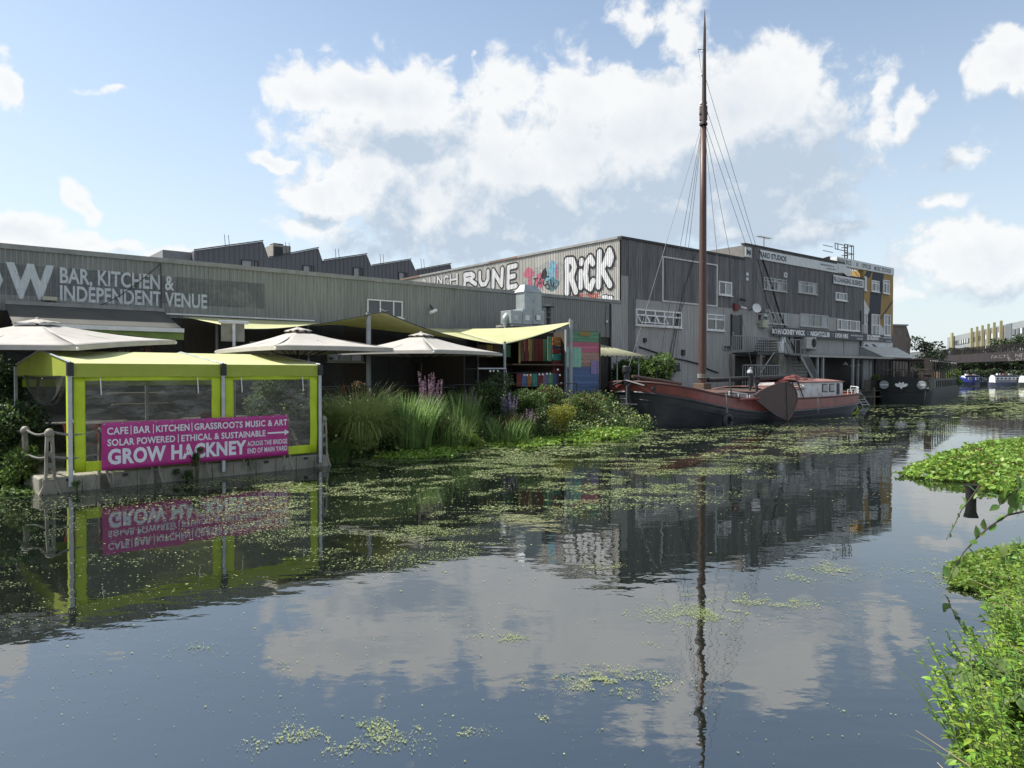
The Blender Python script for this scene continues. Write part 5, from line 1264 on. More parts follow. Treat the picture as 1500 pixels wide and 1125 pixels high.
# mast
MS = 5.05; mz = 15.0
m_ = MB(); m_.path([Bp(MS,0,.6), Bp(MS,0,1.6), Bp(MS,0,5), Bp(MS,0,10), Bp(MS,0,14.6)], [.205,.19,.182,.160,.138], 18); mast = m_.build('mast', mastm, bar, smooth=True)
MB().path([Bp(MS-.12,.12,14.0), Bp(MS-.12,.12,17.0), Bp(MS-.1,.12,18.4), Bp(MS-.1,.12,19.4)], [.12,.085,.06,.008], 12).build('topmast', mat('dark weathered spar', (.05,.035,.03)), mast)
for z, r in ((14.0,.19),(14.5,.20),(15.0,.17),(16.35,.12),(17.45,.10)): MB().tube(Bp(MS-.04,.03,z), Bp(MS-.04,.03,z+.10), r, n=14).build('mast_band', white if z in (16.35,17.45,15.0) else steel_d, mast)
MB().tube(Bp(MS,0,14.25), Bp(MS,0,14.9), .185, n=14).build('mast_cap', mastm, mast)
MB().tube(Bp(MS-.1,.1,17.5), Bp(MS-.85,.3,17.25), .018, n=5).build('spreader', steel_d, mast)
MB().tube(Bp(MS-.85,.3,17.25), Bp(MS-.15,.12,15.7), .008, n=4).build('halyard', wire, mast)
for z in (2.05, 2.12, 2.19): MB().tube(Bp(MS,0,z), Bp(MS,0,z+.06), .235, n=14).build('rope_lashing', rope, mast)
o = MB().box(Bp(MS,0,1.25), (.62,.62,1.1), (BX,BY,ZX)).build('tabernacle', mat('brown tabernacle', (.11,.07,.05)), bar); bevel(o, .03)
def rail_pt(s, side): t_ = s/BL_; return hull_pt(t_, sheer(t_), side, sheer(t_))
def wires(z, ends, r=.0105):
    for e in ends: MB().tube(Bp(MS,0,z), e, r, n=5).build('stay', wire, bar)
wires(14.3, [Bp(-.35,0,2.3), rail_pt(4.2,-1), rail_pt(5.6,-1), rail_pt(4.0,1), rail_pt(6.1,1)])
wires(15.2, [rail_pt(10.2,1)]); wires(14.35, [rail_pt(9.6,1), rail_pt(5.0,-1)]); 
MB().tube(Bp(MS-.1,.1,16.4), rail_pt(10.0,1), .0105, n=5).build('stay', wire, bar)
for s in (4.0, 6.1, 9.6, 10.2): MB().tube(rail_pt(s,1), rail_pt(s,1).lerp(Bp(MS,0,14.3), .06), .035, n=6).build('deadeye', steel_d, bar)
# boom, gaff, furled sail
MB().path([Bp(MS+.3,.1,1.95), Bp(9,.3,2.02), Bp(13.2,.45,2.10)], [.11,.13,.12], 10).build('boom', mat('dark spar', (.03,.03,.032)), bar, smooth=True)
MB().path([Bp(MS+.5,.5,1.45), Bp(9.5,.8,1.50), Bp(12.8,1.0,1.55)], [.07,.08,.07], 8).build('gaff', MATS['dark spar'], bar, smooth=True)
MB().path([Bp(10.8,.5,1.72), Bp(11.7,.5,1.90), Bp(12.6,.5,1.98), Bp(13.8,.5,1.90)], [.10,.20,.22,.12], 10).build('furled_sail', mat('rust red canvas', (.26,.06,.05), (.18,.05,.045), 6), bar, smooth=True)
rl = random.Random(4)
for k in range(12):
    s = 10.4+rl.random()*2.6; y = .9+rl.random()*.5; o = MB().path([Bp(s+.16*math.cos(a)+.05*rl.random(), y+.14*math.sin(a), 1.50+.05*(k%4)) for a in [i*.7 for i in range(10)]], .03, 5).build('rope_coil', mat('tan rope', (.22,.13,.09)), bar)
for k in range(10):
    s = 1.6+rl.random()*2.2; y = (rl.random()-.3)*1.8; o = MB().box(Bp(s, y, sheer(s/BL_)-.25+rl.random()*.2), (.2+.3*rl.random(), .2+.2*rl.random(), .25+.3*rl.random()), (BX,BY,ZX)).build('deck_gear', [steel_d, hullr, timber, conc][k%4], bar)
# stovepipe
MB().path([Bp(8.3,.6,1.3), Bp(8.3,.6,2.45)], .12, 12).build('stovepipe', blackp, bar); MB().lathe(Bp(8.3,.6,2.45), [(.15,0),(.16,.05),(.10,.12),(.02,.15)], 12).build('stovepipe_cap', steel_d, bar)
# block and tackle amidships
for y, s in ((1.2,7.2),(1.4,7.5)):
    MB().tube(Bp(s,y,1.0), Bp(s,y,2.25), .05, n=6).build('tackle_post', steel_d, bar)
for k in range(4): MB().lathe(Bp(7.25+.1*k,1.45,1.35+.24*k), [(.02,-.12),(.10,-.05),(.10,.05),(.02,.12)], 8).build('pulley_block', steel_d, bar)
MB().lathe(Bp(7.2,1.2,2.25), [(.12,0),(.16,.06),(.12,.18),(.03,.22)], 10).build('lantern', alu, bar)
# leeboard
def lbp(px, py, y=2.62):
    k = (px-750)/FPX; b0_ = BO + BY*y; s = (k*b0_.y-b0_.x)/(BX.x-k*BX.y); d = b0_.y+BX.y*s; return Bp(s, y, CAM_H+(546-py)/FPX*d)
pl = [(1104,578),(1112,572),(1124,566),(1136,562),(1146,559.5),(1151,559.3),(1157,563),(1162,569),(1165,577),(1165.5,588),(1161,600),(1156,609),(1151,616),(1146,614),(1134,608.5),(1124,601),(1113,592.5),(1106,587)]
lb_ = MB().poly([lbp(*p) for p in pl], .09, BY).build('leeboard', leeb, bar)
c1 = lbp(1151,560)+BY*.1; c2 = lbp(1151,616)+BY*.1
for f in (.25,.5,.75): 
    a = lbp(1104+f*18,578+f*8)+BY*.10
MB().tube(lbp(1149,560)+BY*.1, lbp(1151,614)+BY*.1, .022, n=5).build('leeboard_strap', steel_d, lb_)
MB().path([lbp(*p)+BY*.10 for p in pl[4:13]], .03, 5).build('leeboard_edge', mat('leeboard edging', (.17,.09,.07)), lb_)
MB().tube(lbp(1090,586)-BY*.2, lbp(1109,583)+BY*.12, .06, n=8).build('leeboard_pivot', hullr, bar)
# ropes down the side with tyre fender
def hang(px, yt_, yb_, m=rope, y=2.5):
    a, b_ = lbp(px, yt_, y), lbp(px+.5, yb_, y); return MB().path([a, a.lerp(b_,.5)+BY*.03, b_], .02, 5)
hang(1063.5,574,611).build('mooring_line', rope, bar); hang(1198,583,605).build('mooring_line', rope, bar)
ty = thing('tyre_fender', lbp(1066,616,2.55), 'black tyre fender hanging at the waterline on the barge side', 'fender')
cc_ = lbp(1066,617,2.62); b = MB()
b.path([cc_ + (BX*math.cos(a)+ZX*math.sin(a))*.26 for a in [i*2*math.pi/16 for i in range(17)]], .10, 8); b.build('tyre', blackp, ty, smooth=True); MB().tube(cc_+ZX*.26, cc_+ZX*.6, .02, n=5).build('rope', rope, ty)
ty2 = thing('tyre_fender', Bp(17.4,1.6,.3), 'black tyre fender at the stern of the red barge', 'fender'); cc_ = Bp(17.6,1.45,.45); b = MB(); b.path([cc_ + (BX*math.cos(a)*.6+BY*math.cos(a)*-.5+ZX*math.sin(a))*.26 for a in [i*2*math.pi/16 for i in range(17)]], .10, 8); b.build('tyre', blackp, ty2, smooth=True); MB().tube(cc_+ZX*.26, cc_+ZX*.7, .02, n=5).build('rope', rope, ty2)
MB().box(Bp(18.3,0,.55), (.16,.1,1.4), (BX,BY,ZX)).build('rudder', hullb, bar); MB().tube(Bp(18.25,0,1.35), Bp(16.9,.1,1.62), .045, n=6).build('tiller', mastm, bar)
sh = MB().grid(lambda i, j: Bp(16.1+1.4*i, -1.0+1.6*j, 1.2+.62*math.sin(math.pi*min(1,j*1.0))*(1-.5*i)+.05*math.sin(i*9+j*7)), 10, 8).build('deck_cover', mat('teal grey tarpaulin', (.07,.10,.10), (.05,.07,.07), 3), bar, smooth=True)

# ================================================================== dark restaurant barge
DO = Vector((28.35, 52.55, 0)); DX = Vector((.592, .806, 0)); DY = Vector((.806, -.592, 0)); DLn = 21.5; DB = 1.85
def Dp(s, y, z=0.): return DO + DX*s + DY*y + ZX*z
t = thing('restaurant_barge', Dp(8,0,0), 'black blunt bowed barge with round portholes and open framed deck canopy', 'barge')
darkh = mat('dark teal black hull', (.010,.014,.017), (.018,.022,.025), 2, None, .65)
sideg = mat('grey green cabin side', (.09,.095,.08), (.065,.07,.06), 2, None, .7)
def dh(s, z): # half breadth
    f = 1.
    if s < 1.2: f = .80+.20*math.sqrt(max(0, 1-(1-s/1.2)**2))
    return DB*f*(.9+.1*min(1, (z+.4)/1.6))
def dcr(s): return 1.72+.32*math.exp(-s/2.0)
for side in (1,-1):
    b = MB(); b.grid(lambda i, j: Dp(i*DLn, side*dh(i*DLn, -.4+j*2.0), -.4+j*(.4+1.15)), 40, 5); b.build('hull_side', darkh, t, smooth=True)
b = MB(); b.grid(lambda i, j: Dp(-.22*math.sin(math.pi*i)-.25*j, (2*i-1)*dh(0, -.4+j*2.4), -.4+j*(.4+1.78+.26*math.sin(math.pi*i))), 20, 8); b.build('bow_plate', darkh, t, smooth=True)
b = MB(); b.path([Dp(-.24*math.sin(math.pi*i/20)-.12, (2*i/20-1)*dh(0,1), .95-.28*abs(2*i/20-1)**2*0+.0) for i in range(21)], .05, 6); b.build('rubbing_strake', darkh, t)
MB().box(Dp(11.5, DB-.12, 1.45), (DLn-3.0, .1, .75), (DX,DY,ZX)).build('cabin_side', sideg, t); MB().box(Dp(11.5, -DB+.12, 1.45), (DLn-3.0, .1, .75), (DX,DY,ZX)).build('cabin_side', sideg, t)
MB().box(Dp(1.0, DB-.1, 1.5), (2.2, .12, .95), (DX,DY,ZX)).build('bow_side', darkh, t)
MB().box(Dp(11, 0, 1.78), (DLn-.6, 2*DB-.3, .06), (DX,DY,ZX)).build('deck', timber, t)
for k in range(14):
    s = 3.6+k*1.2; MB().box(Dp(s, DB-.05, 1.45), (.34,.05,.52), (DX,DY,ZX)).build('window', glass, t)
for y in (-1.12, 1.28):
    c = Dp(-.42, y, 1.42); b = MB(); nn = (-DX).normalized()
    for r0, mm, nm, o_ in ((.31, trim, 'porthole_rim', .0), (.27, mat('silvered porthole', (.26,.29,.31), (.20,.23,.25), 4, None, .15), 'porthole_glass', .03)):
        MB().tube(c, c+nn*(.06+o_), r0, n=24).build(nm, mm, t)
    MB().box(c+nn*.10, (.02,.5,.05), (DX,DY,ZX)).build('porthole_bar', white, t)
# emblem: pale winged badge
c = Dp(-.60, .02, 1.42)
pts = [(0,-.30),(.10,-.16),(.30,-.12),(.42,.02),(.36,.12),(.20,.08),(.12,.22),(0,.12),(-.12,.22),(-.20,.08),(-.36,.12),(-.42,.02),(-.30,-.12),(-.10,-.16)]
MB().poly([c+DY*x+ZX*z for x, z in pts], .03, -DX).build('emblem', whitet2, t)
# deck frame
fr_m = mat('rust brown steel frame', (.028,.02,.019), (.02,.015,.014), 4)
for side in (1,-1):
    for k in range(13):
        s = .6+k*1.62; MB().tube(Dp(s, side*(DB-.15), 1.8), Dp(s, side*(DB-.15), 3.3), .035, n=6).build('frame_post', fr_m, t)
    MB().tube(Dp(.4, side*(DB-.15), 3.3), Dp(DLn-1, side*(DB-.15), 3.3), .04, n=6).build('frame_rail', fr_m, t)
    MB().tube(Dp(.4, side*(DB-.15), 2.5), Dp(DLn-1, side*(DB-.15), 2.5), .025, n=6).build('frame_rail', fr_m, t)
for k in range(9): s = .6+k*2.4; MB().tube(Dp(s, -DB+.15, 3.3), Dp(s, DB-.15, 3.3), .03, n=6).build('frame_cross_bar', fr_m, t)
MB().box(Dp(.7, DB-.3, 2.55), (.35,.45,1.65), (DX,DY,ZX)).build('dark_column', fr_m, t)
for y in (-1.4,-.5,.4,1.3): MB().tube(Dp(.35,y,1.85), Dp(.35,y,2.55+.5*(y<0)), .03, n=6).build('bow_rail_post', fr_m, t)
for z in (2.2, 2.55): MB().tube(Dp(.35,-1.6,z), Dp(.35,1.6,z), .025, n=6).build('bow_rail', timber, t)
rd = random.Random(5)
for k in range(26):
    s = 1.5+k*.74; 
    MB().box(Dp(s, rd.uniform(-1.2,1.2), 2.1), (.5,.4,.6), (DX,DY,ZX)).build('deck_seat', [timber, trim_d, mat('tan timber', (.25,.17,.10), None, 5)][k%3], t)
for k in range(30):
    s = .5+k*.66; MB().lathe(Dp(s, DB-.12, 3.16+.05*(k%2)), [(.01,-.03),(.03,0),(.01,.04)], 6).build('bulb', bulbm, t)
# ================================================================== footbridge
t = thing('footbridge', (67,105,0), 'dark footbridge with upright bar railings crossing the canal, white graffiti on its girder', 'bridge')
GA, GB = Vector((58.5, 68, 0)), Vector((71.5, 131, 0)); gd = (GB-GA).normalized(); gn = Vector((-gd.y, gd.x, 0)) # towards the left/camera side
gl_ = (GB-GA).length
def gz(f): return 4.15 + .10*math.sin(math.pi*f)
def gth(f): return .95
girm = mat('dark maroon girder', (.022,.014,.015), (.014,.010,.011), 1.5, (1,1,.2), .6)
for k in range(16):
    f0, f1 = k/16, (k+1)/16
    for sd_2 in (0, 2.6):
        a, b_ = GA.lerp(GB, f0)-gn*sd_2, GA.lerp(GB, f1)-gn*sd_2
        MB().poly([a+ZX*(gz(f0)-.45), b_+gd*-.03+ZX*(gz(f1)-.45), b_-gd*.03+ZX*(gz(f1)+.75), a+ZX*(gz(f0)+.75)], .12, gn).build('girder_panel', girm, t)
    a, b_ = GA.lerp(GB, f0)-gn*1.3, GA.lerp(GB, f1)-gn*1.3
    MB().box((a+b_)/2+ZX*(gz(f0)-.1), ((b_-a).length, 2.5, .15), (gd, gn, ZX)).build('deck', timber, t)
ng = 210
for sd_2 in (0, 2.6):
    for k in range(ng):
        f = (k+.5)/ng; p = GA.lerp(GB, f)-gn*sd_2+gn*.05
        if sd_2 and k % 2: continue
        MB().box(p+ZX*(gz(f)+1.25), (.05,.05,1.0), (gd,gn,ZX)).build('baluster', girm, t)
    MB().tube(GA-gn*sd_2+ZX*(gz(0)+1.72), GB-gn*sd_2+ZX*(gz(1)+1.72), .035, n=6).build('handrail', girm, t)
MB().box(GB+gd*2+ZX*1.5-gn*1.3, (4,4,6), (gd,gn,ZX)).build('abutment', conc, t)
ag = math.atan2(-gd.y, -gd.x)
gw = mat('thin white spray', (.22,.22,.22), None, 3, None, .7, alpha=(3,.42,.54))
# lettering reads left to right towards the near end
def gtext(s, px0, px1, z0, z1):
    def sf(px): k = (px-750)/FPX; q = GA+gn*.12; return (k*q.y-q.x)/(gd.x-k*gd.y)
    s0_, s1_ = sf(px0), sf(px1)
    letters(t, s, GA+gn*.125, ag, -s0_, -s1_, z0, z1, gw, .01, name='graffiti_letter')
gtext('FACTE', 1452, 1479, 4.22, 4.62); gtext('NE', 1487, 1499, 4.25, 4.68); gtext('SLAP', 1476, 1500, 3.82, 4.16)
# two people leaning on the rail, far off
def person(loc, h, top, legs, label, face):
    th = thing('person', loc, label, 'person'); L = Vector(loc)
    sk = mat('skin tone', (.35,.21,.15), None, 5); cl = mat('cloth '+label[:12], top, None, 5)
    me = bpy.data.meshes.new('body'); s = h/1.75
    V = [(0,0,.95),(0,0,1.2),(0,.02,1.42),(0,.03,1.52),(0,.04,1.64),(.10,0,.9),(.11,.03,.5),(.11,-.03,.07),(.12,.12,.04),(-.10,0,.9),(-.12,.08,.5),(-.12,.0,.07),(-.13,.15,.04),(.20,.02,1.40),(.26,.06,1.15),(.2,.28,1.08),(-.20,.02,1.40),(-.26,.06,1.15),(-.2,.28,1.08)]
    E = [(0,1),(1,2),(2,3),(3,4),(0,5),(5,6),(6,7),(7,8),(0,9),(9,10),(10,11),(11,12),(2,13),(13,14),(14,15),(2,16),(16,17),(17,18)]
    me.from_pydata([(x*s,y*s,z*s) for x,y,z in V], E, []); o = bpy.data.objects.new('body', me); COL.objects.link(o); o.parent = th
    o.modifiers.new('skin', 'SKIN'); rr = [.13,.12,.13,.055,.095,.09,.065,.045,.045,.09,.065,.045,.045,.065,.045,.035,.065,.045,.035]
    for i, r_ in enumerate(rr): me.skin_vertices[0].data[i].radius = (r_*s, r_*s)
    me.skin_vertices[0].data[0].use_root = True
    sm = o.modifiers.new('sub', 'SUBSURF'); sm.levels = 1; sm.render_levels = 1; me.materials.append(cl)
    MB().lathe(L+Vector((0,.0,1.63*s)), [(.04,-.14),(.075,-.08),(.09,0),(.08,.07),(.03,.11)], 10).build('head', sk, th, smooth=True); MB().lathe(L+Vector((0,-.01,1.69*s)), [(.095,-.04),(.1,0),(.07,.06),(.02,.085)], 10).build('hair', blackp, th, smooth=True)
    th.rotation_euler = (0,0,face)
for px, hgt, top, lb in ((1368,1.7,(.55,.53,.50),'person in a pale top leaning on the footbridge rail, left of another'),(1376,1.65,(.03,.03,.035),'person in black walking on the footbridge between two others'),(1391,1.75,(.25,.27,.3),'rightmost person on the footbridge, in grey')):
    k = (px-750)/FPX; q = GA-gn*.6; s = (k*q.y-q.x)/(gd.x-k*gd.y); p = q+gd*s; person((p.x,p.y,gz(.6)-.02), hgt, top, top, lb, math.atan2(gn.y,gn.x)-math.pi/2)

# ================================================================== far things
# narrowboats
def narrowboat(px0, px1, d, hullc, cabc, label, cabh=1.15, cover=None, wins=5, yaw=0.):
    A_, B_ = P3(px0, 560, d), P3(px1, 560, d+yaw); A_.z = B_.z = 0; dx = (B_-A_).normalized(); dn = Vector((dx.y,-dx.x,0)); L = (B_-A_).length; w = 1.0
    th = thing('narrowboat', (A_+B_)/2, label, 'narrowboat', 'narrowboats moored beyond the bridge')
    def X(s, y, z): return A_+dx*s+dn*y+ZX*z
    ax = (dx, dn, ZX); hm = mat('boat paint '+str(hullc), hullc, None, 3, None, .4); cmt = mat('boat paint '+str(cabc), cabc, None, 3, None, .4)
    for sd_2 in (1,-1): MB().grid(lambda i, j: X(i*L, sd_2*w*min(1, (max(min(i,1-i)*L/1.6,0))**.6), -.3+j*.95), 24, 2).build('hull_side', hm, th)
    MB().grid(lambda i, j: X(i*L, (2*j-1)*w*min(1, (max(min(i,1-i)*L/1.6,0))**.6), .6), 24, 2).build('deck', hm, th)
    s0, s1 = .7, L-.45
    o = MB().grid(lambda i, j: X(s0+(s1-s0)*i, (-.85+1.7*j)*(1-.0), .6+cabh*math.sin(math.pi*min(max(j,0),1))**.22), 4, 16).build('cabin', cmt, th); 
    for s in (s0, s1): MB().poly([X(s, -.85+1.7*j/10, .6+cabh*math.sin(math.pi*j/10)**.22) for j in range(11)], .04, dx).build('cabin_end', white, th)
    for k in range(wins): s = s0+(s1-s0)*(k+.5)/wins; o2 = MB().box(X(s, .86, .6+cabh*.55), (.55,.06,.42), ax).build('window', white, th); MB().box(X(s, .895, .6+cabh*.55), (.42,.02,.3), ax).build('pane', glass, o2)
    MB().box(X((s0+s1)/2, 0, .6+cabh+.03), ((s1-s0)*.98,1.3,.06), ax).build('roof', mat('boat roof', (.35,.36,.38)), th)
    for k in range(3): MB().box(X(s0+(k+1)*(s1-s0)/4, 0, .6+cabh+.2), (.5,.4,.28), ax).build('roof_box', [white, hullr, trim][k], th)
    MB().tube(X(s0+.9,.2,.6+cabh), X(s0+.9,.2,.6+cabh+.55), .07, n=8).build('chimney', blackp, th)
    if cover: MB().grid(lambda i, j: X(s0-1.2+(L*.62)*i, -1+2*j, .62+1.0*math.sin(math.pi*j)**.3*(1-.25*i)), 6, 12).build('cover', mat('boat cover '+str(cover), cover, None, 2, None, .6), th)
narrowboat(1405, 1436, 131, (.02,.03,.08), (.03,.05,.15), 'narrowboat under a bright blue tarpaulin beyond the bridge', cover=(.03,.05,.32), wins=2)
narrowboat(1430, 1452, 134, (.03,.035,.04), (.05,.07,.09), 'small dark narrowboat end on between the blue and the grey ones', wins=2)
narrowboat(1447.5, 1492, 126, (.05,.06,.10), (.16,.18,.24), 'grey blue narrowboat with white bow and a row of windows', wins=6, cabh=1.25)
narrowboat(1491, 1530, 124, (.03,.04,.035), (.14,.16,.12), 'olive narrowboat at the right edge with cluttered roof', wins=4)
# grey block with yellow fins
t = thing('office_block', P3(1450,546,210)*1., 'long grey college block with tall yellow fins beyond the bridge', 'building'); OFF[t] = Vector(t.location)
EA, EB = Vector(((1500-750)/FPX*172, 172, 0)), Vector(((1387-750)/FPX*258, 258, 0)); ed = (EB-EA).normalized(); en = Vector((-ed.y, ed.x, 0)); el = (EB-EA).length
def Ep(s, y, z): return EA+ed*s+en*y+ZX*z
eax = (ed, en, ZX); ETop = 14.8
gblk = mat('grey panel block', (.25,.27,.28), (.21,.23,.24), .4, None, .7); yel = mat('yellow fins', (.36,.34,.17), (.32,.30,.15), 1, None, .6); dgp = mat('darker grey panel', (.13,.15,.165), (.11,.125,.14), .4)
MB().box(Ep((el-28)/2,-7,ETop/2), (el+28,13.9,ETop), eax).build('wall', gblk, t)
def epx(px): k = (px-750)/FPX; return (k*EA.y-EA.x)/(ed.x-k*ed.y)
brn = mat('brown grey panel', (.20,.185,.165), (.16,.15,.135), .5)
MB().box(Ep((epx(1472.5)+epx(1425))/2,.03,ETop/2-.2), (abs(epx(1472.5)-epx(1425)),.06,ETop-.4), eax).build('panel_bay', brn, t)
for a, b_ in ((1481.5,1473),(1425,1422)): MB().box(Ep((epx(a)+epx(b_))/2,.04,ETop/2), (abs(epx(a)-epx(b_)),.08,ETop), eax).build('dark_bay', dgp, t)
for px, w_ in ((1426,1.0),(1434,1.0),(1442,1.0),(1450.8,1.0),(1459.5,1.0),(1469.5,1.0),(1397,3.4)): MB().box(Ep(epx(px),.6,ETop*.5+.6), (w_*.62,.6,ETop+1.0), eax).build('fin', yel, t)
for z in (12.4, 9.3, 6.2, 3.1):
    s = -12
    while s < el-3:
        inb = epx(1481.5) < s < epx(1473)
        if not inb:
            o = MB().box(Ep(s,.10,z), (2.1,.10,1.5), eax).build('window', dgp, t); MB().box(Ep(s-.5,.16,z), (.95,.04,1.3), eax).build('pane', glass, o); MB().box(Ep(s+.5,.16,z), (.95,.04,1.3), eax).build('pane', [white, glass][int(s*3)%2], o)
        s += 3.4
# brown shed beside the mural building
t = thing('gable_shed', P3(1318,546,76), 'tall rusty brown shed end beyond the mural building', 'shed'); OFF[t] = Vector(t.location)
q = [P3(1308,546,72), P3(1329,546,80)]; 
b = MB(); zt1, zt2 = P3(1308,477.5,72).z, P3(1327,477,80).z
A_ = Vector((q[0].x-1.5,q[0].y-1,0)); B_ = Vector((q[1].x,q[1].y,0)); nn = Vector((-.6,.8,0))*6
b.add([A_+ZX*.9, B_+ZX*.9, B_+ZX*(zt2-1.6)+Vector((.6,.4,0)), B_+ZX*zt2-Vector((.2,.1,0)), A_+ZX*zt1] + [p+nn for p in (A_+ZX*.9, B_+ZX*.9, B_+ZX*(zt2-1.6), B_+ZX*zt2, A_+ZX*zt1)], [(0,1,2,3,4),(5,9,8,7,6),(3,8,9,4),(1,6,7,2),(2,7,8,3),(0,4,9,5)])
b.build('cladding', mat('rusty brown sheet', (.135,.105,.085), (.09,.07,.058), 2, (4,4,.5), .9, dirt=(.2,.19,.17), dscale=1), t)
MB().path([A_+ZX*(zt1+.05), B_+ZX*(zt2+.05)], .1, 6).build('ridge_capping', trim, t)
# ================================================================== plants
def leafmat(name, c1, c2, tr=.35, isl=.28, rough=.45, scale=3):
    return mat(name, c1, c2, scale, None, rough, island=isl, trans=tr, spec=.35)
lf_bright = leafmat('fresh green leaves', (.19,.29,.05), (.13,.21,.04), .45); lf_mid = leafmat('mid green leaves', (.14,.22,.06), (.09,.15,.045), .5); lf_dark = leafmat('dark green leaves', (.06,.10,.04), (.04,.07,.03))
lf_mat = leafmat('floating pennywort leaves', (.21,.33,.05), (.14,.24,.04), .3); lf_brown = leafmat('reddish dry leaves', (.15,.075,.04), (.09,.055,.03)); lf_yel = leafmat('yellow green leaves', (.30,.30,.04), (.18,.21,.03))
gr_pale = leafmat('pale straw green blades', (.44,.50,.19), (.29,.37,.12), .5); gr_reed = leafmat('blue green reed blades', (.22,.34,.11), (.13,.22,.07), .5); fl_purp = leafmat('purple loosestrife flowers', (.34,.20,.30), (.26,.16,.22), .2)
stemm = mat('green brown stems', (.09,.085,.04), (.06,.06,.03), 4)
def unit(a): return a/np.maximum(np.linalg.norm(a, axis=-1, keepdims=True), 1e-6)
def leaves(P, D, Nn, L, Wd, fold=.12, shape='diamond'):
    """leaf faces: P base, D direction, Nn normal"""
    D = unit(D); S = unit(np.cross(D, Nn)); Nn = np.cross(S, D); L = np.broadcast_to(np.asarray(L), (len(P),))[:,None]; Wd = np.broadcast_to(np.asarray(Wd), (len(P),))[:,None]
    if shape == 'diamond':
        V = np.stack([P, P+D*L*.42+S*Wd*.5+Nn*fold*Wd, P+D*L-Nn*L*.12, P+D*L*.42-S*Wd*.5+Nn*fold*Wd], 1); k = 4
        F = np.arange(len(P)*4).reshape(-1, 4); return V.reshape(-1,3), F
    if shape == 'leaf':   # two halves folded on the midrib, 4 stations
        st = [(0,0,0),(.22,.38,.02),(.5,.5,.0),(.78,.28,-.05),(1,0,-.14)]; V = []
        for (a, w, h) in st: c = P+D*L*a+Nn*L*h; V += [c, c+S*Wd*w+Nn*fold*Wd*(w*2), c-S*Wd*w+Nn*fold*Wd*(w*2)]
        V = np.stack(V, 1); b = (np.arange(len(P))*15)[:,None]; q = []
        for i in range(4):
            a = i*3; q.append(b+np.array([[a, a+3, a+4, a+1]])); q.append(b+np.array([[a, a+2, a+5, a+3]]))
        return V.reshape(-1,3), np.concatenate(q, 0)
    if shape == 'round':
        V = [P+D*L*(.5+.5*math.cos(t))+S*Wd*.5*math.sin(t)+Nn*fold*Wd*(abs(math.sin(t))) for t in np.linspace(0, 2*np.pi, 7)[:-1]]; V = np.stack(V, 1)
        b = (np.arange(len(P))*6)[:,None]; return V.reshape(-1,3), np.concatenate([b+np.array([[0,1,2,3]]), b+np.array([[0,3,4,5]])], 0)
def blades(B, A, L, W0, bend, seg=5, twist=0.):
    """grass blades: base B, azimuth A, length L, half width, bend 0..1.5 (radians of droop)"""
    n = len(B); out = np.stack([np.cos(A), np.sin(A), np.zeros(n)], 1); sd_ = np.stack([-np.sin(A), np.cos(A), np.zeros(n)], 1); p = B.copy(); V = []
    th = np.random.default_rng(3).uniform(.02, .28, n)
    for s in range(seg+1):
        f = s/seg; w = (W0*(1-f**1.6)*(.6+.4*min(1, f*4)))[:,None]; V += [p-sd_*w, p+sd_*w]
        ang = th+bend*((s+.5)/seg)**1.3; p = p+(out*np.sin(ang)[:,None]+np.array([0,0,1.])*np.cos(ang)[:,None])*(L/seg)[:,None]
    V = np.stack(V, 1); b = (np.arange(n)*2*(seg+1))[:,None]
    return V.reshape(-1,3), np.concatenate([b+np.array([[2*s,2*s+1,2*s+3,2*s+2]]) for s in range(seg)], 0)
def rdir(n, up=.3, r=rng):
    d = r.normal(size=(n,3)); d[:,2] = d[:,2]*.7+up; return unit(d)
def bush(name, cat, label, c, rad, n, size, m, lumps=9, group=None, zmin=.0, seed=1, shape='diamond', stems=7, clear=.0, asp=.6, sphere=.55, m2=None):
    r = np.random.default_rng(seed); c = np.array(c, float); rad = np.array(rad, float)
    th = thing(name, (c[0], c[1], max(zmin, c[2]-rad[2])), label, cat, group)
    lc = unit(r.normal(size=(lumps,3)))*r.uniform(.15,.75,(lumps,1))*rad; lr = r.uniform(.35,.6,lumps)*rad.min()**.5*rad.mean()**.5
    k = r.integers(0, lumps, n); q = unit(r.normal(size=(n,3)))*(r.uniform(.45,1.06,(n,1))**.6); P = c+lc[k]+q*lr[k][:,None]*np.array([1,1,.9])
    P = P[P[:,2] > zmin+.02]; nn = len(P); D = unit((P-c)/rad*.8+r.normal(size=(nn,3))*.8+np.array([0,0,.1])); Nn = rdir(nn, .9, r); sz = size*r.uniform(.6,1.35,nn)
    h = nn if m2 is None else int(nn*.7)
    V, F = leaves(P[:h], D[:h], Nn[:h], sz[:h], sz[:h]*asp, shape=shape); np_mesh('foliage', V, F, m, th)
    if m2 is not None: V, F = leaves(P[h:], D[h:], Nn[h:], sz[h:], sz[h:]*asp, shape=shape); np_mesh('foliage', V, F, m2, th)
    b = MB()
    for i in range(stems):
        e = c+lc[i % lumps]*1.1; s = np.array([c[0]+(e[0]-c[0])*.3, c[1]+(e[1]-c[1])*.3, max(zmin, c[2]-rad[2])-.05]); mid = (s+e)/2+r.normal(size=3)*.06*rad.mean(); b.path([s, mid, e], [.02,.014,.006], 5)
    b.build('stems', stemm, th); return th
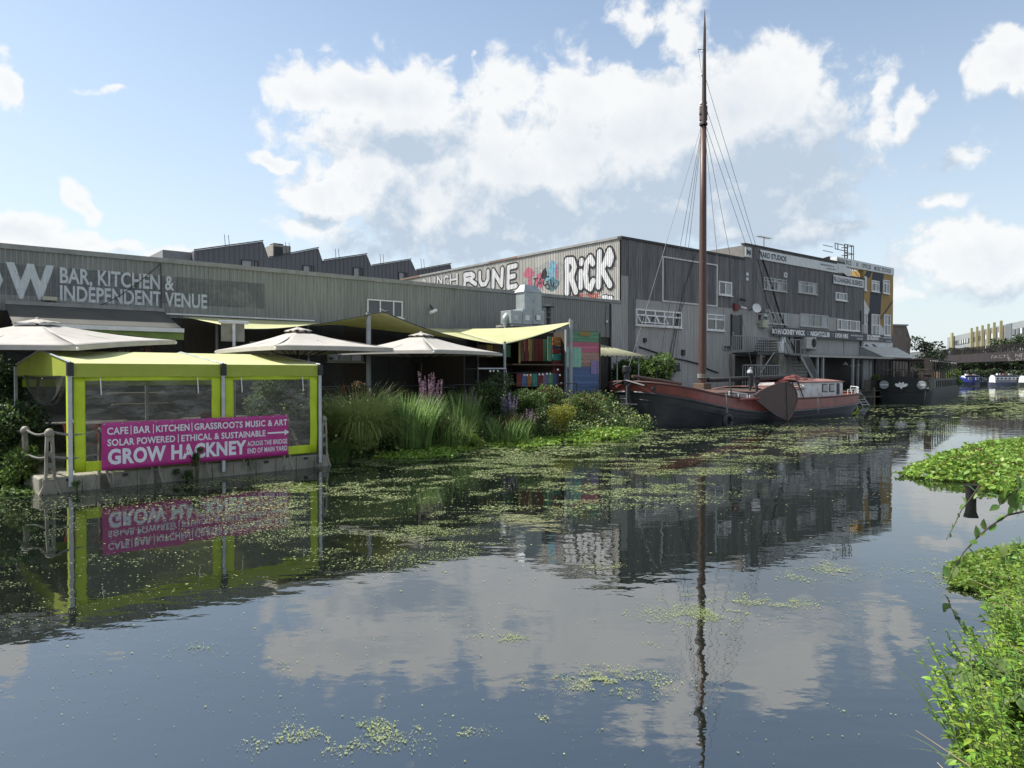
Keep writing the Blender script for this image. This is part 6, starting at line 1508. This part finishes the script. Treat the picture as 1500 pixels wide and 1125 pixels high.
def tuft(name, cat, label, c, n, L, W0, bend, m, spread=.25, seed=1, extra=None):
    r = np.random.default_rng(seed); th = thing(name, c, label, cat); a = r.uniform(0, 2*np.pi, n); q = spread*np.sqrt(r.uniform(0,1,n))
    B = np.stack([c[0]+q*np.cos(a), c[1]+q*np.sin(a), np.full(n, c[2]-.03)], 1)
    V, F = blades(B, a+r.normal(size=n)*.5, L*r.uniform(.55,1.1,n), np.full(n, W0)*r.uniform(.6,1.2,n), bend*r.uniform(.3,1.25,n)); np_mesh('blades', V, F, m, th); return th, B
def bank(u, v, z=.3): p = U(u, v, z); return (p.x, p.y, p.z)
def at(px, d, z): return ((px-750)/FPX*d, d, z)
# --- left bank row, left to right
bush('ivy_shrub','shrub','dark ivy covered shrub at the left edge beside the pontoon', at(10,15.0,.85), (.95,.9,1.05), 5200, .095, lf_dark, 12, zmin=.0, seed=2, m2=lf_mid)
bush('bramble_mound','shrub','low mid green bramble mound spilling over the left end of the pontoon', at(30,14.3,.35), (.50,.45,.42), 2400, .07, lf_mid, 8, seed=4, m2=lf_bright)
bush('ivy_hanging','ivy','brown green ivy hanging over the corner of the pontoon', at(47,14.35,.28), (.18,.2,.32), 700, .055, lf_brown, 5, seed=41, m2=lf_dark, stems=3)
bush('tall_shrub','shrub','tall dark shrub beyond the left side of the tent', at(4,18.5,1.9), (1.0,1.0,1.1), 3200, .11, lf_dark, 9, zmin=.9, seed=42)
tuft('pampas_grass','grass clump','large arching pampas like grass clump right of the tent', at(528,20.0,.25), 3000, 2.0, .013, 2.2, gr_pale, .45, 5)
tuft('sedge_tuft','grass clump','short bright grass tuft at the water edge by the pontoon end', at(488,18.6,.0), 650, .75, .009, 1.2, lf_mid, .35, 6)
bush('low_weeds','plant','low green weeds at the water edge under the pampas grass', at(478,18.3,.12), (.35,.3,.3), 1200, .05, lf_mid, 6, seed=7)
tuft('reed_bed','reeds','dark green upright iris reeds between pampas grass and purple flowers', at(597,21.0,.20), 900, 1.6, .024, .6, gr_reed, .75, 8)
tuft('reed_clump','reeds','small upright reed clump right of the purple flower spikes', at(678,23.2,.25), 360, 1.6, .020, .5, gr_reed, .5, 9)
def spikes(label, c, n, h, spread, seed, m=fl_purp, leafm=lf_mid, frac=.42):
    r = np.random.default_rng(seed); th = thing('loosestrife', c, label, 'flowering plant'); b = MB(); P = []; Q_ = []
    for i in range(n):
        a = r.uniform(0, 6.28); q = spread*math.sqrt(r.uniform()); s = Vector((c[0]+q*math.cos(a)*.6, c[1]+q*math.sin(a)*.6, c[2])); e = Vector((c[0]+q*math.cos(a)*1.1, c[1]+q*math.sin(a)*1.1, c[2]+h*r.uniform(.68,1.0)))
        b.tube(s, e, .008, .004, n=4)
        for k in range(90): f = 1-frac*r.uniform()**.9; w = .035*(1-(f-(1-frac))/frac*.75); p = s.lerp(e, f); P.append([p.x+r.normal()*w*.45, p.y+r.normal()*w*.45, p.z])
        for k in range(36): f = r.uniform(.08,.7); p = s.lerp(e, f); Q_.append([p.x, p.y, p.z])
    b.build('stems', stemm, th); P = np.array(P); Q_ = np.array(Q_)
    V, F = leaves(P, rdir(len(P), .3, r), rdir(len(P), .3, r), .035, .028); np_mesh('flowers', V, F, m, th); V, F = leaves(Q_, rdir(len(Q_), .3, r), rdir(len(Q_), 1, r), .11, .025); np_mesh('leaves', V, F, leafm, th)
spikes('tall purple loosestrife spikes rising above the reeds', at(632,22.2,.3), 26, 2.05, .38, 11)
spikes('shorter faded purple spikes right of the reed clump', at(690,24.2,.5), 14, 1.3, .3, 12)
spikes('small violet flower spikes in front of the dark bush', at(745,24.0,.4), 12, 1.25, .3, 13, mat('violet flowers', (.19,.14,.27), None, 4, None, .5, island=.25))
bush('weed_bank','plant','tangled olive weeds below the purple spikes', at(640,21.6,.55), (.75,.6,.55), 4200, .06, leafmat('olive leaves',(.11,.14,.045),(.07,.09,.03)), 9, seed=14, m2=lf_mid)
tuft('long_grass','grass clump','long dry grass among the weeds below the purple spikes', at(655,21.4,.2), 420, 1.0, .008, 1.1, lf_mid, .7, 15)
tuft('long_grass','grass clump','long grass tangle beneath the dark buddleia bush', at(735,23.4,.2), 420, 1.0, .008, 1.2, gr_reed, .9, 16)
bush('dark_shrub','shrub','tall dark green shrub in the middle of the bank', at(715,25.4,1.35), (1.15,.9,1.0), 6500, .085, lf_dark, 12, zmin=.3, seed=17, m2=lf_mid)
bush('dark_shrub','shrub','lighter feathery shrub right of the tall dark one', at(765,25.0,1.15), (.85,.7,.85), 4200, .075, lf_mid, 10, zmin=.3, seed=18, m2=lf_dark)
bush('dry_weeds','plant','reddish brown dry weeds at the foot of the dark shrub', at(742,23.7,.55), (.75,.4,.55), 3400, .05, lf_brown, 9, seed=19, asp=.3)
spikes('small pinkish spikes among the reddish dry weeds', at(775,24.3,.3), 14, .8, .35, 20)
bush('yellow_shrub','shrub','rounded bright yellow green shrub right of the dry weeds', at(822,25.3,.75), (.68,.55,.72), 5200, .06, lf_yel, 10, zmin=.02, seed=21, asp=.35)
bush('bramble_bush','shrub','brown green bramble bush between the yellow shrub and the barge bow', at(856,28.3,.95), (.85,.8,.85), 4400, .085, lf_mid, 11, zmin=.05, seed=22, m2=lf_brown)
bush('bramble_bush','shrub','low dark brambles at the waterline beneath the barge bow', at(868,27.6,.35), (.8,.5,.40), 2200, .08, lf_dark, 10, zmin=.0, seed=23, m2=lf_mid)
bush('green_weeds','plant','bright yellow green weeds at the water edge in the middle of the bank', at(690,22.0,.22), (.62,.35,.30), 2600, .045, lf_bright, 8, seed=24)
bush('bramble_bush','shrub','mid green undergrowth behind the reeds', at(620,23.6,.75), (1.0,.5,.6), 3200, .08, lf_dark, 9, zmin=.2, seed=25)
bush('bramble_bush','shrub','dark undergrowth filling the gap behind the pampas grass', at(545,21.8,.7), (.9,.4,.5), 2600, .08, lf_dark, 9, zmin=.2, seed=26)
bush('bramble_bush','shrub','undergrowth between the yellow shrub and dark shrub', at(790,26.4,.75), (.8,.5,.6), 2600, .08, lf_dark, 9, zmin=.1, seed=27)
iv = U(-1.0, 2.2, 2.0)
bush('ivy_mound','ivy','broad mound of glossy ivy against the grey wall behind the bow', (iv.x+.6, iv.y, 2.05), (2.35,1.3,1.05), 6500, .17, lf_mid, 14, zmin=.95, seed=28, asp=.8, m2=lf_dark)
bush('dried_bush','shrub','dried reddish bush hanging under the left umbrella', at(207,23,2.85), (.75,.6,.30), 1100, .07, lf_brown, 7, zmin=.9, seed=29)
bush('potted_plant','plant','leafy dark plant in the shade left of the middle post', at(525,23.6,1.45), (.45,.4,.6), 1200, .07, lf_brown, 6, zmin=.95, seed=30, m2=lf_dark)
bush('creeper','creeper','small green creeper climbing the banner over the name', tuple(Q(2.55,.21,.42)), (.13,.06,.40), 420, .05, lf_dark, 6, zmin=.02, seed=31, stems=3, m2=lf_mid)
bush('creeper','creeper','small green creeper at the pontoon edge below the banner', tuple(Q(2.32,.16,.16)), (.28,.10,.18), 520, .05, lf_dark, 6, zmin=.0, seed=32, stems=3, m2=lf_mid)
bush('creeper','creeper','tiny sprig of creeper below the front tent pole', tuple(Q(.30,.12,.14)), (.09,.07,.16), 130, .045, lf_mid, 4, zmin=.0, seed=33, stems=2)
b_ = Bp(19.6,.6,.15); bush('water_weeds','plant','small green weeds at the stern waterline of the red barge', (b_.x,b_.y,.12), (.5,.3,.2), 600, .05, lf_bright, 5, seed=34)
bush('deck_plant','plant','leafy plant on the covered deck beside the pale posts', tuple(U(26.2,2.4,1.7)), (.7,.5,.6), 1200, .13, lf_mid, 6, zmin=1.0, seed=35, m2=lf_yel)
bush('climbing_plant','plant','green climbing plant at the stern of the dark barge', tuple(P3(1398,552,68)), (1.0,1.0,1.3), 1500, .2, lf_mid, 7, zmin=.0, seed=36)
# --- numpy value noise
def vnoise(x, y, seed=0):
    xi, yi = np.floor(x).astype(np.int64), np.floor(y).astype(np.int64); fx, fy = x-xi, y-yi; fx = fx*fx*(3-2*fx); fy = fy*fy*(3-2*fy)
    def h(a, b): n_ = (a*374761393+b*668265263+seed*982451653) & 0x7fffffff; n_ = ((n_ ^ (n_ >> 13))*1274126177) & 0x7fffffff; return ((n_ ^ (n_ >> 16)) & 0xffff)/65535.
    return (h(xi,yi)*(1-fx)+h(xi+1,yi)*fx)*(1-fy)+(h(xi,yi+1)*(1-fx)+h(xi+1,yi+1)*fx)*fy
def fbm(x, y, o=4, seed=0):
    s = 0; a = .5; t_ = 0
    for i in range(o): s = s+a*vnoise(x, y, seed+i); t_ += a; a *= .55; x = x*2.03+5.1; y = y*2.03+1.7
    return s/t_
# --- floating mats of round leaves (nobody could count them)
def inpoly(x, y, poly):
    c = np.zeros(len(x), bool); n = len(poly)
    for i in range(n):
        x1, y1 = poly[i]; x2, y2 = poly[(i+1)%n]; m_ = ((y1 > y) != (y2 > y)) & (x < (x2-x1)*(y-y1)/((y2-y1) or 1e-9)+x1); c ^= m_
    return c
def mat_leaves(label, poly, n, hmax, size, m, seed, edge=.5, nz=.8, base=.02):
    r = np.random.default_rng(seed); xs = [p[0] for p in poly]; ys = [p[1] for p in poly]
    x = r.uniform(min(xs)-.3, max(xs)+.3, n*3); y = r.uniform(min(ys)-.3, max(ys)+.3, n*3)
    jx = x+(fbm(x*1.5, y*1.5, 3, seed)-.5)*edge*2; jy = y+(fbm(x*1.5+9, y*1.5, 3, seed+4)-.5)*edge*2; k = inpoly(jx, jy, poly); x, y = x[k][:n], y[k][:n]
    d = np.full(len(x), 9.)
    for i in range(len(poly)):
        a = np.array(poly[i]); b = np.array(poly[(i+1)%len(poly)]); ab = b-a; t_ = np.clip(((x-a[0])*ab[0]+(y-a[1])*ab[1])/(ab@ab), 0, 1); d = np.minimum(d, np.hypot(x-a[0]-ab[0]*t_, y-a[1]-ab[1]*t_))
    h = base+hmax*np.clip(d/.7, .12, 1)*(.45+1.0*fbm(x*2.2, y*2.2, 3, seed+7))*r.uniform(.55,1,len(x)); P = np.stack([x, y, h], 1)
    D = rdir(len(x), -.1, r); D[:,2] *= .4; V, F = leaves(P, D, rdir(len(x), nz*1.6, r), size*r.uniform(.55,1.25,len(x)), size*r.uniform(.55,1.2,len(x)), shape='round')
    o = np_mesh('floating_pennywort', V, F, m, None, kind='stuff'); o['label'] = label; o['category'] = 'water plants'; return o
def pxg(px, py): d = FPX*CAM_H/(py-546); return ((px-750)/FPX*d, d)
mat_leaves('thick mat of floating round leaved weed at the right edge around the dark post', [pxg(1313,692), pxg(1345,681), pxg(1395,664), pxg(1440,656), pxg(1520,652), (20,21), pxg(1530,735), pxg(1470,722), pxg(1430,708), pxg(1380,704), pxg(1345,703)], 24000, .34, .088, lf_mat, 50, .75)
mat_leaves('browned leaves among the floating weed mat at the right edge', [pxg(1330,690), pxg(1395,668), pxg(1520,656), (19,20), pxg(1520,730), pxg(1400,703)], 900, .36, .08, lf_brown, 56, .6)
mat_leaves('mat of small floating weed at the foot of the near bank', [pxg(1378,848), pxg(1405,822), pxg(1450,806), pxg(1520,798), pxg(1530,900), pxg(1480,905), pxg(1440,880), pxg(1395,862)], 6500, .13, .055, lf_bright, 51, .25)
mat_leaves('bright floating weed bed in front of the reeds', [pxg(548,672), pxg(560,655), pxg(620,652), pxg(668,650), pxg(700,657), pxg(660,668), pxg(590,674)], 5200, .13, .10, lf_mat, 52, .3)
mat_leaves('bright floating weed bed in front of the dry weeds and yellow shrub', [pxg(690,650), pxg(720,634), pxg(790,636), pxg(820,650), pxg(790,655), pxg(720,656)], 5200, .16, .11, lf_mat, 53, .3)
mat_leaves('bright floating weed bed beside the barge bow', [pxg(800,646), pxg(840,632), pxg(880,622), pxg(925,625), pxg(938,636), pxg(900,644), pxg(850,648)], 5200, .20, .12, lf_mat, 54, .35)
mat_leaves('dark weeds along the waterline under the left shrubs', [pxg(-60,725), pxg(-60,700), pxg(50,690), pxg(62,718), pxg(30,728)], 1800, .15, .08, lf_mid, 55, .2)
# --- duckweed
def duckweed():
    r = np.random.default_rng(99); Vs = []; Fs = []; cnt = 0
    def dens(x, y):
        rx, ry = x-C0.x, y-C0.y; u = rx*UX.x+ry*UX.y; v = rx*VX.x+ry*VX.y
        s = fbm(u*.34, v*.75, 4, 3); s2 = fbm(x*1.5+fbm(x,y,2,5)*2, y*2.2, 5, 12)
        lim = 19.9-np.clip((u+24)*.10, 0, 8.2)+(fbm(u*.35, v*0+3, 2, 8)-.5)*3.2
        band = np.clip((lim-v)/1.8, 0, 1)*np.clip(.14+.86*(u+27.2)/2.6, .14, 1)
        D = band*np.clip(1.15-(u+16)*.035, .5, 1)*(np.clip((s*.45+s2*.55-.485)*14, 0, 1)*.62*(.30+.70*fbm(x*7, y*7, 2, 71))*np.clip(1.25-(y-16)*.035,.35,1)+.010)
        D += .0032*np.clip((fbm(x*.9, y*.9, 3, 21)-.30)*4, 0, 1)*np.clip(.25+(v*-1+26)*.12, .2, 1)
        D += np.clip((fbm(u*.35, v*.9, 3, 31)-.35)*5, 0, 1)*.40*np.clip((u-10)/14, 0, 1)*np.clip((v+8)/3, 0, 1)
        for px, py, rx_, ry_, w in ((490,1088,95,18,.5),(560,1070,60,10,.35),(660,1076,40,9,.35),(800,1057,14,5,.4),(885,1002,75,16,.5),(880,996,20,7,.8),(1025,905,70,12,.35),(1100,885,90,9,.35),(740,938,26,6,.4),(965,944,20,5,.35),(1215,838,40,11,.5),(1285,1045,40,7,.35),(1170,848,22,5,.35),(700,933,20,5,.25),(1060,900,45,8,.4),(880,832,30,5,.35),(1020,876,40,4,.3),(430,978,30,6,.2),(280,955,30,6,.18),(1440,850,70,22,.6)):
            cx, cy = pxg(px, py); e = ((x-cx)*FPX/cy/rx_)**2+((y-cy)*(FPX*CAM_H/cy**2)/ry_)**2
            m = e < 5
            if m.any(): D[m] += w*np.exp(-e[m]*1.1)*np.clip((fbm(x[m]*5.5, y[m]*5.5, 4, 44)-.46)*9, 0, 1)
        return D
    zones = [ (3.9, 7.5, .0036, .03), (7.5, 12, .0062, .045), (12, 20, .0105, .07), (20, 36, .024, .14), (36, 75, .07, .35), (75, 135, .22, 1.0) ]
    for y0, y1, rr, cell in zones:
        gx, gy = np.meshgrid(np.arange(-.74*y1, .74*y1, cell), np.arange(y0, y1, cell)); gx, gy = gx.ravel(), gy.ravel(); m_ = np.abs(gx) < .74*gy; gx, gy = gx[m_], gy[m_]
        lam = dens(gx, gy)*cell*cell/(2.2*rr*rr); c = r.poisson(lam); x = np.repeat(gx, c)+r.uniform(0, cell, c.sum()); y = np.repeat(gy, c)+r.uniform(0, cell, c.sum())
        rx, ry = x-C0.x, y-C0.y; u = rx*UX.x+ry*UX.y; v = rx*VX.x+ry*VX.y
        ok = ~((u > -29.2) & (u < -22.5) & (v < 11.5)) & ~((v < 8.6) & (u < -7)) & ~((v < 9.1) & (v > 3.8) & (u > -7) & (u < 13))
        x, y = x[ok], y[ok]; n = len(x); a = r.uniform(0, 6.28, n); s = rr*np.clip(r.lognormal(-.2, .55, n), .3, 3); V = []
        nk = 6 if y1 <= 7.6 else 4
        for k_ in range(nk): t_ = a+k_*2*np.pi/nk; q = s*r.uniform(.6,1.2,n); V.append(np.stack([x+q*np.cos(t_), y+q*np.sin(t_), np.full(n,.006)+r.uniform(0,.003,n)], 1))
        V = np.stack(V, 1).reshape(-1,3); F = (np.arange(n)*nk)[:,None]
        F = F+np.array([[0,1,2,3]]) if nk == 4 else np.concatenate([F+np.array([[0,1,2,3]]), F+np.array([[0,3,4,5]])], 0)
        Vs.append(V); Fs.append(F+cnt); cnt += len(V)
    o = np_mesh('duckweed', np.concatenate(Vs), np.concatenate(Fs), mat('duckweed', (.27,.31,.14), (.19,.24,.09), 1.2, None, .7, island=.3, trans=.15), None, kind='stuff'); o['label'] = 'pale green duckweed flecks and rafts floating on the canal'; o['category'] = 'duckweed'
    print('duckweed faces', sum(len(f) for f in Fs))
duckweed()
# --- post in the water
pc = pxg(1424, 734); t = thing('mooring_post', (pc[0], pc[1], 0), 'short dark cast mooring post standing in the water by the weed mat', 'post')
b = MB(); b.lathe((pc[0], pc[1], 0), [(.085,-.5),(.085,.10),(.09,.20),(.115,.27),(.125,.29),(.10,.295),(.085,.26),(.08,.05)], 20); b.build('shaft', mat('dark cast iron', (.012,.012,.012), (.02,.019,.018), 6, None, .85, spec=.2), t, smooth=True)
# --- near bank plants
NB = mat_leaves
ne = [(2.05,3.2),(2.30,3.7),(2.70,4.3),(3.15,4.95),(3.75,5.6),(4.6,6.5),(5.6,7.5)]
def edge_x(y):
    for (x0,y0),(x1,y1) in zip(ne, ne[1:]):
        if y <= y1: return x0+(x1-x0)*max(0,(y-y0))/(y1-y0)
    return ne[-1][0]
lf_near = [leafmat('bright nettle leaves', (.21,.36,.05), (.15,.27,.04), .45), leafmat('lime weed leaves', (.29,.43,.055), (.21,.33,.045), .5), leafmat('deep weed leaves', (.13,.22,.05), (.09,.16,.04), .4)]
r0 = np.random.default_rng(77)
def weeds(label, n, m, lsz, hs, yr=(3.1, 7.0)):
    b = MB(); P = []; D = []; S = []
    for i in range(n):
        y = r0.uniform(*yr); x = edge_x(y)+abs(r0.normal())*.5*(.4+y/6)+.10; h = r0.uniform(*hs); ln = -.25*r0.uniform()
        for s in range(4):
            a = r0.uniform(0, 6.28); e = Vector((x+.18*math.cos(a)+ln*h, y+.18*math.sin(a), .2+h*r0.uniform(.65,1))); s0 = Vector((x+.05*math.cos(a), y+.05*math.sin(a), .15)); md = s0.lerp(e, .5)+Vector((0,0,.08)); b.path([s0, md, e], [.005,.004,.0025], 4)
            nk = int(h/.045)
            for k in range(nk):
                f = (k+1.)/nk; p = s0.lerp(md, f*2) if f < .5 else md.lerp(e, f*2-1)
                for q in (0, math.pi):
                    aa = a+k*1.57+q+r0.normal()*.3; P.append([p.x,p.y,p.z]); D.append([math.cos(aa), math.sin(aa), .30-.6*(1-f)+r0.normal()*.2]); S.append(lsz*(1.2-.7*f)*r0.uniform(.6,1.25))
    P, D, S = map(np.array, (P, D, S)); V, F = leaves(P, D, np.tile([0,0,1.], (len(P),1))+r0.normal(size=(len(P),3))*.35, S, S*.42, .2, 'leaf')
    o = np_mesh('leafy_weeds', V, F, m, None, kind='stuff'); o['label'] = label; o['category'] = 'weeds'; q = b.build('stems', mat('fresh green stems', (.14,.20,.06), (.10,.15,.05), 5), o)
weeds('bright toothed leaved weeds crowding the near bank', 80, lf_near[0], .075, (.28,.66)); weeds('lime green leafy weeds crowding the near bank', 80, lf_near[1], .066, (.25,.62)); weeds('deeper green leafy weeds crowding the near bank', 40, lf_near[2], .08, (.2,.5))
r9 = np.random.default_rng(5); b = MB()
for i in range(60):
    y = r9.uniform(3.2, 6.6); x = edge_x(y)+r9.uniform(-.02, .9); a = r9.uniform(0, 6.28); L = r9.uniform(.2,.5); s0 = Vector((x,y,.2)); b.path([s0, s0+Vector((L*.25*math.cos(a)-.04,L*.25*math.sin(a),L*.6)), s0+Vector((L*.6*math.cos(a)-.12,L*.6*math.sin(a),L*.8))], [.005,.004,.002], 4)
o = b.build('dry_stalks', mat('straw stalks', (.36,.31,.17), (.22,.18,.10), 8), None); o['kind'] = 'stuff'; o['label'] = 'dry straw stalks tangled among the near bank weeds'; o['category'] = 'stalks'
# ground cover between
o = mat_leaves('tangled low weeds covering the near bank', [(2.1,3.0),(2.35,3.7),(2.75,4.3),(3.2,4.95),(3.8,5.6),(4.7,6.5),(5.8,7.6),(7.5,8.5),(8,6),(4.5,3)], 9000, .34, .075, lf_near[2], 60, .12, .6, .2); o.name = 'undergrowth'
o = mat_leaves('tangled lime green weeds on the near bank', [(2.2,3.0),(2.6,3.9),(3.1,4.7),(3.9,5.6),(4.9,6.5),(6,7.6),(7.5,8.5),(8,6),(4.5,3)], 4500, .46, .05, lf_near[1], 61, .2, .5, .2); o.name = 'undergrowth'
# dock with big crinkled leaves
th = thing('dock_plant', (3.0,4.15,.2), 'broad crinkled dock leaves at the bottom right corner', 'plant')
crk = leafmat('crinkled dock leaf', (.085,.15,.04), (.06,.11,.03), .25)
for i in range(9):
    a = 1.9+i*.55; L = .38; W_ = .10; bx0 = Vector((2.95+.12*math.cos(a), 4.05+.12*math.sin(a), .52))
    dx = Vector((math.cos(a), math.sin(a), .35)).normalized(); sx = Vector((-math.sin(a), math.cos(a), 0)); nx = dx.cross(sx)*-1
    def fn(u_, v_):
        w = W_*math.sin(math.pi*min(.98, .06+u_*.92))**.7; s = (v_-.5)*2
        return bx0+dx*L*u_*(1-.12*u_)+sx*(w*s+.006*math.sin(u_*60))+ZX*(-.22*u_*u_*L*2+.35*w*abs(s)+.012*math.sin(u_*42+abs(s)*4)*abs(s)+.006*math.sin(s*16+u_*30))
    MB().grid(fn, 36, 12).build('leaf', crk, th, smooth=True)
    MB().path([(2.95,4.05,.2), bx0, bx0+dx*L*.5+ZX*.0], [.008,.006,.003], 5).build('stalk', stemm, th)
# long grass blades leaning over the water
def blade(pts, w, label):
    th = thing('grass_blade', pts[0], label, 'grass blade', 'long grass blades leaning over the water'); b = MB(); pts = [Vector(p) for p in pts]; n = 14; V = []
    for i in range(n+1):
        f = i/n; a = pts[0].lerp(pts[1], f); c = pts[1].lerp(pts[2], f); p = a.lerp(c, f); ww = w*(1-f)**.7; V += [p-Vector((ww,0,0)), p+Vector((ww,ww*.4,0))]
    b.add(V, [(2*i,2*i+1,2*i+3,2*i+2) for i in range(n)]); b.build('blade', gr_reed, th)
def bp(px, py, d): p = P3(px, py, d); return (p.x, p.y, p.z)
blade([bp(1410,1110,4.3), bp(1372,1030,4.35), bp(1307,972,4.5)], .008, 'long grass blade crossing another, reaching farthest left over the water')
blade([bp(1385,1070,4.3), bp(1358,1020,4.4), bp(1329,968,4.5)], .006, 'shorter grass blade close beside the farthest reaching one')
blade([bp(1430,1050,4.4), bp(1400,990,4.5), bp(1346,940,4.7)], .008, 'highest grass blade arching left over the water')
blade([bp(1450,1060,4.4), bp(1420,1000,4.5), bp(1398,975,4.7)], .006, 'short upright grass blade at the bush edge')
blade([bp(1460,1000,4.3), bp(1400,1010,4.4), bp(1344,1024,4.5)], .006, 'nearly level pale grass blade over the water')
blade([bp(1420,1125,4.0), bp(1370,1095,4.1), bp(1312,1102,4.2)], .007, 'low curving grass blade near the bottom edge')
blade([bp(1400,1125,4.0), bp(1365,1085,4.1), bp(1318,1078,4.2)], .005, 'thin grass blade near the bottom edge')
# overhanging branch
th = thing('overhanging_branch', bp(1505,745,7.6), 'thin dark branch with paired leaves hanging over the water at right', 'branch')
dk = mat('dark twig', (.05,.04,.03), None, 5)
def branch(pts, r, nl, sz, seed):
    r_ = np.random.default_rng(seed); V = [Vector(bp(*p)) for p in pts]; MB().path(V, [r*(1-.7*i/(len(V)-1)) for i in range(len(V))], 6).build('twig', dk, th)
    P = []; D = []
    for i in range(nl):
        f = (i+.5)/nl*(len(V)-1); k = min(int(f), len(V)-2); p = V[k].lerp(V[k+1], f-k)
        for q in (-1, 1): P.append(p); D.append([r_.normal()*.4+q*.3, r_.normal()*.5, q*.6+r_.normal()*.4])
    P, D = np.array([tuple(p) for p in P]), np.array(D); s = sz*r_.uniform(.7,1.2,len(P)); Vv, F = leaves(P, D, rdir(len(P), .5, r_), s, s*.55, .1, 'leaf'); np_mesh('leaves', Vv, F, lf_near[2], th)
branch([(1510,748,7.6),(1478,755,7.6),(1452,772,7.6),(1432,790,7.6),(1414,810,7.6),(1402,830,7.6),(1390,858,7.6)], .012, 9, .13, 1)
branch([(1436,712,7.8),(1424,730,7.8),(1410,748,7.8),(1400,770,7.8),(1388,792,7.8)], .008, 4, .10, 2)
branch([(1520,690,7.5),(1500,712,7.5),(1478,728,7.5),(1462,745,7.5)], .010, 6, .17, 3)
branch([(1505,800,7.2),(1488,812,7.2),(1470,818,7.2)], .008, 4, .15, 4)
# --- low growth over the whole far bank slope, and shade plants behind the tent
def slope_cover(label, n, size, m, seed, j0=0., j1=1., h=.35):
    r = np.random.default_rng(seed); a = r.uniform(0,1,n); b = r.uniform(j0,j1,n); P = np.array([tuple(bsl(x, y)) for x, y in zip(a, b)]); P[:,2] = np.maximum(P[:,2], 0)+.02+h*r.uniform(0,1,n)**1.5*(.3+1.2*fbm(P[:,0]*1.3, P[:,1]*1.3, 3, seed))
    V, F = leaves(P, rdir(n, .2, r), rdir(n, .9, r), size*r.uniform(.5,1.4,n), size*r.uniform(.3,.8,n)); o = np_mesh('bank_undergrowth', V, F, m, None, kind='stuff'); o['label'] = label; o['category'] = 'undergrowth'
slope_cover('dark low undergrowth covering the planted far bank', 16000, .10, lf_dark, 201, h=.6); slope_cover('mid green low undergrowth covering the planted far bank', 14000, .085, lf_mid, 202, h=.5); slope_cover('straw coloured stalks and leaves among the far bank undergrowth', 5000, .12, gr_pale, 203, h=.55)
bush('hedge_shrub','shrub','dark shrub behind the right bay of the tent', at(395,22.3,1.6), (1.3,.8,.85), 4200, .10, lf_mid, 10, zmin=.9, seed=204, m2=lf_dark)
bush('bramble_bush','shrub','pinkish brown scrub between the tall shrub and the hut', at(800,27.5,1.1), (.9,.6,.7), 3600, .075, lf_mid, 10, zmin=.5, seed=206, m2=lf_brown)
bush('bramble_bush','shrub','dark scrub behind the reed clump', at(668,24.6,1.0), (.8,.5,.75), 3200, .08, lf_dark, 9, zmin=.5, seed=207, m2=lf_mid)
lf_far = leafmat('far dark leaves', (.032,.050,.024), (.02,.034,.017), .2); lf_far2 = leafmat('far mid leaves', (.055,.080,.034), (.04,.06,.026), .2)
# --- trees far off
def tree(label, x, y, z0, h, cr, n, size, m, seed, group=None, trunk=.2, m2=None, squash=.8):
    r = np.random.default_rng(seed); th = thing('tree', (x, y, z0), label, 'tree', group); b = MB(); nb = 9
    b.path([(x,y,z0-.5),(x+.1,y,z0+h*.3),(x-.05,y+.1,z0+h*.62)], [trunk,trunk*.75,trunk*.4], 8)
    cs = []
    for i in range(nb):
        a = i*2.4; q = cr*r.uniform(.25,.85); c = np.array([x+q*math.cos(a), y+q*math.sin(a), z0+h*r.uniform(.35,.92)]); cs.append(c); b.path([(x,y,z0+h*.25+i*.04*h*.5), tuple((np.array([x,y,z0+h*.45])+c)/2), tuple(c)], [trunk*.4,trunk*.25,.02], 5)
    b.build('trunk', mat('bark', (.07,.06,.045), None, 5), th); cs = np.array(cs+[np.array([x,y,z0+h*.8])]); k = r.integers(0, len(cs), n)
    P = cs[k]+unit(r.normal(size=(n,3)))*(r.uniform(.3,1,(n,1))**.5)*cr*r.uniform(.30,.55,(len(cs),1))[k]*np.array([1,1,squash]); P = P[P[:,2] > z0+.2]
    s = size*r.uniform(.6,1.3,len(P)); V, F = leaves(P, rdir(len(P), 0, r), rdir(len(P), .8, r), s, s*.7); np_mesh('crown', V, F, m, th); return th
tree('dark broadleaved tree against the sky right of the brown shed', 55.5, 97, .9, 6.0, 2.7, 2600, .32, lf_far, 70)
tree('smaller dark tree just right of the shed beside the bridge end', 58.2, 100, .9, 4.2, 2.0, 1300, .3, lf_far, 71)
gcol = ['dark rounded', 'mid green bushy', 'dark leaning', 'pale green loose', 'broad dark', 'tall mid green', 'low olive']
for i in range(16):
    px = 1385+i*10.5; d = 138+ (i%3)*5; x = (px-750)/FPX*d; lb = gcol[i%7]+' tree on the far bank, '+('left of the blue covered narrowboat' if px < 1408 else 'above the blue covered narrowboat' if px < 1436 else 'above the grey blue narrowboat' if px < 1492 else 'behind the olive narrowboat')+('' if i < 7 else ', second rank' if i < 14 else ', last')
    tree(lb, x, d, .7, 5.4+1.6*((i*7)%5)/5+(2.6 if 1455 < px < 1500 and i % 2 else 0), 3.0, 1700, .42, [lf_far, lf_far2][i%2], 80+i, 'trees on the far bank behind the narrowboats')
for i in range(10):
    px = 1398+i*13; d = 134; x = (px-750)/FPX*d; bush('bank_bush','shrub',('dark' if i%2 else 'olive')+' bush on the far bank '+['behind the blue cover','over the blue stern','between blue and dark boats','behind the small dark boat','above the white bow','above the first grey windows','above the middle grey windows','above the last grey windows','behind the olive boat','at the right edge'][i], (x, d, 1.6), (2.2,1.2,1.7), 1100, .34, [lf_far2, lf_far][i%2], 8, 'bushes on the far bank', zmin=.6, seed=100+i, stems=3)
